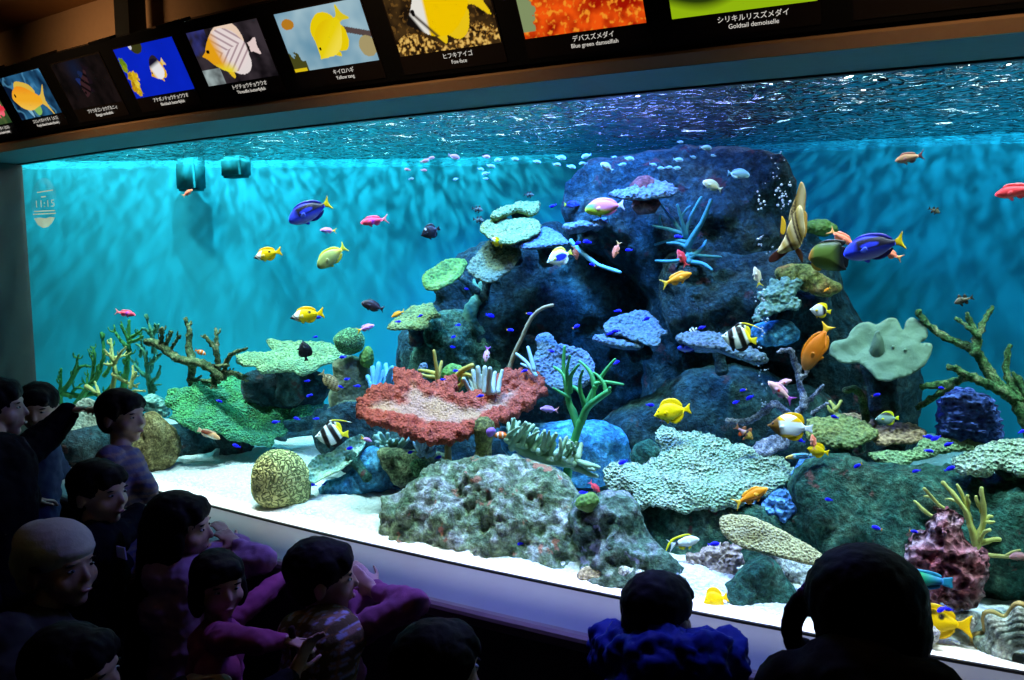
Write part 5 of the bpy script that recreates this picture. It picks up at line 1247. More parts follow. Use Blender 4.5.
FISH = [
    ('blue_tang', 'blue_tang', 'blue tang with a yellow tail, alone in open water high by the rippled backdrop', (289, 221), (331, 202), .30, 0),
    ('foxface', 'foxface_fish', 'small yellow foxface swimming below the lone blue tang', (253.5, 257.5), (282, 251), .32, 0),
    ('pale_angel', 'angelfish', 'pale green angelfish with a dark snout tilting down in open water', (317.5, 267), (346, 246), .34, 0),
    ('anthias_pink', 'anthias', 'red anthias heading away from the black damselfish in open water', (360.6, 223), (389, 218.5), .5, 0),
    ('anthias_lilac', 'anthias', 'tiny magenta anthias between the blue tang and the red anthias', (320, 230), (337, 231), .5, 0),
    ('anthias_salmon', 'anthias', 'tiny pale pink fish rising below the square shadow on the backdrop', (192.5, 189.5), (182.5, 196.5), .4, 0),
    ('black_damsel_white_spot', 'damselfish', 'round black damselfish with a white spot left of the dark rock', (420.5, 235.5), (440, 228), .6, 0),
    ('foxface', 'foxface_fish', 'bright yellow foxface with a black side spot above the pale table coral', (290, 317.5), (324.5, 312.6), .28, 0),
    ('dusky_damsel', 'damselfish', 'dusky brown black damselfish above the green dome of the column coral', (361.5, 302.5), (384, 309.5), .5, 0),
    ('anthias_pink', 'anthias', 'pink anthias with a violet flank above the green staghorn thicket', (136, 315), (114.5, 311.5), .25, 0),
    ('black_damsel', 'damselfish', 'black fish standing on its tail over the pale table coral', (303, 340), (306.5, 361), .44, 0, (1, -.1)),
    ('anthias_lilac', 'anthias', 'lilac anthias with a yellow tail skimming the green dome', (374.5, 325), (356.5, 331), .42, 0),
    ('anthias_orange', 'anthias', 'small peach anthias beside the small olive plate coral', (391.5, 317), (405.5, 310.5), .66, 0),
    ('bannerfish', 'bannerfish', 'black and white bannerfish with yellow rear fins by the funnel coral', (315, 436), (349, 434), .20, 0, (.15, -1)),
    ('wrasse_brown', 'wrasse', 'brown and cream wrasse under the edge of the wide green plate coral', (220.5, 439), (198, 429.5), .22, 0),
    ('clown_fish', 'damselfish', 'little orange brown fish perched on the fallen branch', (206, 354.5), (195, 350), .26, 0),
    ('tan_hawkfish', 'hawkfish', 'tan speckled hawkfish leaning on the ribbed column coral', (339, 391), (321, 372), .40, 0, (1, -.6)),
    ('foxface', 'foxface_fish', 'small yellow fish with a dark spot in front of the yellowish plate coral', (489.5, 238), (503, 246), .62, 25, (.7, -1)),
    ('cardinal', 'cardinalfish', 'dim grey cardinalfish above two others by the topmost olive plate', (534, 195), (523.5, 194.5), 1.0, 0),
    ('cardinal', 'cardinalfish', 'upper dim cardinalfish of the pair left of the olive plates', (483, 210.5), (471.5, 208), .9, 0),
    ('cardinal', 'cardinalfish', 'lower dim cardinalfish of the pair left of the olive plates', (484.5, 221), (472.5, 219), .9, 0),
    ('blue_tang', 'blue_tang', 'tiny blue tang with a yellow tail by the left edge of the rock tower', (579.5, 204), (564, 204.5), .9, 0),
    ('wrasse_redgreen', 'wrasse', 'plump pink and yellow green wrasse before the frosted ledge', (585, 209.5), (625, 204.5), .8, 0),
    ('ring_butterfly', 'butterflyfish', 'white butterflyfish with a blue side patch at the head of the stick coral', (546.5, 262), (572, 252), .72, 0),
    ('anthias_salmon', 'anthias', 'peach fish nosing down at the upper end of the stick coral', (577, 260), (573.5, 245), .74, 20, (1, 0)),
    ('anthias_salmon', 'anthias', 'salmon fish diving in front of the dark cleft', (613.5, 258), (619.5, 241), .7, 0, (-1, -.2)),
    ('red_snapper', 'anthias', 'rose red fish pointing up among the blue antler coral', (677.5, 249.5), (687, 267), .72, 0, (1, -.4)),
    ('anthias_orange', 'anthias', 'orange anthias under the blue antler coral', (691.8, 273), (661, 285), .70, 0),
    ('cream_damsel', 'damselfish', 'cream damselfish below the surface in front of the rock tower', (703, 181), (722, 190), .8, 0),
    ('green_chromis', 'chromis', 'larger pale blue chromis right of the cream damselfish', (750, 175), (727, 173), .8, 0),
    ('white_damsel', 'damselfish', 'slim white fish with a yellow tail rising over the lettuce coral', (754.5, 266.5), (760, 287), .72, 0, (1, -.3)),
    ('blue_tang', 'blue_tang', 'large blue tang with a bright yellow tail beside the batfish', (843.5, 254), (905, 240), .30, 0),
    ('anthias_salmon', 'anthias', 'peach anthias half hidden behind the head of the large blue tang', (853, 245), (828.5, 229.5), .42, 0),
    ('anthias_salmon', 'anthias', 'salmon fish half hidden under the tail of the large blue tang', (878, 249), (903, 259), .42, 0),
    ('brown_grouper', 'grouper', 'brown fish alone in open water below the bright surface', (895, 161), (925, 154.5), .5, 0),
    ('red_snapper', 'snapper', 'pinkish red fish in open water at the edge of the view', (994.5, 195), (1041, 187), .4, 0),
    ('cardinal', 'cardinalfish', 'dim little cardinalfish in open water right of the large blue tang', (940, 213), (928, 208), .9, 0),
    ('cardinal', 'cardinalfish', 'brown banded cardinalfish over the mossy branch', (954, 303), (974, 297), .46, 0),
    ('bannerfish', 'bannerfish', 'pale bannerfish with two black bands hovering over the ledge coral', (721, 335.5), (757, 341), .55, 0),
    ('threadfin_butterfly', 'butterflyfish', 'white butterflyfish with a black and yellow rear near the lettuce coral', (809.5, 309), (831, 312), .5, 0, (.1, -1)),
    ('orange_parrot', 'parrotfish', 'rusty orange fish diving beside the leather coral', (804, 370), (829, 324), .42, 0, (-1, -.5)),
    ('anthias_orange', 'anthias', 'tiny orange fish on the rusty crust above the rusty orange diver', (823.5, 292), (831, 287), .8, 0),
    ('anthias_rose', 'anthias', 'pale rose anthias with a red fin spot before the lavender branch coral', (768, 381.5), (794, 402), .42, 0),
    ('anthias_rose', 'anthias', 'second rose anthias partly behind the one with the red spot', (792, 380), (774, 386), .48, 0),
    ('yellow_tang', 'yellow_tang', 'yellow tang in front of the deep blue cleft above the white table coral', (653.5, 414.5), (691, 408.5), .40, 0),
    ('pyramid_butterfly', 'butterflyfish', 'white and golden pyramid butterflyfish by the yellow green plate', (767, 424.5), (813, 429), .34, 0),
    ('yellow_tang', 'yellow_tang', 'smaller yellow tang under the pyramid butterflyfish', (806.5, 448), (829, 453), .36, 0),
    ('anthias_salmon', 'anthias', 'pink fish pointing up across the smaller yellow tang', (812, 434), (814.5, 451), .31, 0, (1, 0)),
    ('pajama_cardinal', 'cardinalfish', 'yellow headed cardinalfish with a dark band above the white table coral', (753, 439), (735, 426), .44, 0),
    ('grey_butterfly', 'butterflyfish', 'grey butterflyfish edged in yellow over the orange brown plate', (874.5, 419), (899, 418), .50, 0),
    ('humbug', 'damselfish', 'tiny black and white striped damselfish above the ledge coral', (688.5, 333), (697, 328), .66, 0),
    ('blue_tang', 'blue_tang', 'slender deep blue fish with a yellow tail under the ledge coral', (677.5, 347.5), (699, 348), .62, 0),
    ('anthias_orange', 'anthias', 'large orange anthias swimming up from the cream plate coral', (768, 488), (733.5, 505), .14, 0),
    ('sail_snapper', 'snapper', 'silver and yellow snapper with a long trailing fin under the white table coral', (699.5, 539), (668, 546), .16, 0),
    ('yellow_tang_tall', 'yellow_tang', 'bright yellow tang low by the glass next to the boy in blue', (703, 602), (728, 597), .00, 0),
    ('foxface', 'foxface_fish', 'large yellow foxface half behind the head of the pigtailed girl', (899, 616), (973, 627), .06, 0),
    ('wrasse_green', 'wrasse', 'emerald and blue wrasse emerging from behind the head of the pigtailed girl', (893, 576), (953, 583), .06, 0),
    ('grey_round', 'damselfish', 'dull pink fish by the twig behind the giant clam', (1009, 557), (1030, 556), .22, 0),
    ('wrasse_neon', 'wrasse', 'thin neon striped wrasse above the blue soft coral patch', (785, 457.5), (814, 455), .38, 0),
    ('lilac_fish', 'damselfish', 'lilac fish in shade behind the green antler coral trunk', (540, 408.5), (559, 410.5), .45, 0),
    ('anthias_rose', 'anthias', 'small rose fish nosing down in front of the knobbly green slope', (485.5, 362.5), (488, 346), .55, 0, (-1, 0)),
    ('clown_fish', 'clownfish', 'orange banded clownfish beside the green trunk of the red table coral', (494, 435.5), (509.5, 435), .26, 0),
    ('red_snapper', 'anthias', 'small red fish slanting down behind the almond shaped coral', (600, 493), (589, 481), .26, 0),
    ('anthias_lilac', 'anthias', 'magenta and yellow fish at the rim of the funnel coral', (372, 441.5), (360.5, 437.5), .22, 0),
    ('dusky_damsel', 'damselfish', 'small dark damselfish in the shadow under the pale table coral', (427, 379), (419, 381), .44, 0),
    ('cream_damsel', 'damselfish', 'cream fish with drooping fins just under the surface by the rock tower', (601, 163), (613, 171), .9, 20, (.5, -1)),
]
for f in FISH: fish(*f)

# tiny blue damselfish all over the reef
MARKS = [(100, 370, 'the green staghorn'), (160, 445, 'the round boulder coral'), (230, 415, 'the wide green plate'), (200, 350, 'the fallen branch'), (285, 357, 'the pale table coral'), (281, 480, 'the brain coral'), (308, 315, 'the bright yellow foxface'), (349, 340, 'the green dome'), (350, 385, 'the ribbed column coral'), (382, 380, 'the bright blue coral'),
         (335, 430, 'the left bannerfish'), (340, 460, 'the funnel coral'), (420, 467, 'the small round brain coral'), (415, 318, 'the small olive plate'), (443, 275, 'the moss green plate'), (492, 262, 'the grey olive plate'), (470, 335, 'the knobbly slope'), (438, 372, 'the mustard antler coral'), (456, 372, 'the moss green dome'), (485, 380, 'the grey finger coral'),
         (400, 400, 'the red table coral'), (500, 390, 'the far end of the red table coral'), (530, 330, 'the whip coral'), (560, 360, 'the blue grey plate'), (630, 325, 'the twin plates'), (590, 395, 'the green antler coral'), (540, 445, 'the mint finger coral'), (600, 450, 'the blue lit stone'), (590, 255, 'the stick coral'), (602, 205, 'the plump wrasse'), (685, 235, 'the blue antler coral'), (490, 520, 'the mottled boulder'), (587, 502, 'the almond coral'),
         (700, 470, 'the white table coral'), (710, 345, 'the ledge coral'), (740, 335, 'the right bannerfish'), (710, 570, 'the brown purple coral'), (770, 540, 'the cream plate'), (775, 410, 'the lavender branch'), (840, 432, 'the yellow green plate'), (897, 435, 'the orange brown plate'), (855, 400, 'the bent finger coral'), (910, 455, 'the long pale plate'), (968, 415, 'the blue sponge block'), (960, 370, 'the mossy branch'), (1000, 455, 'the crusty plate'),
         (880, 350, 'the leather coral'), (850, 510, 'the shadowy shelf'), (948, 555, 'the red sponge'), (960, 500, 'the lemon coral'), (1010, 610, 'the giant clam'), (945, 622, 'the large foxface'), (640, 560, 'the lilac crusted boulder')]
BLUE = [(318, 317.6, 1), (315, 337, 0), (343, 357, 0), (307, 381, 0), (341, 387, 0), (347, 379, 0), (357, 386, 0), (310, 395, 0), (297, 418.6, 0), (316, 418.6, 0), (349, 448.5, 1), (313, 484.5, 0), (326, 484, 0), (331, 496, 0), (438, 457.5, 0), (398, 321.6, 0), (420, 316, 0), (467, 289, 0), (490, 315.6, 0), (458, 325, 0), (454, 336.6, 1), (453, 347, 0), (529.4, 313.7, 1), (510, 330, 1), (443, 379.5, 0), (456, 370.6, 1),
        (617.7, 311, 0), (646, 319, 0), (610.5, 333.6, 0), (616, 331, 0), (576, 326.6, 1), (551, 351, 0), (616, 362.5, 0), (577, 243.6, 0), (587.4, 242, 0), (592.6, 265, 1), (629, 250, 0), (678.7, 236.6, 0), (553, 206, 0), (480, 396, 0), (524, 371, 0), (623, 462, 0), (518.5, 543.8, 1), (490, 557, 1), (411, 542, 0), (583, 493, 0), (713.6, 544, 0), (743.4, 390, 1), (750, 397.5, 0), (835, 417, 0), (800, 440, 0), (876, 395, 1), (858, 465.5, 1),
        (928.6, 451, 0), (936, 438, 0), (928, 436.7, 0), (949, 444, 0), (916.5, 471, 0), (942, 388, 1), (949.5, 468.7, 0), (1021.6, 431.5, 0), (829, 499.6, 0), (877, 528, 1), (913.5, 531.4, 1), (149.5, 428, 0), (219, 401, 0), (236.6, 446, 0), (276, 422, 0), (309.5, 395.4, 0), (702, 327.5, 0), (942, 609, 0), (949, 609.5, 0), (411, 452, 0), (650, 405, 0), (736, 402, 0)]
# how far in front of the reef each one swims: keep clear of what stands at that spot
def front(x, y):
    if y > 520: return .02
    if x < 240: return .14
    if x < 400: return .18 if y > 405 else .34
    if x < 560: return .17 if y > 370 else .62
    if y < 280: return .70
    if x < 660: return .24 if y > 400 else .58
    if y > 440: return .22
    return .42


seen = {}
for i, (x, y, yt) in enumerate(BLUE):
    near = sorted(MARKS, key=lambda m: (m[0] - x) ** 2 + (m[1] - y) ** 2 * 1.6)
    a = near[0]; dx, dy = x - a[0], y - a[1]
    rel = 'above' if dy < -9 and abs(dx) < 2.2 * abs(dy) else 'below' if dy > 9 and abs(dx) < 2.2 * abs(dy) else 'in front of' if abs(dx) < 16 else 'beside'
    kind = 'tiny yellow tailed blue damselfish' if yt else 'tiny blue damselfish'
    lab = None
    for b in near[1:9]:
        l = f'{kind} {rel} {a[2]}, towards {b[2]}'
        if l not in seen and len(l.replace(',', '').split()) <= 16: lab = l; break
    if lab is None: lab = f'{kind} {rel} {a[2]}'
    seen[lab] = 1
    rs = random.Random(i * 3 + 1); s = rs.choice((-1, 1)); L = rs.uniform(7.5, 10.5) * (.8 if x < 480 else 1.0) * (1.15 if y > 420 else .9); an = rs.uniform(-.5, .5)
    dx, dy = s * L / 2 * math.cos(an), L / 2 * math.sin(an)
    fish('yellowtail_damsel' if yt else 'blue_damsel', 'blue_damselfish', lab, (x - dx, y - dy), (x + dx, y + dy), front(x, y), rs.uniform(-25, 25), group='tiny blue damselfish over the reef', detail=False)

# chromis shoal under the surface
CH = [(424.5, 161, 1, 10), (431, 158, 1, 8), (454, 156.5, 1, 13), (407.6, 169.6, 1, 7), (423.6, 170.2, 1, 7), (410.7, 179, 0, 6), (455.8, 179, 0, 6), (486, 156.6, 1, 9), (498.5, 159.7, 0, 9), (490.7, 166, 0, 10), (514.6, 159, 0, 9), (480.5, 169, 0, 7), (486, 173.4, 0, 9), (485.4, 178.5, 0, 6), (536.6, 161.7, 0, 9), (560.5, 157.5, 0, 12), (556.6, 164.5, 0, 9), (571, 166.6, 0, 10), (583.5, 163.4, 0, 9), (586.5, 155.8, 0, 11),
      (629, 158.6, 0, 11), (614, 157, 0, 6), (622, 164.5, 0, 9), (653, 164.5, 0, 8), (661.5, 168, 0, 8), (668.5, 167.3, 0, 8), (676.5, 168, 0, 9), (678, 159.6, 0, 11), (693, 157, 0, 7), (680, 142, 0, 7), (705.5, 147.6, 0, 13), (713.5, 155.5, 0, 6)]
seen = {}
SM = [(405, 175, 'the outer end of the shoal'), (425, 165, 'the pair of pink ones'), (455, 168, 'the open backdrop'), (485, 168, 'the knot of small ones'), (505, 158, 'the olive plates'), (540, 160, 'the shadowed backdrop'), (570, 162, 'the shoulder of the rock tower'), (600, 160, 'the cream fish with drooping fins'), (640, 162, 'the frosted ledge'), (668, 166, 'the dark red crack'), (700, 152, 'the blue antler coral'), (711, 184, 'the cream damselfish')]
for i, (x, y, pk, L) in enumerate(CH):
    near = sorted(SM, key=lambda m: (m[0] - x) ** 2 + (m[1] - y) ** 2)
    size = 'slightly larger' if L > 10 else 'tiny' if L < 8 else 'small'
    lab = None
    for a in near[:4]:
        for rel in (('above', 'near') if y < a[1] - 2 else ('below', 'near') if y > a[1] + 2 else ('near', 'beside')):
            l = f"{size} {'pinkish' if pk else 'silvery blue'} chromis under the surface, {rel} {a[2]}"
            if l not in seen: lab = l; break
        if lab: break
    lab = lab or l; seen[lab] = 1
    rs = random.Random(i + 50); s = rs.choice((-1, -1, 1)); an = rs.uniform(-.3, .3)
    dx, dy = s * L * .48 * math.cos(an), L * .48 * math.sin(an)
    fish('pink_chromis' if pk else 'green_chromis', 'chromis', lab, (x - dx, y - dy), (x + dx, y + dy), .75 if x > 560 else .6, rs.uniform(-20, 20), group='chromis shoal under the surface', detail=False)


# two tall fish traced one by one
def traced(name, label, px, d, thick, colf, parts, cat='fish'):
    o, c, u, v, n = lift(px, d, 0, 4)
    V2, T, s, rim = fill(o, (o.max(0) - o.min(0)).max() / 40, 1); k = s / s.max()
    h = thick * np.sqrt(1 - (1 - k) ** 2); V, Fc = solid(V2, T, rim, h, -h)
    S = mpp(c); root = thing(name, label, cat, to_world(V, c, u, v, n), Fc, skin, col=colf(V[:, 0] / S, V[:, 1] / S))
    for pn, pp, cf in parts:
        o2 = project(catmull(pp, 4), c, u, v, n); V2, T, s, rim = fill(o2, (o2.max(0) - o2.min(0)).max() / 22, 1)
        h = .0022 * np.ones(len(V2)); V, Fc = solid(V2, T, rim, h, -h)
        child(pn, to_world(V, c, u, v, n), Fc, finm, root, cf(V[:, 0] / S, V[:, 1] / S) if callable(cf) else np.tile(C(cf), (len(V), 1)))
    return root, c, u, v, n, S


def batcol(x, y):
    q = x + .30 * y - .006 * y * y
    c = np.tile(C('#8f7a34'), (len(x), 1)); w = np.sin(q * .62) * .5 + .5
    c = lerp(c, np.tile(C('#d8cc98'), (len(x), 1)), w * .6)
    for q0, wd in ((3.5, .8), (6.5, .8), (-6, 1.4)): c = lerp(c, np.tile(C('#2a1c0c'), (len(x), 1)), 1 - smooth(np.abs(q - q0), wd * .6, wd * 1.6))
    return lerp(c, np.tile(C('#2e1408'), (len(x), 1)), smooth(-y - .3 * x, 26, 36))


traced('batfish', 'tall golden brown striped batfish with a high fin in front of the rock tower',
       [(785, 236), (788, 226), (793, 214), (799, 205), (803, 209), (804.5, 220), (805.5, 230), (803, 240), (799, 248), (791, 251), (782, 254), (777, 252), (781, 244)], .34, .016, batcol,
       [('dorsal_fin', [(789, 222), (790, 211), (795, 198), (800, 183), (803, 183), (806, 192), (805.5, 204), (804, 213), (796, 214)], batcol), ('tail_fin', [(783, 247), (788, 252), (778, 260), (771, 262.5), (768.5, 260), (772, 254)], '#3a180c'),
        ('pelvic_fin', [(782, 216), (786, 224), (784.5, 234), (780.5, 233), (781, 224)], '#e0b020'), ('anal_fin', [(803, 212), (807, 214), (807, 230), (804.5, 238), (803, 228)], '#b8903c'), ('pectoral_fin', [(795, 250), (800, 249), (803, 256), (802.5, 263), (799, 258)], '#4a2a12')])
def angcol(x, y):
    c = np.tile(C('#4f6a24'), (len(x), 1)); c = lerp(c, np.tile(C('#0a0f10'), (len(x), 1)), smooth(x, 4, 12)); c = lerp(c, np.tile(C('#a86a28'), (len(x), 1)), 1 - smooth(x, -18, -12)); return lerp(c, np.tile(C('#101812'), (len(x), 1)), smooth(y, 8, 15))
traced('angelfish', 'dark green angelfish between the batfish and the large blue tang', [(808.5, 258), (812, 249), (819, 243.5), (828, 242), (838, 241.5), (842, 245), (843, 256), (845, 266), (846, 270), (836, 271), (826, 270), (817, 267.5), (812, 263)], .33, .018, angcol,
       [('pectoral_fin', [(811, 264), (816, 262), (821, 267), (820, 271), (814, 269)], '#c8b848'), ('dorsal_fin', [(818, 244), (828, 239.5), (845, 241), (842, 246), (828, 244)], '#101812'), ('tail_fin', [(841, 247), (847, 249), (849, 258), (847, 268), (843, 262)], '#0a0f12')])

# rising air bubbles
V, Fc = [], []
rs = random.Random(3); k = 0
ico = bmesh.new(); bmesh.ops.create_icosphere(ico, subdivisions=1, radius=1); iv = [tuple(v.co) for v in ico.verts]; iff = [[v.index for v in f.verts] for f in ico.faces]; ico.free()
for (x, y, sx, sy, n, r) in ((783, 198, 6, 11, 26, 1.3), (761, 204, 5, 9, 9, 1.5), (760, 240, 6, 10, 8, 1.3), (772, 250, 4, 6, 5, 1.3), (775, 165, 8, 25, 18, .8), (762, 305, 7, 18, 22, 1.3), (760, 340, 7, 18, 16, 1.1), (763, 372, 6, 14, 14, 1.1), (764, 400, 6, 12, 10, 1.0)):
    for i in range(n):
        c = P(x + rs.gauss(0, sx * .6), y + rs.gauss(0, sy * .6), .6 + rs.uniform(-.05, .05)); q = mpp(c) * r * rs.uniform(.5, 1.3)
        V += [(c.x + q * a, c.y + q * b, c.z + q * .9 * e) for a, b, e in iv]; Fc += [tuple(t + k for t in f) for f in iff]; k += len(iv)
t = NT('air_bubble'); gb = t.n('ShaderNodeBsdfGlossy'); gb.inputs['Roughness'].default_value = .15; gb.inputs['Color'].default_value = (.75, .85, 1, 1)
trn = t.n('ShaderNodeBsdfTransparent'); df = t.n('ShaderNodeBsdfDiffuse'); df.inputs[0].default_value = (.7, .8, 1, 1); mx = t.n('ShaderNodeMixShader'); mx.inputs[0].default_value = .5; t.l(gb.outputs[0], mx.inputs[1]); t.l(df.outputs[0], mx.inputs[2])
mx2 = t.n('ShaderNodeMixShader'); mx2.inputs[0].default_value = .75; t.l(trn.outputs[0], mx2.inputs[1]); t.l(mx.outputs[0], mx2.inputs[2]); t.l(mx2.outputs[0], t.out.inputs[0])
tag(obj_at('air_bubbles', V, Fc, t.m), 'stream of silvery air bubbles rising past the lettuce coral', 'bubbles', kind='stuff')
# ================================================================== lit strip of fish pictures over the window
ST = R(28)
def SL(x, s, off=0.0):
    """point of the slanted sign face: s up the face, off out of it"""
    return np.array([x, -.27 + bow(x) - s * math.sin(ST) - off * math.cos(ST), 2.138 + s * math.cos(ST) - off * math.sin(ST)])


V, Fc = [], []
xs = np.linspace(-5.9, XR, 50)
for x in xs:
    for s, o in ((-.0, 0), (.243, 0), (.243, -.06), (.0, -.06)): V.append(SL(x, s, o))
for i in range(len(xs) - 1):
    for k in range(4):
        k2 = (k + 1) % 4; Fc.append((i * 4 + k, i * 4 + k2, (i + 1) * 4 + k2, (i + 1) * 4 + k))
Fc.append((3, 2, 1, 0)); Fc.append(tuple((len(xs) - 1) * 4 + k for k in range(4)))
gloss_black = m_plain('black_sign_casing', (.004, .004, .004), .35, .35, .1)
sign = thing('picture_sign', 'long slanted black light box of fish pictures with captions above the tank window', 'sign', V, Fc, gloss_black, origin=(-1.9, -.4, 2.14))
for p in sign.data.polygons: p.use_smooth = False
for xj in (-2.07, -2.42, -2.78, -3.15, -1.0):   # little cover plates over the joints
    b = [SL(xj - .10, .243, .002), SL(xj + .02, .243, .002), SL(xj + .02, .251, .002), SL(xj - .10, .249, .002)]
    f = [q + np.array([0, .03, .015]) for q in b]
    child('joint_cover', b + f, [(0, 1, 2, 3), (7, 6, 5, 4), (0, 4, 5, 1), (1, 5, 6, 2), (2, 6, 7, 3), (3, 7, 4, 0)], gloss_black, sign, smooth=False)
b0 = SL(-2.365, .20, -.03); V, Fc = box((-2.40, b0[1] - .03, b0[2]), (-2.33, b0[1] + .03, 2.56)); child('post', V, Fc, gloss_black, sign, smooth=False)

pic = m_attr('backlit_picture', .3, .3, emit=.85)
cap_m = m_emit('caption_white', (.85, .8, .72), .75)
cap_back = m_plain('caption_back', (.012, .009, .008), .35, .3, .1)
AS = .29 / .154


def fishpoly(shape, nose, L, ang=0, hs=1.0, flip=1):
    sh = SHAPES[shape]; ca, sa = math.cos(R(ang)), math.sin(R(ang)); out = {}
    def tr(p):
        p = np.array(p) * np.array([flip, hs]) * L; return np.stack([p[:, 0] * ca - p[:, 1] * sa + nose[0], p[:, 0] * sa + p[:, 1] * ca + nose[1]], 1)
    out['body'] = tr(catmull(body_line(sh['top'], sh['bot']), 4))
    for k, v in sh['fins'].items(): out[k] = tr(catmull(v, 3))
    def loc(X, Y):
        a, b = X - nose[0], Y - nose[1]; return (a * ca + b * sa) / L * flip, (-a * sa + b * ca) / L / hs
    return out, loc


def picture(n, draw, W=150, H=80):
    u, v = np.meshgrid(np.linspace(0, AS, W), np.linspace(0, 1, H)); X, Y = u.ravel(), v.ravel()
    return X, Y, np.clip(draw(X, Y), 0, 1)


def N2(X, Y, s, seed=0): return np.array([noise.fractal(Vector((x * s, y * s, seed * 3.7)), 1, 2, 3) for x, y in zip(X, Y)])


def paint(c, X, Y, poly, col):
    m = inside(poly, np.stack([X, Y], 1)); c[m] = col[m] if isinstance(col, np.ndarray) and col.ndim == 2 else col
    return c


def base(X, Y, a, b, s=2.5, seed=0):
    return lerp(np.tile(C(a), (len(X), 1)), np.tile(C(b), (len(X), 1)), np.clip(N2(X, Y, s, seed) * .9 + .5, 0, 1))


def putfish(c, X, Y, shape, nose, L, colf, fin, ang=0, hs=1.0, flip=1, skip=()):
    pol, loc = fishpoly(shape, nose, L, ang, hs, flip)
    for k, p in pol.items():
        if k != 'body' and k not in skip: paint(c, X, Y, p, C(fin.get(k, fin['all'])))
    lx, ly = loc(X, Y); paint(c, X, Y, pol['body'], np.clip(colf(lx, ly), 0, 1))
    ex, ey, er = SHAPES[shape]['eye']; c[(lx - ex) ** 2 + (ly - ey) ** 2 < (er * 1.1) ** 2] = C('#080606')
    return c


def d_pink(X, Y):
    c = base(X, Y, '#2c4a28', '#5a6a3a', 3, 1); return putfish(c, X, Y, 'slim', (1.1, .35), 1.0, plainc('#f0384a', '#ff90a0'), {'all': '#ff6a7a'})
def d_purple(X, Y):
    c = base(X, Y, '#0a1a34', '#2f6f9c', 2.2, 2); c = lerp(c, np.tile(C('#5aa0c8'), (len(X), 1)), smooth(np.sin(X * 9 + Y * 4 + N2(X, Y, 2, 5) * 4), .75, 1) * .6)
    return putfish(c, X, Y, 'slim', (.12, .52), 1.55, plainc('#ffb428', '#ffd860', '#ff8a1c'), {'all': '#d8d84c', 'anal_fin': '#8cc060', 'pelvic_fin': '#8ac0d8', 'tail_fin': '#e8c050', 'dorsal_fin': '#e8c048'}, -8, 1.35)
def d_dark(X, Y):
    c = base(X, Y, '#0c0909', '#1c1414', 3, 3); c = lerp(c, np.tile(C('#141c34'), (len(X), 1)), np.exp(-((X - .8) ** 2 + (Y - .8) ** 2) * 14)[:, ] * .9)
    return putfish(c, X, Y, 'cardinal', (.75, .22), .8, bands('#3a2226', [(.2, .27, 0, '#0a0608'), (.4, .48, 0, '#0a0608'), (.62, .7, 0, '#0a0608')]), {'all': '#1a1018', 'dorsal_fin': '#1c2c64', 'rear_dorsal_fin': '#18264c'}, 55)
def d_blue(X, Y):
    c = np.tile(C('#0826c8'), (len(X), 1)) * (1 + .12 * N2(X, Y, 2, 4))[:, None]
    for k, (cx, cy, r, h) in enumerate(((.10, .72, .10, '#6a8a14'), (.08, .60, .08, '#8a9a10'), (.16, .40, .13, '#c8a010'), (.28, .42, .11, '#e0b81c'), (.12, .22, .10, '#c89410'), (.20, .12, .09, '#d0a818'), (.24, .28, .08, '#e8c838'))):
        m = (X - cx) ** 2 + (Y - cy) ** 2 < (r * (1 + .5 * N2(X, Y, 14, k))) ** 2; c[m] = C(h) * (1 + .5 * N2(X, Y, 20, k)[m])[:, None]
    m = ((X - .72) / .20) ** 2 + ((Y - 1.0) / .17) ** 2 < 1; c[m] = C('#3a3a18'); m = ((X - .55) / .05) ** 2 + ((Y - .99) / .06) ** 2 < 1; c[m] = C('#d8d8e0')
    def col(x, y): return lerp(lerp(np.tile(C('#f4f2f4'), (len(x), 1)), np.tile(C('#16122c'), (len(x), 1)), smooth(y + .12 * x, .14, .26)), np.tile(C('#f0b410'), (len(x), 1)), np.maximum(1 - smooth(x, .12, .26), smooth(x, .72, .8)))
    return putfish(c, X, Y, 'disc', (.80, .38), .60, col, {'all': '#f0b818', 'dorsal_fin': '#2a2434', 'tail_fin': '#f0d080'}, 22, 1.05)
def d_thread(X, Y):
    c = base(X, Y, '#141014', '#3a3238', 3, 6); m = (Y > .55) & (X < .5); c[m] = lerp(c[m], np.tile(C('#38409a'), (m.sum(), 1)), np.clip(.5 + N2(X[m], Y[m], 4, 8), 0, 1) * .6); m = (Y < .3) & (X < .5); c[m] = lerp(c[m], np.tile(C('#a8b8b8'), (m.sum(), 1)), np.clip(.4 + N2(X[m], Y[m], 3, 9), 0, 1))
    def col(x, y):
        a = lerp(np.tile(C('#f4e4e2'), (len(x), 1)), np.tile(C('#b49aa0'), (len(x), 1)), smooth(np.sin(np.where(y > .02 + .25 * (x - .5), (x * .8 + y) * 52, (x * .9 - y) * 60)), .35, .7))
        a = lerp(np.tile(C('#f0a818'), (len(x), 1)), a, smooth(x + .15 * y, .26, .42)); a = lerp(a, np.tile(C('#f4e030'), (len(x), 1)), smooth(-y, .14, .26) * (1 - smooth(x, .4, .55))); return lerp(a, np.tile(C('#181010'), (len(x), 1)), smooth(x, .80, .82))
    return putfish(c, X, Y, 'disc', (.17, .56), 1.5, col, {'all': '#f0e4e2', 'dorsal_fin': '#f6d8c0', 'tail_fin': '#f0d8d4', 'pelvic_fin': '#f0c828'}, 0, .82)
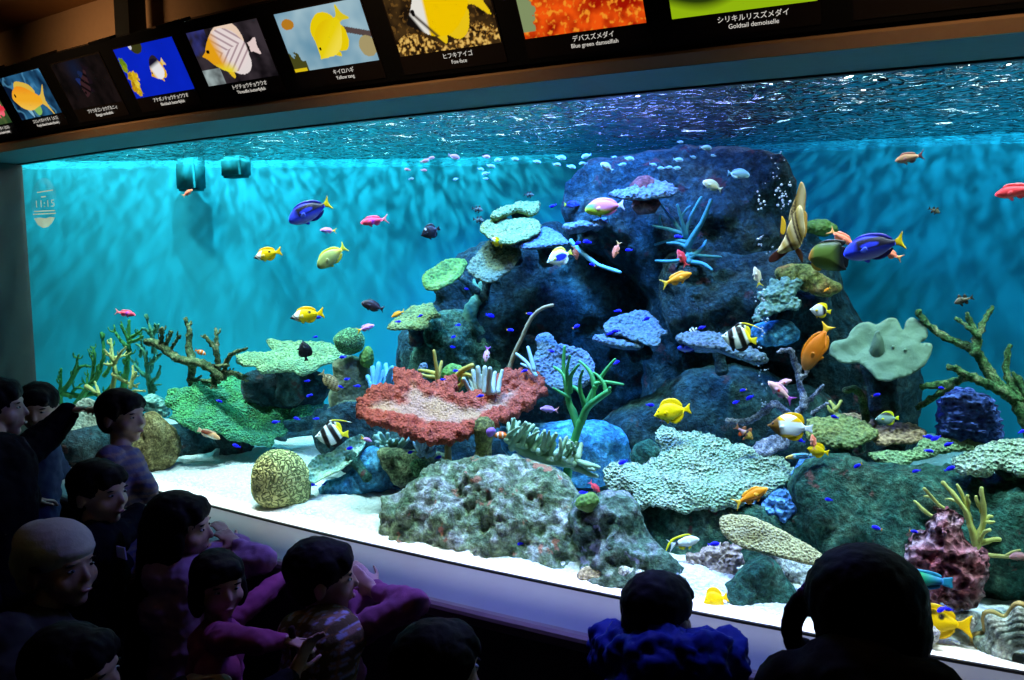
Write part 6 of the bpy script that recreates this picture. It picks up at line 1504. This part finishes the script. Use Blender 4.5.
def d_tang(X, Y):
    c = base(X, Y, '#6a9ab4', '#a8c8d4', 1.5, 10); m = ((X - .22) / .14) ** 2 + ((Y - .80) / .09) ** 2 < 1; c[m] = C('#c08020')
    m = np.abs(Y - (.62 - .28 * (X - 1.2))) < .05; m &= X > 1.35; c[m] = C('#5a4a48'); m = ((X - 1.75) ** 2 + (Y - .25) ** 2) < .03; c[m] = C('#b0a070'); m = (X < .34) & (Y < .34 - .5 * X + .1 * N2(X, Y, 8, 3)); c[m] = C('#4a4a1c'); m = (X < .3) & (Y < .06); c[m] = C('#e8c818')
    return putfish(c, X, Y, 'tang', (.66, .18), 1.05, plainc('#f6dc10', '#ffe84a', '#f0cc08'), {'all': '#f4d608', 'tail_fin': '#e8d020'}, 40, 1.05)
def d_fox(X, Y):
    c = base(X, Y, '#1c120a', '#4a3418', 5, 12); d = N2(X, Y, 16, 4); m = (Y < .22 + .12 * np.sin(X * 5)) & (d > -.05); c[m] = lerp(np.tile(C('#8a5a18'), (m.sum(), 1)), np.tile(C('#f0c468'), (m.sum(), 1)), np.clip(d[m] * 2.5, 0, 1))
    m = (d > .25) & (Y > .3); c[m] = C('#6a4a20')
    return putfish(c, X, Y, 'fox', (.30, .52), 1.5, lambda x, y: foxface(x, y), {'all': '#f8d018', 'dorsal_fin': '#f0c010'}, 10, 1.45)
def d_orange(X, Y):
    d = N2(X, Y, 4, 13); c = lerp(np.tile(C('#a81404'), (len(X), 1)), np.tile(C('#ff5a10'), (len(X), 1)), np.clip(d + .5, 0, 1)); c = lerp(c, np.tile(C('#ff9a28'), (len(X), 1)), smooth(N2(X, Y, 14, 14), .15, .5)); m = (X < .22 + .1 * N2(X, Y, 6, 2)) & (Y > .1); c[m] = C('#8a9a6a'); m = (np.abs(Y - .6 - .03 * np.sin(X * 8)) < .03) & (X > .7) & (X < 1.3); c[m] = C('#e8e0e0')
    return c
def d_green(X, Y):
    c = lerp(np.tile(C('#9ac010'), (len(X), 1)), np.tile(C('#283a0a'), (len(X), 1)), smooth(Y + .12 * np.sin(X * 3.4), .16, .30)); return putfish(c, X, Y, 'oval', (.35, .62), 1.1, plainc('#3a4a9c', '#6a70b0'), {'all': '#f0c020'})
def d_last(X, Y):
    c = base(X, Y, '#081830', '#205070', 2, 15); return putfish(c, X, Y, 'disc', (.4, .55), 1.0, plainc('#e8e8e0'), {'all': '#e0d040'})


def text_mesh(name, cu, parent):
    o = bpy.data.objects.new('tmp', cu); COL.objects.link(o)
    me = bpy.data.meshes.new_from_object(o.evaluated_get(bpy.context.evaluated_depsgraph_get())); bpy.data.objects.remove(o); me.name = name
    return obj(name, me, parent)


def text_at(name, body, size, x, s, parent):
    cu = bpy.data.curves.new(name, 'FONT'); cu.body = body; cu.size = size; cu.align_x = 'CENTER'; cu.align_y = 'CENTER'; cu.extrude = .0002; cu.materials.append(cap_m)
    o = text_mesh(name, cu, parent)
    q = SL(x, s, .0045); dx = SL(x + .05, s, .0045) - SL(x - .05, s, .0045); X_ = Vector(dx).normalized(); Y_ = Vector((0, -math.sin(ST), math.cos(ST))); Y_ = (Y_ - X_ * Y_.dot(X_)).normalized(); Z_ = X_.cross(Y_)
    M = Matrix((X_, Y_, Z_)).transposed().to_4x4(); M.translation = Vector(q) - Vector(ORG[parent.name]); o.matrix_local = M
    return o


PANELS = [(-3.52, d_pink, 'スミレナガハナダイ（オス）', 'Purple-blotch basslet (male)', 'picture of a pink fish on green'), (-3.15, d_purple, 'スミレナガハナダイ（メス）', 'Purple-blotch basslet (female)', 'picture of an orange yellow fish on dark blue'), (-2.78, d_dark, 'プテラポゴン カウデルニィ', 'Banggai cardinalfish', 'very dim picture of a striped fish'),
          (-2.41, d_blue, 'アケボノチョウチョウウオ', 'Blackback butterflyfish', 'picture of a small white fish on vivid blue'), (-2.055, d_thread, 'トゲチョウチョウウオ', 'Threadfin butterflyfish', 'picture of a big white and yellow fish'), (-1.70, d_tang, 'キイロハギ', 'Yellow tang', 'picture of a yellow fish on pale blue'),
          (-1.342, d_fox, 'ヒフキアイゴ', 'Fox-face', 'picture of a yellow fish with a black and white face'), (-.988, d_orange, 'デバスズメダイ', 'Blue green damselfish', 'picture of orange coral'), (-.642, d_green, 'シリキルリスズメダイ', 'Goldtail demoiselle', 'picture with a yellow green foot'), (-.285, d_last, None, None, 'picture cut off by the top of the view')]
for x0, draw, jp, en, lab in PANELS:
    W, H = 150, 80; X, Y, c = picture(0, draw, W, H)
    V = [SL(x0 + .29 * a / AS, .058 + .154 * b, .0035) for a, b in zip(X, Y)]; Fc = [(j * W + i, j * W + i + 1, (j + 1) * W + i + 1, (j + 1) * W + i) for j in range(H - 1) for i in range(W - 1)]
    pb = child('picture_panel', [SL(x0 - .004, .012, .003), SL(x0 + .294, .012, .003), SL(x0 + .294, .216, .003), SL(x0 - .004, .216, .003), SL(x0 - .004, .012, -.002), SL(x0 + .294, .012, -.002), SL(x0 + .294, .216, -.002), SL(x0 - .004, .216, -.002)], [(0, 1, 2, 3), (0, 4, 5, 1), (1, 5, 6, 2), (2, 6, 7, 3), (3, 7, 4, 0)], cap_back, sign, smooth=False)
    pb['label'] = lab
    child('photo', V, Fc, pic, pb, col=c)
    if jp:
        text_at('caption', jp, .0145, x0 + .165, .0435, pb); text_at('caption', en, .013, x0 + .165, .0285, pb)
tag(thing('glass_sticker', 'faint oval sticker with showtime on the glass at the far end', 'sticker', *(lambda q: ([P(x, y, -.012) for x, y in q] + [P(x, y, -.0135) for x, y in q], [tuple(range(len(q) - 1, -1, -1)), tuple(range(len(q), 2 * len(q)))] + [(i, (i + 1) % len(q), len(q) + (i + 1) % len(q), len(q) + i) for i in range(len(q))]))([(44 + 13 * math.cos(a) * (1 if math.sin(a) < 0 else 1), 203 + 25 * math.sin(a)) for a in np.linspace(0, 6.28, 29)[:-1]]), None))
stk = bpy.data.objects['glass_sticker']
t = NT('sticker_film'); trn = t.n('ShaderNodeBsdfTransparent'); df = t.n('ShaderNodeBsdfDiffuse'); df.inputs[0].default_value = (.5, .75, .75, 1); mx = t.n('ShaderNodeMixShader'); mx.inputs[0].default_value = .03; t.l(trn.outputs[0], mx.inputs[1]); t.l(df.outputs[0], mx.inputs[2]); t.l(mx.outputs[0], t.out.inputs[0]); stk.data.materials.append(t.m)
t = NT('sticker_ink'); trn = t.n('ShaderNodeBsdfTransparent'); df = t.n('ShaderNodeBsdfTranslucent'); df.inputs[0].default_value = (.95, .62, .40, 1); mx = t.n('ShaderNodeMixShader'); mx.inputs[0].default_value = .55; t.l(trn.outputs[0], mx.inputs[1]); t.l(df.outputs[0], mx.inputs[2]); t.l(mx.outputs[0], t.out.inputs[0])
ink = t.m
for body, px_, py_, sz, nm in (('11:15', 44.5, 204, .055, 'time_text'),):
    cu = bpy.data.curves.new(nm, 'FONT'); cu.body = body; cu.size = sz; cu.align_x = 'CENTER'; cu.align_y = 'CENTER'; cu.materials.append(ink)
    o = text_mesh(nm, cu, stk); o.rotation_euler = (math.pi / 2, 0, 0); o.scale = (1.35, .8, 1); o.location = P(px_, py_, -.016) - Vector(ORG[stk.name])
def strip(nm, pts):
    q = [P(x, y, -.016) for x, y in pts] + [P(x, y, -.0165) for x, y in pts]; n = len(pts)
    child(nm, q, [tuple(range(n - 1, -1, -1)), tuple(range(n, 2 * n))] + [(i, (i + 1) % n, n + (i + 1) % n, n + i) for i in range(n)], ink, stk, smooth=False)
strip('printed_line', [(34, 211), (55, 210), (55, 211), (34, 212)]); strip('printed_line', [(33, 213.8), (56, 212.8), (56, 213.8), (33, 214.8)]); strip('printed_line', [(37, 192), (53, 189.5), (53, 190.5), (37, 193)])
strip('printed_foot', [(34, 218.5), (40, 217.5), (45, 218.5), (50, 217), (55, 217.5), (52, 223), (48, 227), (43, 228), (38, 225)])
strip('printed_line', [(41, 196.5), (46, 196), (46, 197), (41, 197.5)])
# ================================================================== the visitors
skin_m = m_plain('skin', (.42, .25, .17), .5, .35, .08, 40, .05)
hair_m = m_plain('black_hair', (.006, .005, .005), .65, .05, .4, 90, .25, .004)
lip_m = m_plain('lips', (.34, .13, .11), .45, .4, .1)
white_eye = m_plain('eye_white', (.24, .23, .22), .3, .5, .05)


def ball(c, r, M=None, seg=16):
    V, Fc = [], []; n = seg // 2
    for j in range(1, n):
        t = math.pi * j / n
        for k in range(seg): V.append((math.sin(t) * math.cos(2 * math.pi * k / seg), math.sin(t) * math.sin(2 * math.pi * k / seg), math.cos(t)))
    V = [(0, 0, 1)] + V + [(0, 0, -1)]; L = len(V) - 1
    for k in range(seg):
        k2 = (k + 1) % seg; Fc.append((0, 1 + k, 1 + k2)); Fc.append((L, L - seg + k2, L - seg + k))
        for j in range(n - 2):
            a = 1 + j * seg; Fc.append((a + k, a + seg + k, a + seg + k2, a + k2))
    V = np.array(V) * np.array(r if hasattr(r, '__len__') else (r, r, r))
    if M is not None: V = V @ np.array(M).T
    return V + np.array(c), Fc


def limb(p, q, r0, r1):
    p, q = Vector(p), Vector(q)
    return [tube([p, q], [r0, r1], 14, 3, cap=False), ball(p, r0), ball(q, r1)]


def grow(name, prims, voxel, mat, parent=None, smooth_it=6, origin=None, amp=0.0, scale=20, seed=0, colf=None):
    """one continuous skin over overlapping solids"""
    V, Fc = join(prims); me = bpy.data.meshes.new('tmp'); me.from_pydata(np.asarray(V).tolist(), [], Fc)
    o = bpy.data.objects.new('tmp', me); COL.objects.link(o)
    m = o.modifiers.new('r', 'REMESH'); m.mode = 'VOXEL'; m.voxel_size = voxel
    s = o.modifiers.new('s', 'SMOOTH'); s.iterations = smooth_it; s.factor = .5
    dg = bpy.context.evaluated_depsgraph_get(); me2 = bpy.data.meshes.new_from_object(o.evaluated_get(dg))
    bpy.data.objects.remove(o); bpy.data.meshes.remove(me)
    W = np.empty(len(me2.vertices) * 3); me2.vertices.foreach_get('co', W); W = W.reshape(-1, 3); F2 = [tuple(p.vertices) for p in me2.polygons]; bpy.data.meshes.remove(me2)
    if amp: W = W + normals(W, F2) * (amp * fbm(W, scale, seed, 3))[:, None]
    col = colf(W) if colf else None
    if parent is None: return obj_at(name, W, F2, mat, origin=origin, col=col)
    return child(name, W, F2, mat, parent, col=col)


def head_frame(gaze, tilt=0):
    f = Vector(gaze).normalized(); u = Vector((0, 0, 1)); r = f.cross(u).normalized(); u = r.cross(f)
    if tilt:
        q = Matrix.Rotation(R(tilt), 3, f); r, u = q @ r, q @ u
    return f, u, r


def head_prims(c, h, gaze, tilt=0):
    f, u, r = head_frame(gaze, tilt); k = h / 2; M = Matrix((r, f, u)).transposed()
    at = lambda a, b, z: Vector(c) + (r * a + f * b + u * z) * k
    P_ = [ball(at(0, -.08, .22), (.73 * k, .86 * k, .76 * k), M, 24), ball(at(0, .26, -.22), (.57 * k, .56 * k, .68 * k), M, 24), ball(at(0, .50, -.78), (.24 * k, .20 * k, .18 * k), M),
          ball(at(.33, .44, -.28), .28 * k), ball(at(-.33, .44, -.28), .28 * k), ball(at(0, .66, .20), (.42 * k, .14 * k, .12 * k), M), ball(at(0, .72, -.52), (.20 * k, .12 * k, .11 * k), M),
          ball(at(.74, -.04, -.10), (.07 * k, .16 * k, .25 * k), M), ball(at(-.74, -.04, -.10), (.07 * k, .16 * k, .25 * k), M)]
    P_ += limb(at(0, .76, .06), at(0, .88, -.22), .06 * k, .095 * k)
    return P_, at, M, k


def hand_prims(w, dirv, palm_n, L, side, curl=35, spread=1.0, thumb=1.0):
    """palm, four jointed fingers of different length and a thumb from the side of the palm"""
    d = Vector(dirv).normalized(); n = Vector(palm_n); n = (n - d * n.dot(d)).normalized(); s = d.cross(n) * side
    M = Matrix((s, d, n)).transposed(); pl = L * .50; pr = []
    pr.append(ball(Vector(w) + d * pl * .55, (L * .20, pl * .60, L * .085), M)); pr += limb(w, Vector(w) + d * pl * .3, L * .115, L * .12)
    for i, (off, ln) in enumerate(((.15, .44), (.05, .50), (-.055, .46), (-.15, .36))):
        a = Vector(w) + d * pl * .95 + s * off * L; dr = (d + s * off * .5 * spread).normalized(); q = Matrix.Rotation(R(curl * (.55 + .12 * i)), 3, s) if side > 0 else Matrix.Rotation(R(-curl * (.55 + .12 * i)), 3, s)
        d1 = dr; b = a + d1 * L * ln * .45; d2 = d1 * math.cos(R(curl)) + n * math.sin(R(curl)); c = b + d2 * L * ln * .32; d3 = d1 * math.cos(R(curl * 1.8)) + n * math.sin(R(curl * 1.8)); e = c + d3 * L * ln * .25
        r = L * .048 * (1 - .06 * i); pr += limb(a, b, r * 1.1, r) + limb(b, c, r, r * .92) + limb(c, e, r * .92, r * .8)
    a = Vector(w) + d * pl * .25 + s * L * .13; td = (d * .62 + s * .78 * thumb + n * .25).normalized(); b = a + td * L * .26; c = b + (td * .7 + d * .6).normalized() * L * .20
    pr += limb(a, b, L * .062, L * .055) + limb(b, c, L * .055, L * .045)
    return pr


def pt(q): return q if isinstance(q, Vector) else P(*q)


def person(label, head, h, gaze, sh, el, wr, hands=(None, None), top=None, top_name='jacket', bottom=None, hair='short', tilt=0, bulk=1.0, stand=True, hip=None, puff=.0, colf=None, voxel=.0052, hair_extra=None, extra=None, face=True, amp=.004):
    c = pt(head); s = h / .20
    sh = [pt(q) for q in sh]; el = [pt(q) for q in el]; wr = [pt(q) for q in wr]
    hp, at, M, k = head_prims(c, h, gaze, tilt); body = list(hp)
    ms = (sh[0] + sh[1]) / 2
    if hip is None: hip = Vector((ms.x, ms.y - .04, max(.30, ms.z - .36 * s)))
    else: hip = pt(hip)
    body += limb(at(0, -.12, -.45), ms + Vector((0, 0, .01)), .34 * k, .40 * k)
    body += limb(ms + (hip - ms) * .12, hip, .068 * s, .072 * s) + limb(sh[0], sh[1], .036 * s, .036 * s)
    sx = (sh[1] - sh[0]); sx.z = 0; sx.normalize()
    feet = []
    for i, sg in ((0, -1), (1, 1)):
        body += limb(sh[i], el[i], .034 * s, .027 * s) + limb(el[i], wr[i], .027 * s, .019 * s)
        hj = hip + sx * sg * .055 * s
        if stand: kn = Vector((hj.x, hj.y + .02, hj.z * .52)); ft = Vector((hj.x, hj.y, .045))
        else: kn = Vector((hj.x + sx.x * sg * .05, hj.y + .09, max(.22, hj.z - .02))); ft = Vector((hj.x, hj.y + .02, .05))
        fw = Vector((-sx.y, sx.x, 0)); fw = fw if fw.y > 0 else -fw
        body += limb(hj, kn, .058 * s, .043 * s) + limb(kn, ft, .043 * s, .028 * s) + limb(ft, ft + fw * .10 * s, .034 * s, .026 * s); feet.append((hj, kn, ft))
        hd = hands[i]
        if hd is None: dv = (wr[i] - el[i]).normalized(); hd = (dv, Vector((0, 0, -1)), 30)
        body += hand_prims(wr[i], hd[0], hd[1], .115 * s, 1 if i else -1, hd[2])
    root = grow('person', body, voxel, skin_m, smooth_it=3)
    tag(root, label, 'person', 'visitors at the window')
    b = bulk
    cl = limb(ms + Vector((0, 0, -.02 * s)), hip + Vector((0, 0, -.03)), .088 * s * b, .095 * s * b) + limb(sh[0], sh[1], .050 * s * b, .050 * s * b)
    for i in (0, 1):
        e2 = wr[i] + (el[i] - wr[i]) * .12
        cl += limb(sh[i], el[i], .047 * s * b, .040 * s * b) + limb(el[i], e2, .040 * s * b, .029 * s * b)
        if puff:
            for t in (.3, .7): cl.append(ball(sh[i] + (el[i] - sh[i]) * t, (.05 + puff) * s * b)); cl.append(ball(el[i] + (e2 - el[i]) * t, (.04 + puff * .7) * s * b))
        cl.append(ball(sh[i] + (hip - sh[i]) * .3, .075 * s * b))
    grow(top_name, cl, .008, top, root, 4, amp=amp * 1.7, scale=24, seed=len(label), colf=colf)
    pr = []
    for hj, kn, ft in feet: pr += limb(hj, kn, .070 * s, .055 * s) + limb(kn, ft + Vector((0, 0, .05)), .055 * s, .045 * s)
    pr += limb(hip - sx * .05 * s, hip + sx * .05 * s, .085 * s, .085 * s)
    grow('trousers', pr, .010, bottom or m_plain('dark_trousers', (.012, .012, .018), .9, .03), root, 4)
    # hair
    E = lambda a, b_, z, r: ball(at(a, b_, z), tuple(q * k for q in r), M, 20)
    if hair != 'none':
        H = [E(0, -.14, .30, (.80, .90, .78)), E(0, -.40, -.12, (.68, .52, .60)), E(0, .42, .62, (.56, .36, .30)), E(.60, .0, .36, (.20, .44, .40)), E(-.60, .0, .36, (.20, .44, .40)), E(.30, .62, .46, (.26, .16, .22)), E(-.30, .62, .46, (.26, .16, .22)), E(0, .68, .48, (.30, .14, .18))]
        if hair == 'bob': H += [E(.66, -.05, -.30, (.22, .46, .62)), E(-.66, -.05, -.30, (.22, .46, .62)), E(0, -.42, -.50, (.66, .45, .50))]
        if hair == 'long':
            H += [E(.66, -.10, -.30, (.22, .46, .66)), E(-.66, -.10, -.30, (.22, .46, .66))]
            H += limb(at(0, -.55, .0), at(0, -.75, -1.6), .60 * k, .50 * k) + limb(at(.45, -.40, -.2), at(.5, -.60, -1.7), .34 * k, .24 * k) + limb(at(-.45, -.40, -.2), at(-.5, -.60, -1.7), .34 * k, .24 * k)
        if hair_extra: H += hair_extra(at, M, k, E)
        grow('hair', H, .0055, hair_m, root, 3, amp=.0022, scale=60, seed=3)
    if face:
        for sg in (-1, 1):
            V, Fc = ball(at(sg * .27, .70, .02), (.12 * k, .05 * k, .032 * k), M, 12); child('eye', V, Fc, white_eye, root)
            V, Fc = ball(at(sg * .27, .735, .02), (.055 * k, .036 * k, .036 * k), M, 12); child('iris', V, Fc, eye_black, root)
            V, Fc = ball(at(sg * .28, .72, .17), (.17 * k, .05 * k, .028 * k), M, 12); child('eyebrow', V, Fc, hair_m, root)
        V, Fc = ball(at(0, .83, -.53), (.15 * k, .05 * k, .045 * k), M, 12); child('mouth', V, Fc, lip_m, root)
    if extra: extra(root, at, M, k, E)
    return root


def cloth(name, c, rough=.9, var=.2, scale=40, bump=.3): return m_plain(name, c, rough, .03, var, scale, bump, .004)


def rand_stripes(a, b, freq):
    def f(W):
        t = (np.sin(W[:, 2] * freq + 3 * fbm(W, 6, 2)) > 0).astype(float); return lerp(np.tile(np.array(a), (len(W), 1)), np.tile(np.array(b), (len(W), 1)), t)
    return f


X_, Y_ = Vector((1, 0, 0)), Vector((0, 1, 0))
fabric_pattern = m_attr('patterned_cloth', .85, .15, .3, 120)

# boy in the puffy blue jacket, seen from behind, arms on the ledge
person('boy seen from behind in a puffy royal blue jacket, leaning on the ledge', (658, 615, -.47), .185, (.25, 1, -.05), [(628, 655, -.56), (694, 659, -.56)], [(606, 646, -.40), (732, 656, -.42)], [(640, 645, -.34), (690, 650, -.34)],
       ((Vector((.6, .3, 0)), Vector((0, 0, -1)), 20), (Vector((-.6, .3, 0)), Vector((0, 0, -1)), 20)), cloth('royal_blue_nylon', (.012, .02, .17), .45, .15, 12, .4), 'puffy_jacket', bulk=1.05, puff=.012, amp=.010)

# girl with a pigtail in front, nearest to the camera
def pig(at, M, k, E):
    H = [tube([at(-.66, -.20, .18), at(-.90, -.22, .12), at(-1.08, -.24, -.22), at(-1.14, -.24, -.62), at(-1.10, -.22, -1.02)], [.10 * k, .13 * k, .20 * k, .19 * k, .04 * k], 14, 6)]
    H += limb(at(.50, -.50, .0), at(.66, -.50, -1.8), .34 * k, .26 * k) + limb(at(0, -.65, -.1), at(.05, -.75, -1.8), .56 * k, .56 * k) + limb(at(-.4, -.55, -.1), at(-.35, -.70, -1.3), .36 * k, .30 * k) + limb(at(.78, -.15, -.2), at(.98, -.30, -1.95), .17 * k, .11 * k)
    H += [E(0, -.2, .2, (.98, .98, .88)), E(.25, -.3, -.2, (.78, .7, .8))]
    return H
def pig_extra(root, at, M, k, E):
    for q in ((-.92, -.22, .06), (-.94, -.12, .16), (-.98, -.30, .14), (-.90, -.24, .24)): V, Fc = E(*q, (.09, .09, .09)); child('hair_tie', V, Fc, cloth('violet_scrunchie', (.18, .08, .26)), root)
    grow('hood', limb(at(-.72, -.55, -.95), at(.5, -.7, -1.05), .26 * k, .3 * k) + limb(at(-.95, -.2, -.9), at(-.75, -.5, -1.3), .25 * k, .4 * k), .008, cloth('dark_hood', (.02, .02, .022)), root, 4)
person('girl seen from behind with long dark hair and one pigtail with a violet tie', (866, 606, -.74), .190, (-.08, 1, -.06), [(792, 690, -.86), (925, 700, -.86)], [(770, 760, -.72), (945, 765, -.72)], [(800, 740, -.45), (915, 745, -.45)], top=cloth('dark_brown_coat', (.02, .016, .015)), top_name='coat', bulk=1.25, hair_extra=pig, extra=pig_extra)

# child in the patterned vest with purple sleeves
def vest(W):
    a = np.sin(W[:, 0] * 95) * np.sin(W[:, 2] * 95); b = np.sin(W[:, 0] * 95 + 1.4) * np.sin(W[:, 2] * 95 + 1.4)
    c = lerp(np.tile(np.array([.10, .075, .03]), (len(W), 1)), np.tile(np.array([.30, .30, .42]), (len(W), 1)), (np.abs(a) > .55).astype(float)); return lerp(c, np.tile(np.array([.26, .13, .03]), (len(W), 1)), (np.abs(b) < .12).astype(float) * .8)
def vest_extra(root, at, M, k, E):
    ms = (pt((300, 632, -.70)) + pt((348, 636, -.62))) / 2; hip = Vector((ms.x - .02, ms.y - .10, ms.z - .36))
    grow('vest', limb(ms + Vector((0, 0, -.02)), hip, .097, .105) + limb(pt((300, 634, -.70)), pt((346, 637, -.63)), .058, .056), .006, fabric_pattern, root, 4, colf=vest)
    V, Fc = tube([pt((312, 628, -.74)) + Vector((-.01, -.055, .02)), ms + Vector((.03, -.115, -.10)), ms + Vector((.08, -.11, -.24))], [.008, .008, .008], 8, 6); child('strap', V, Fc, cloth('dark_strap', (.03, .015, .015)), root)
person('child with short dark hair in a patterned vest and purple sleeves, chin on folded arms', (322, 577, -.62), .195, (.80, .75, -.05), [(300, 634, -.70), (350, 634, -.60)], [(372, 592, -.46), (417, 603, -.53)], [(377, 587, -.45), (375, 592, -.50)],
       ((Vector((-.7, -.1, .45)), Vector((-.7, .2, -.4)), 18), (Vector((-.62, -.1, .42)), Vector((-.6, .5, -.2)), 18)), cloth('purple_sleeve', (.25, .08, .16)), 'shirt', bulk=.92, extra=vest_extra, hip=None)

# girl with long hair, lilac jacket
person('girl with long dark hair in a lilac jacket, resting both forearms on the ledge', (180, 527, -.59), .205, (.85, .60, -.05), [(160, 575, -.66), (212, 572, -.54)], [(238, 548, -.44), (264, 560, -.50)], [(232, 541, -.44), (238, 546, -.48)],
       ((Vector((-.7, .1, .35)), Vector((-.5, 0, -.7)), 20), (Vector((-.75, .1, .25)), Vector((-.5, .3, -.6)), 20)), cloth('lilac_fleece', (.30, .17, .27)), 'jacket', hair='long', bulk=1.0)

# little girl in pink turning round
person('little girl in a pink top looking back sideways, one hand on the ledge edge', (218, 584, -.78), .163, (.93, -.30, -.02), [(212, 634, -.72), (222, 640, -.88)], [(262, 596, -.58), (258, 642, -.86)], [(288, 573, -.46), (284, 640, -.80)],
       ((Vector((.5, .6, .1)), Vector((0, 0, -1)), 35), (Vector((1, .1, 0)), Vector((0, 0, -1)), 30)), cloth('pink_knit', (.32, .07, .17)), 'sweater', hair='bob', bulk=.95)

# boy in the striped top, upright at the ledge
person('boy in a striped top standing upright and pressing his hands on the ledge', (122, 416, -.38), .185, (1, .28, .0), [(110, 458, -.48), (132, 464, -.36)], [(130, 482, -.32), (146, 486, -.40)], [(141, 496, -.28), (153, 500, -.34)],
       ((Vector((1, .3, -.3)), Vector((0, 0, -1)), 15), (Vector((1, .2, -.4)), Vector((0, 0, -1)), 15)), fabric_pattern, 'striped_shirt', bulk=.95, colf=rand_stripes((.27, .19, .19), (.15, .13, .22), 230))

# dark haired boy in the dark jacket
def patch(root, at, M, k, E):
    q = [P(116, 546, -.76), P(124, 548, -.76), P(126, 560, -.76), P(117, 557, -.76)]; b = [v + Vector((0, .004, 0)) for v in q]
    child('sleeve_patch', q + b, [(0, 1, 2, 3), (7, 6, 5, 4), (0, 4, 5, 1), (1, 5, 6, 2), (2, 6, 7, 3), (3, 7, 4, 0)], cloth('pale_patch', (.42, .36, .55)), root, smooth=False)
person('dark haired boy in a navy black jacket with a pale patch, arm along the ledge', (99, 492, -.72), .185, (1, .28, -.02), [(72, 545, -.84), (108, 545, -.70)], [(122, 524, -.54), (128, 528, -.60)], [(141, 510, -.48), (142, 512, -.53)],
       ((Vector((1, .3, 0)), Vector((0, 0, -1)), 40), (Vector((1, .3, .1)), Vector((0, 0, -1)), 40)), cloth('navy_black_shell', (.008, .008, .012)), 'jacket', bulk=1.15, extra=patch)

# child at the far end looking this way
person('small child at the far end of the window, face turned towards the camera', (38, 408, -.44), .18, (.72, -.62, -.12), [(30, 448, -.50), (48, 450, -.42)], [(42, 474, -.42), (60, 472, -.36)], [(56, 474, -.34), (66, 472, -.30)],
       ((Vector((1, .2, 0)), Vector((0, 0, -1)), 30), (Vector((1, .2, -.1)), Vector((0, 0, -1)), 30)), cloth('blue_grey_top', (.04, .055, .10)), 'top', bulk=.95)

# adult pointing across
person('adult in a black coat at the far end, arm stretched out pointing at the tank', (-5, 408, -.66), .21, (.62, .80, 0), [(-22, 462, -.85), (14, 462, -.68)], [(0, 500, -.66), (50, 432, -.54)], [(30, 500, -.55), (70, 411, -.47)],
       (None, (Vector((.8, .3, .15)), Vector((.2, 0, -1)), 50)), cloth('black_coat', (.006, .006, .007)), 'coat', bulk=1.25, stand=False, hip=(-10, 590, -.85))

# adult with the knitted cap
def cap(root, at, M, k, E):
    grow('knit_cap', [E(0, -.16, .44, (.88, .98, .74)), E(0, -.55, .16, (.80, .66, .72)), E(0, -.72, -.30, (.62, .40, .42)), E(0, -.62, .62, (.62, .58, .50)), E(0, .36, .44, (.66, .52, .26))], .006, cloth('cream_knit', (.52, .47, .38), .9, .12, 70, .5), root, 4)
    V, Fc = E(.84, .22, .22, (.05, .22, .08)); child('cap_tab', V, Fc, cloth('black_tab', (.01, .01, .01)), root)
    for j, zz in enumerate((-1.50, -1.72)):
        V, Fc = tube([at(-.7, -.95, zz), at(.1, -1.12, zz + .1), at(.9, -.55, zz + .06), at(1.2, .0, zz - .1)], [.014] * 2, 8, 5); child('shoulder_stripe', V, Fc, cloth('white_stripe', (.34, .34, .36)), root)
person('adult in a cream knitted cap and striped jacket, seen in profile', (60, 566, -.92), .215, (.98, .18, .05), [(2, 640, -1.10), (62, 640, -.90)], [(10, 720, -1.0), (90, 700, -.80)], [(60, 740, -.85), (120, 720, -.70)], top=cloth('grey_jacket', (.045, .042, .04)), top_name='jacket', bulk=1.2, stand=False, hip=(30, 800, -1.15), hair='none', extra=cap)

# dark head in front, hands reaching out beside the patterned vest
person('dark haired adult crouching before the knitted cap, both hands held out', (74, 676, -1.16), .215, (.85, .5, 0), [(40, 770, -1.28), (130, 770, -1.12)], [(140, 745, -1.02), (230, 735, -1.02)], [(192, 682, -.93), (292, 676, -.84)],
       ((Vector((1, .25, .35)), Vector((.1, -.3, -1)), 35), (Vector((.25, .5, .9)), Vector((1, .2, .1)), 25)), cloth('black_knit', (.010, .010, .011)), 'sweater', bulk=1.1, stand=False, hip=(60, 940, -1.25))

# dark head with a bun, low in front of the wall
def bun(at, M, k, E): return [E(.95, -.35, -.30, (.36, .36, .36)), E(.70, -.3, -.2, (.3, .3, .3))]
person('dark head with a low side bun, in front of the wall under the window', (438, 672, -.86), .20, (.35, .95, .0), [(400, 745, -.95), (490, 745, -.92)], [(390, 800, -.80), (500, 800, -.78)], [(420, 790, -.60), (480, 790, -.60)], top=cloth('charcoal_top', (.015, .016, .018)), top_name='top', hair_extra=bun, stand=False, hip=(440, 900, -.98))
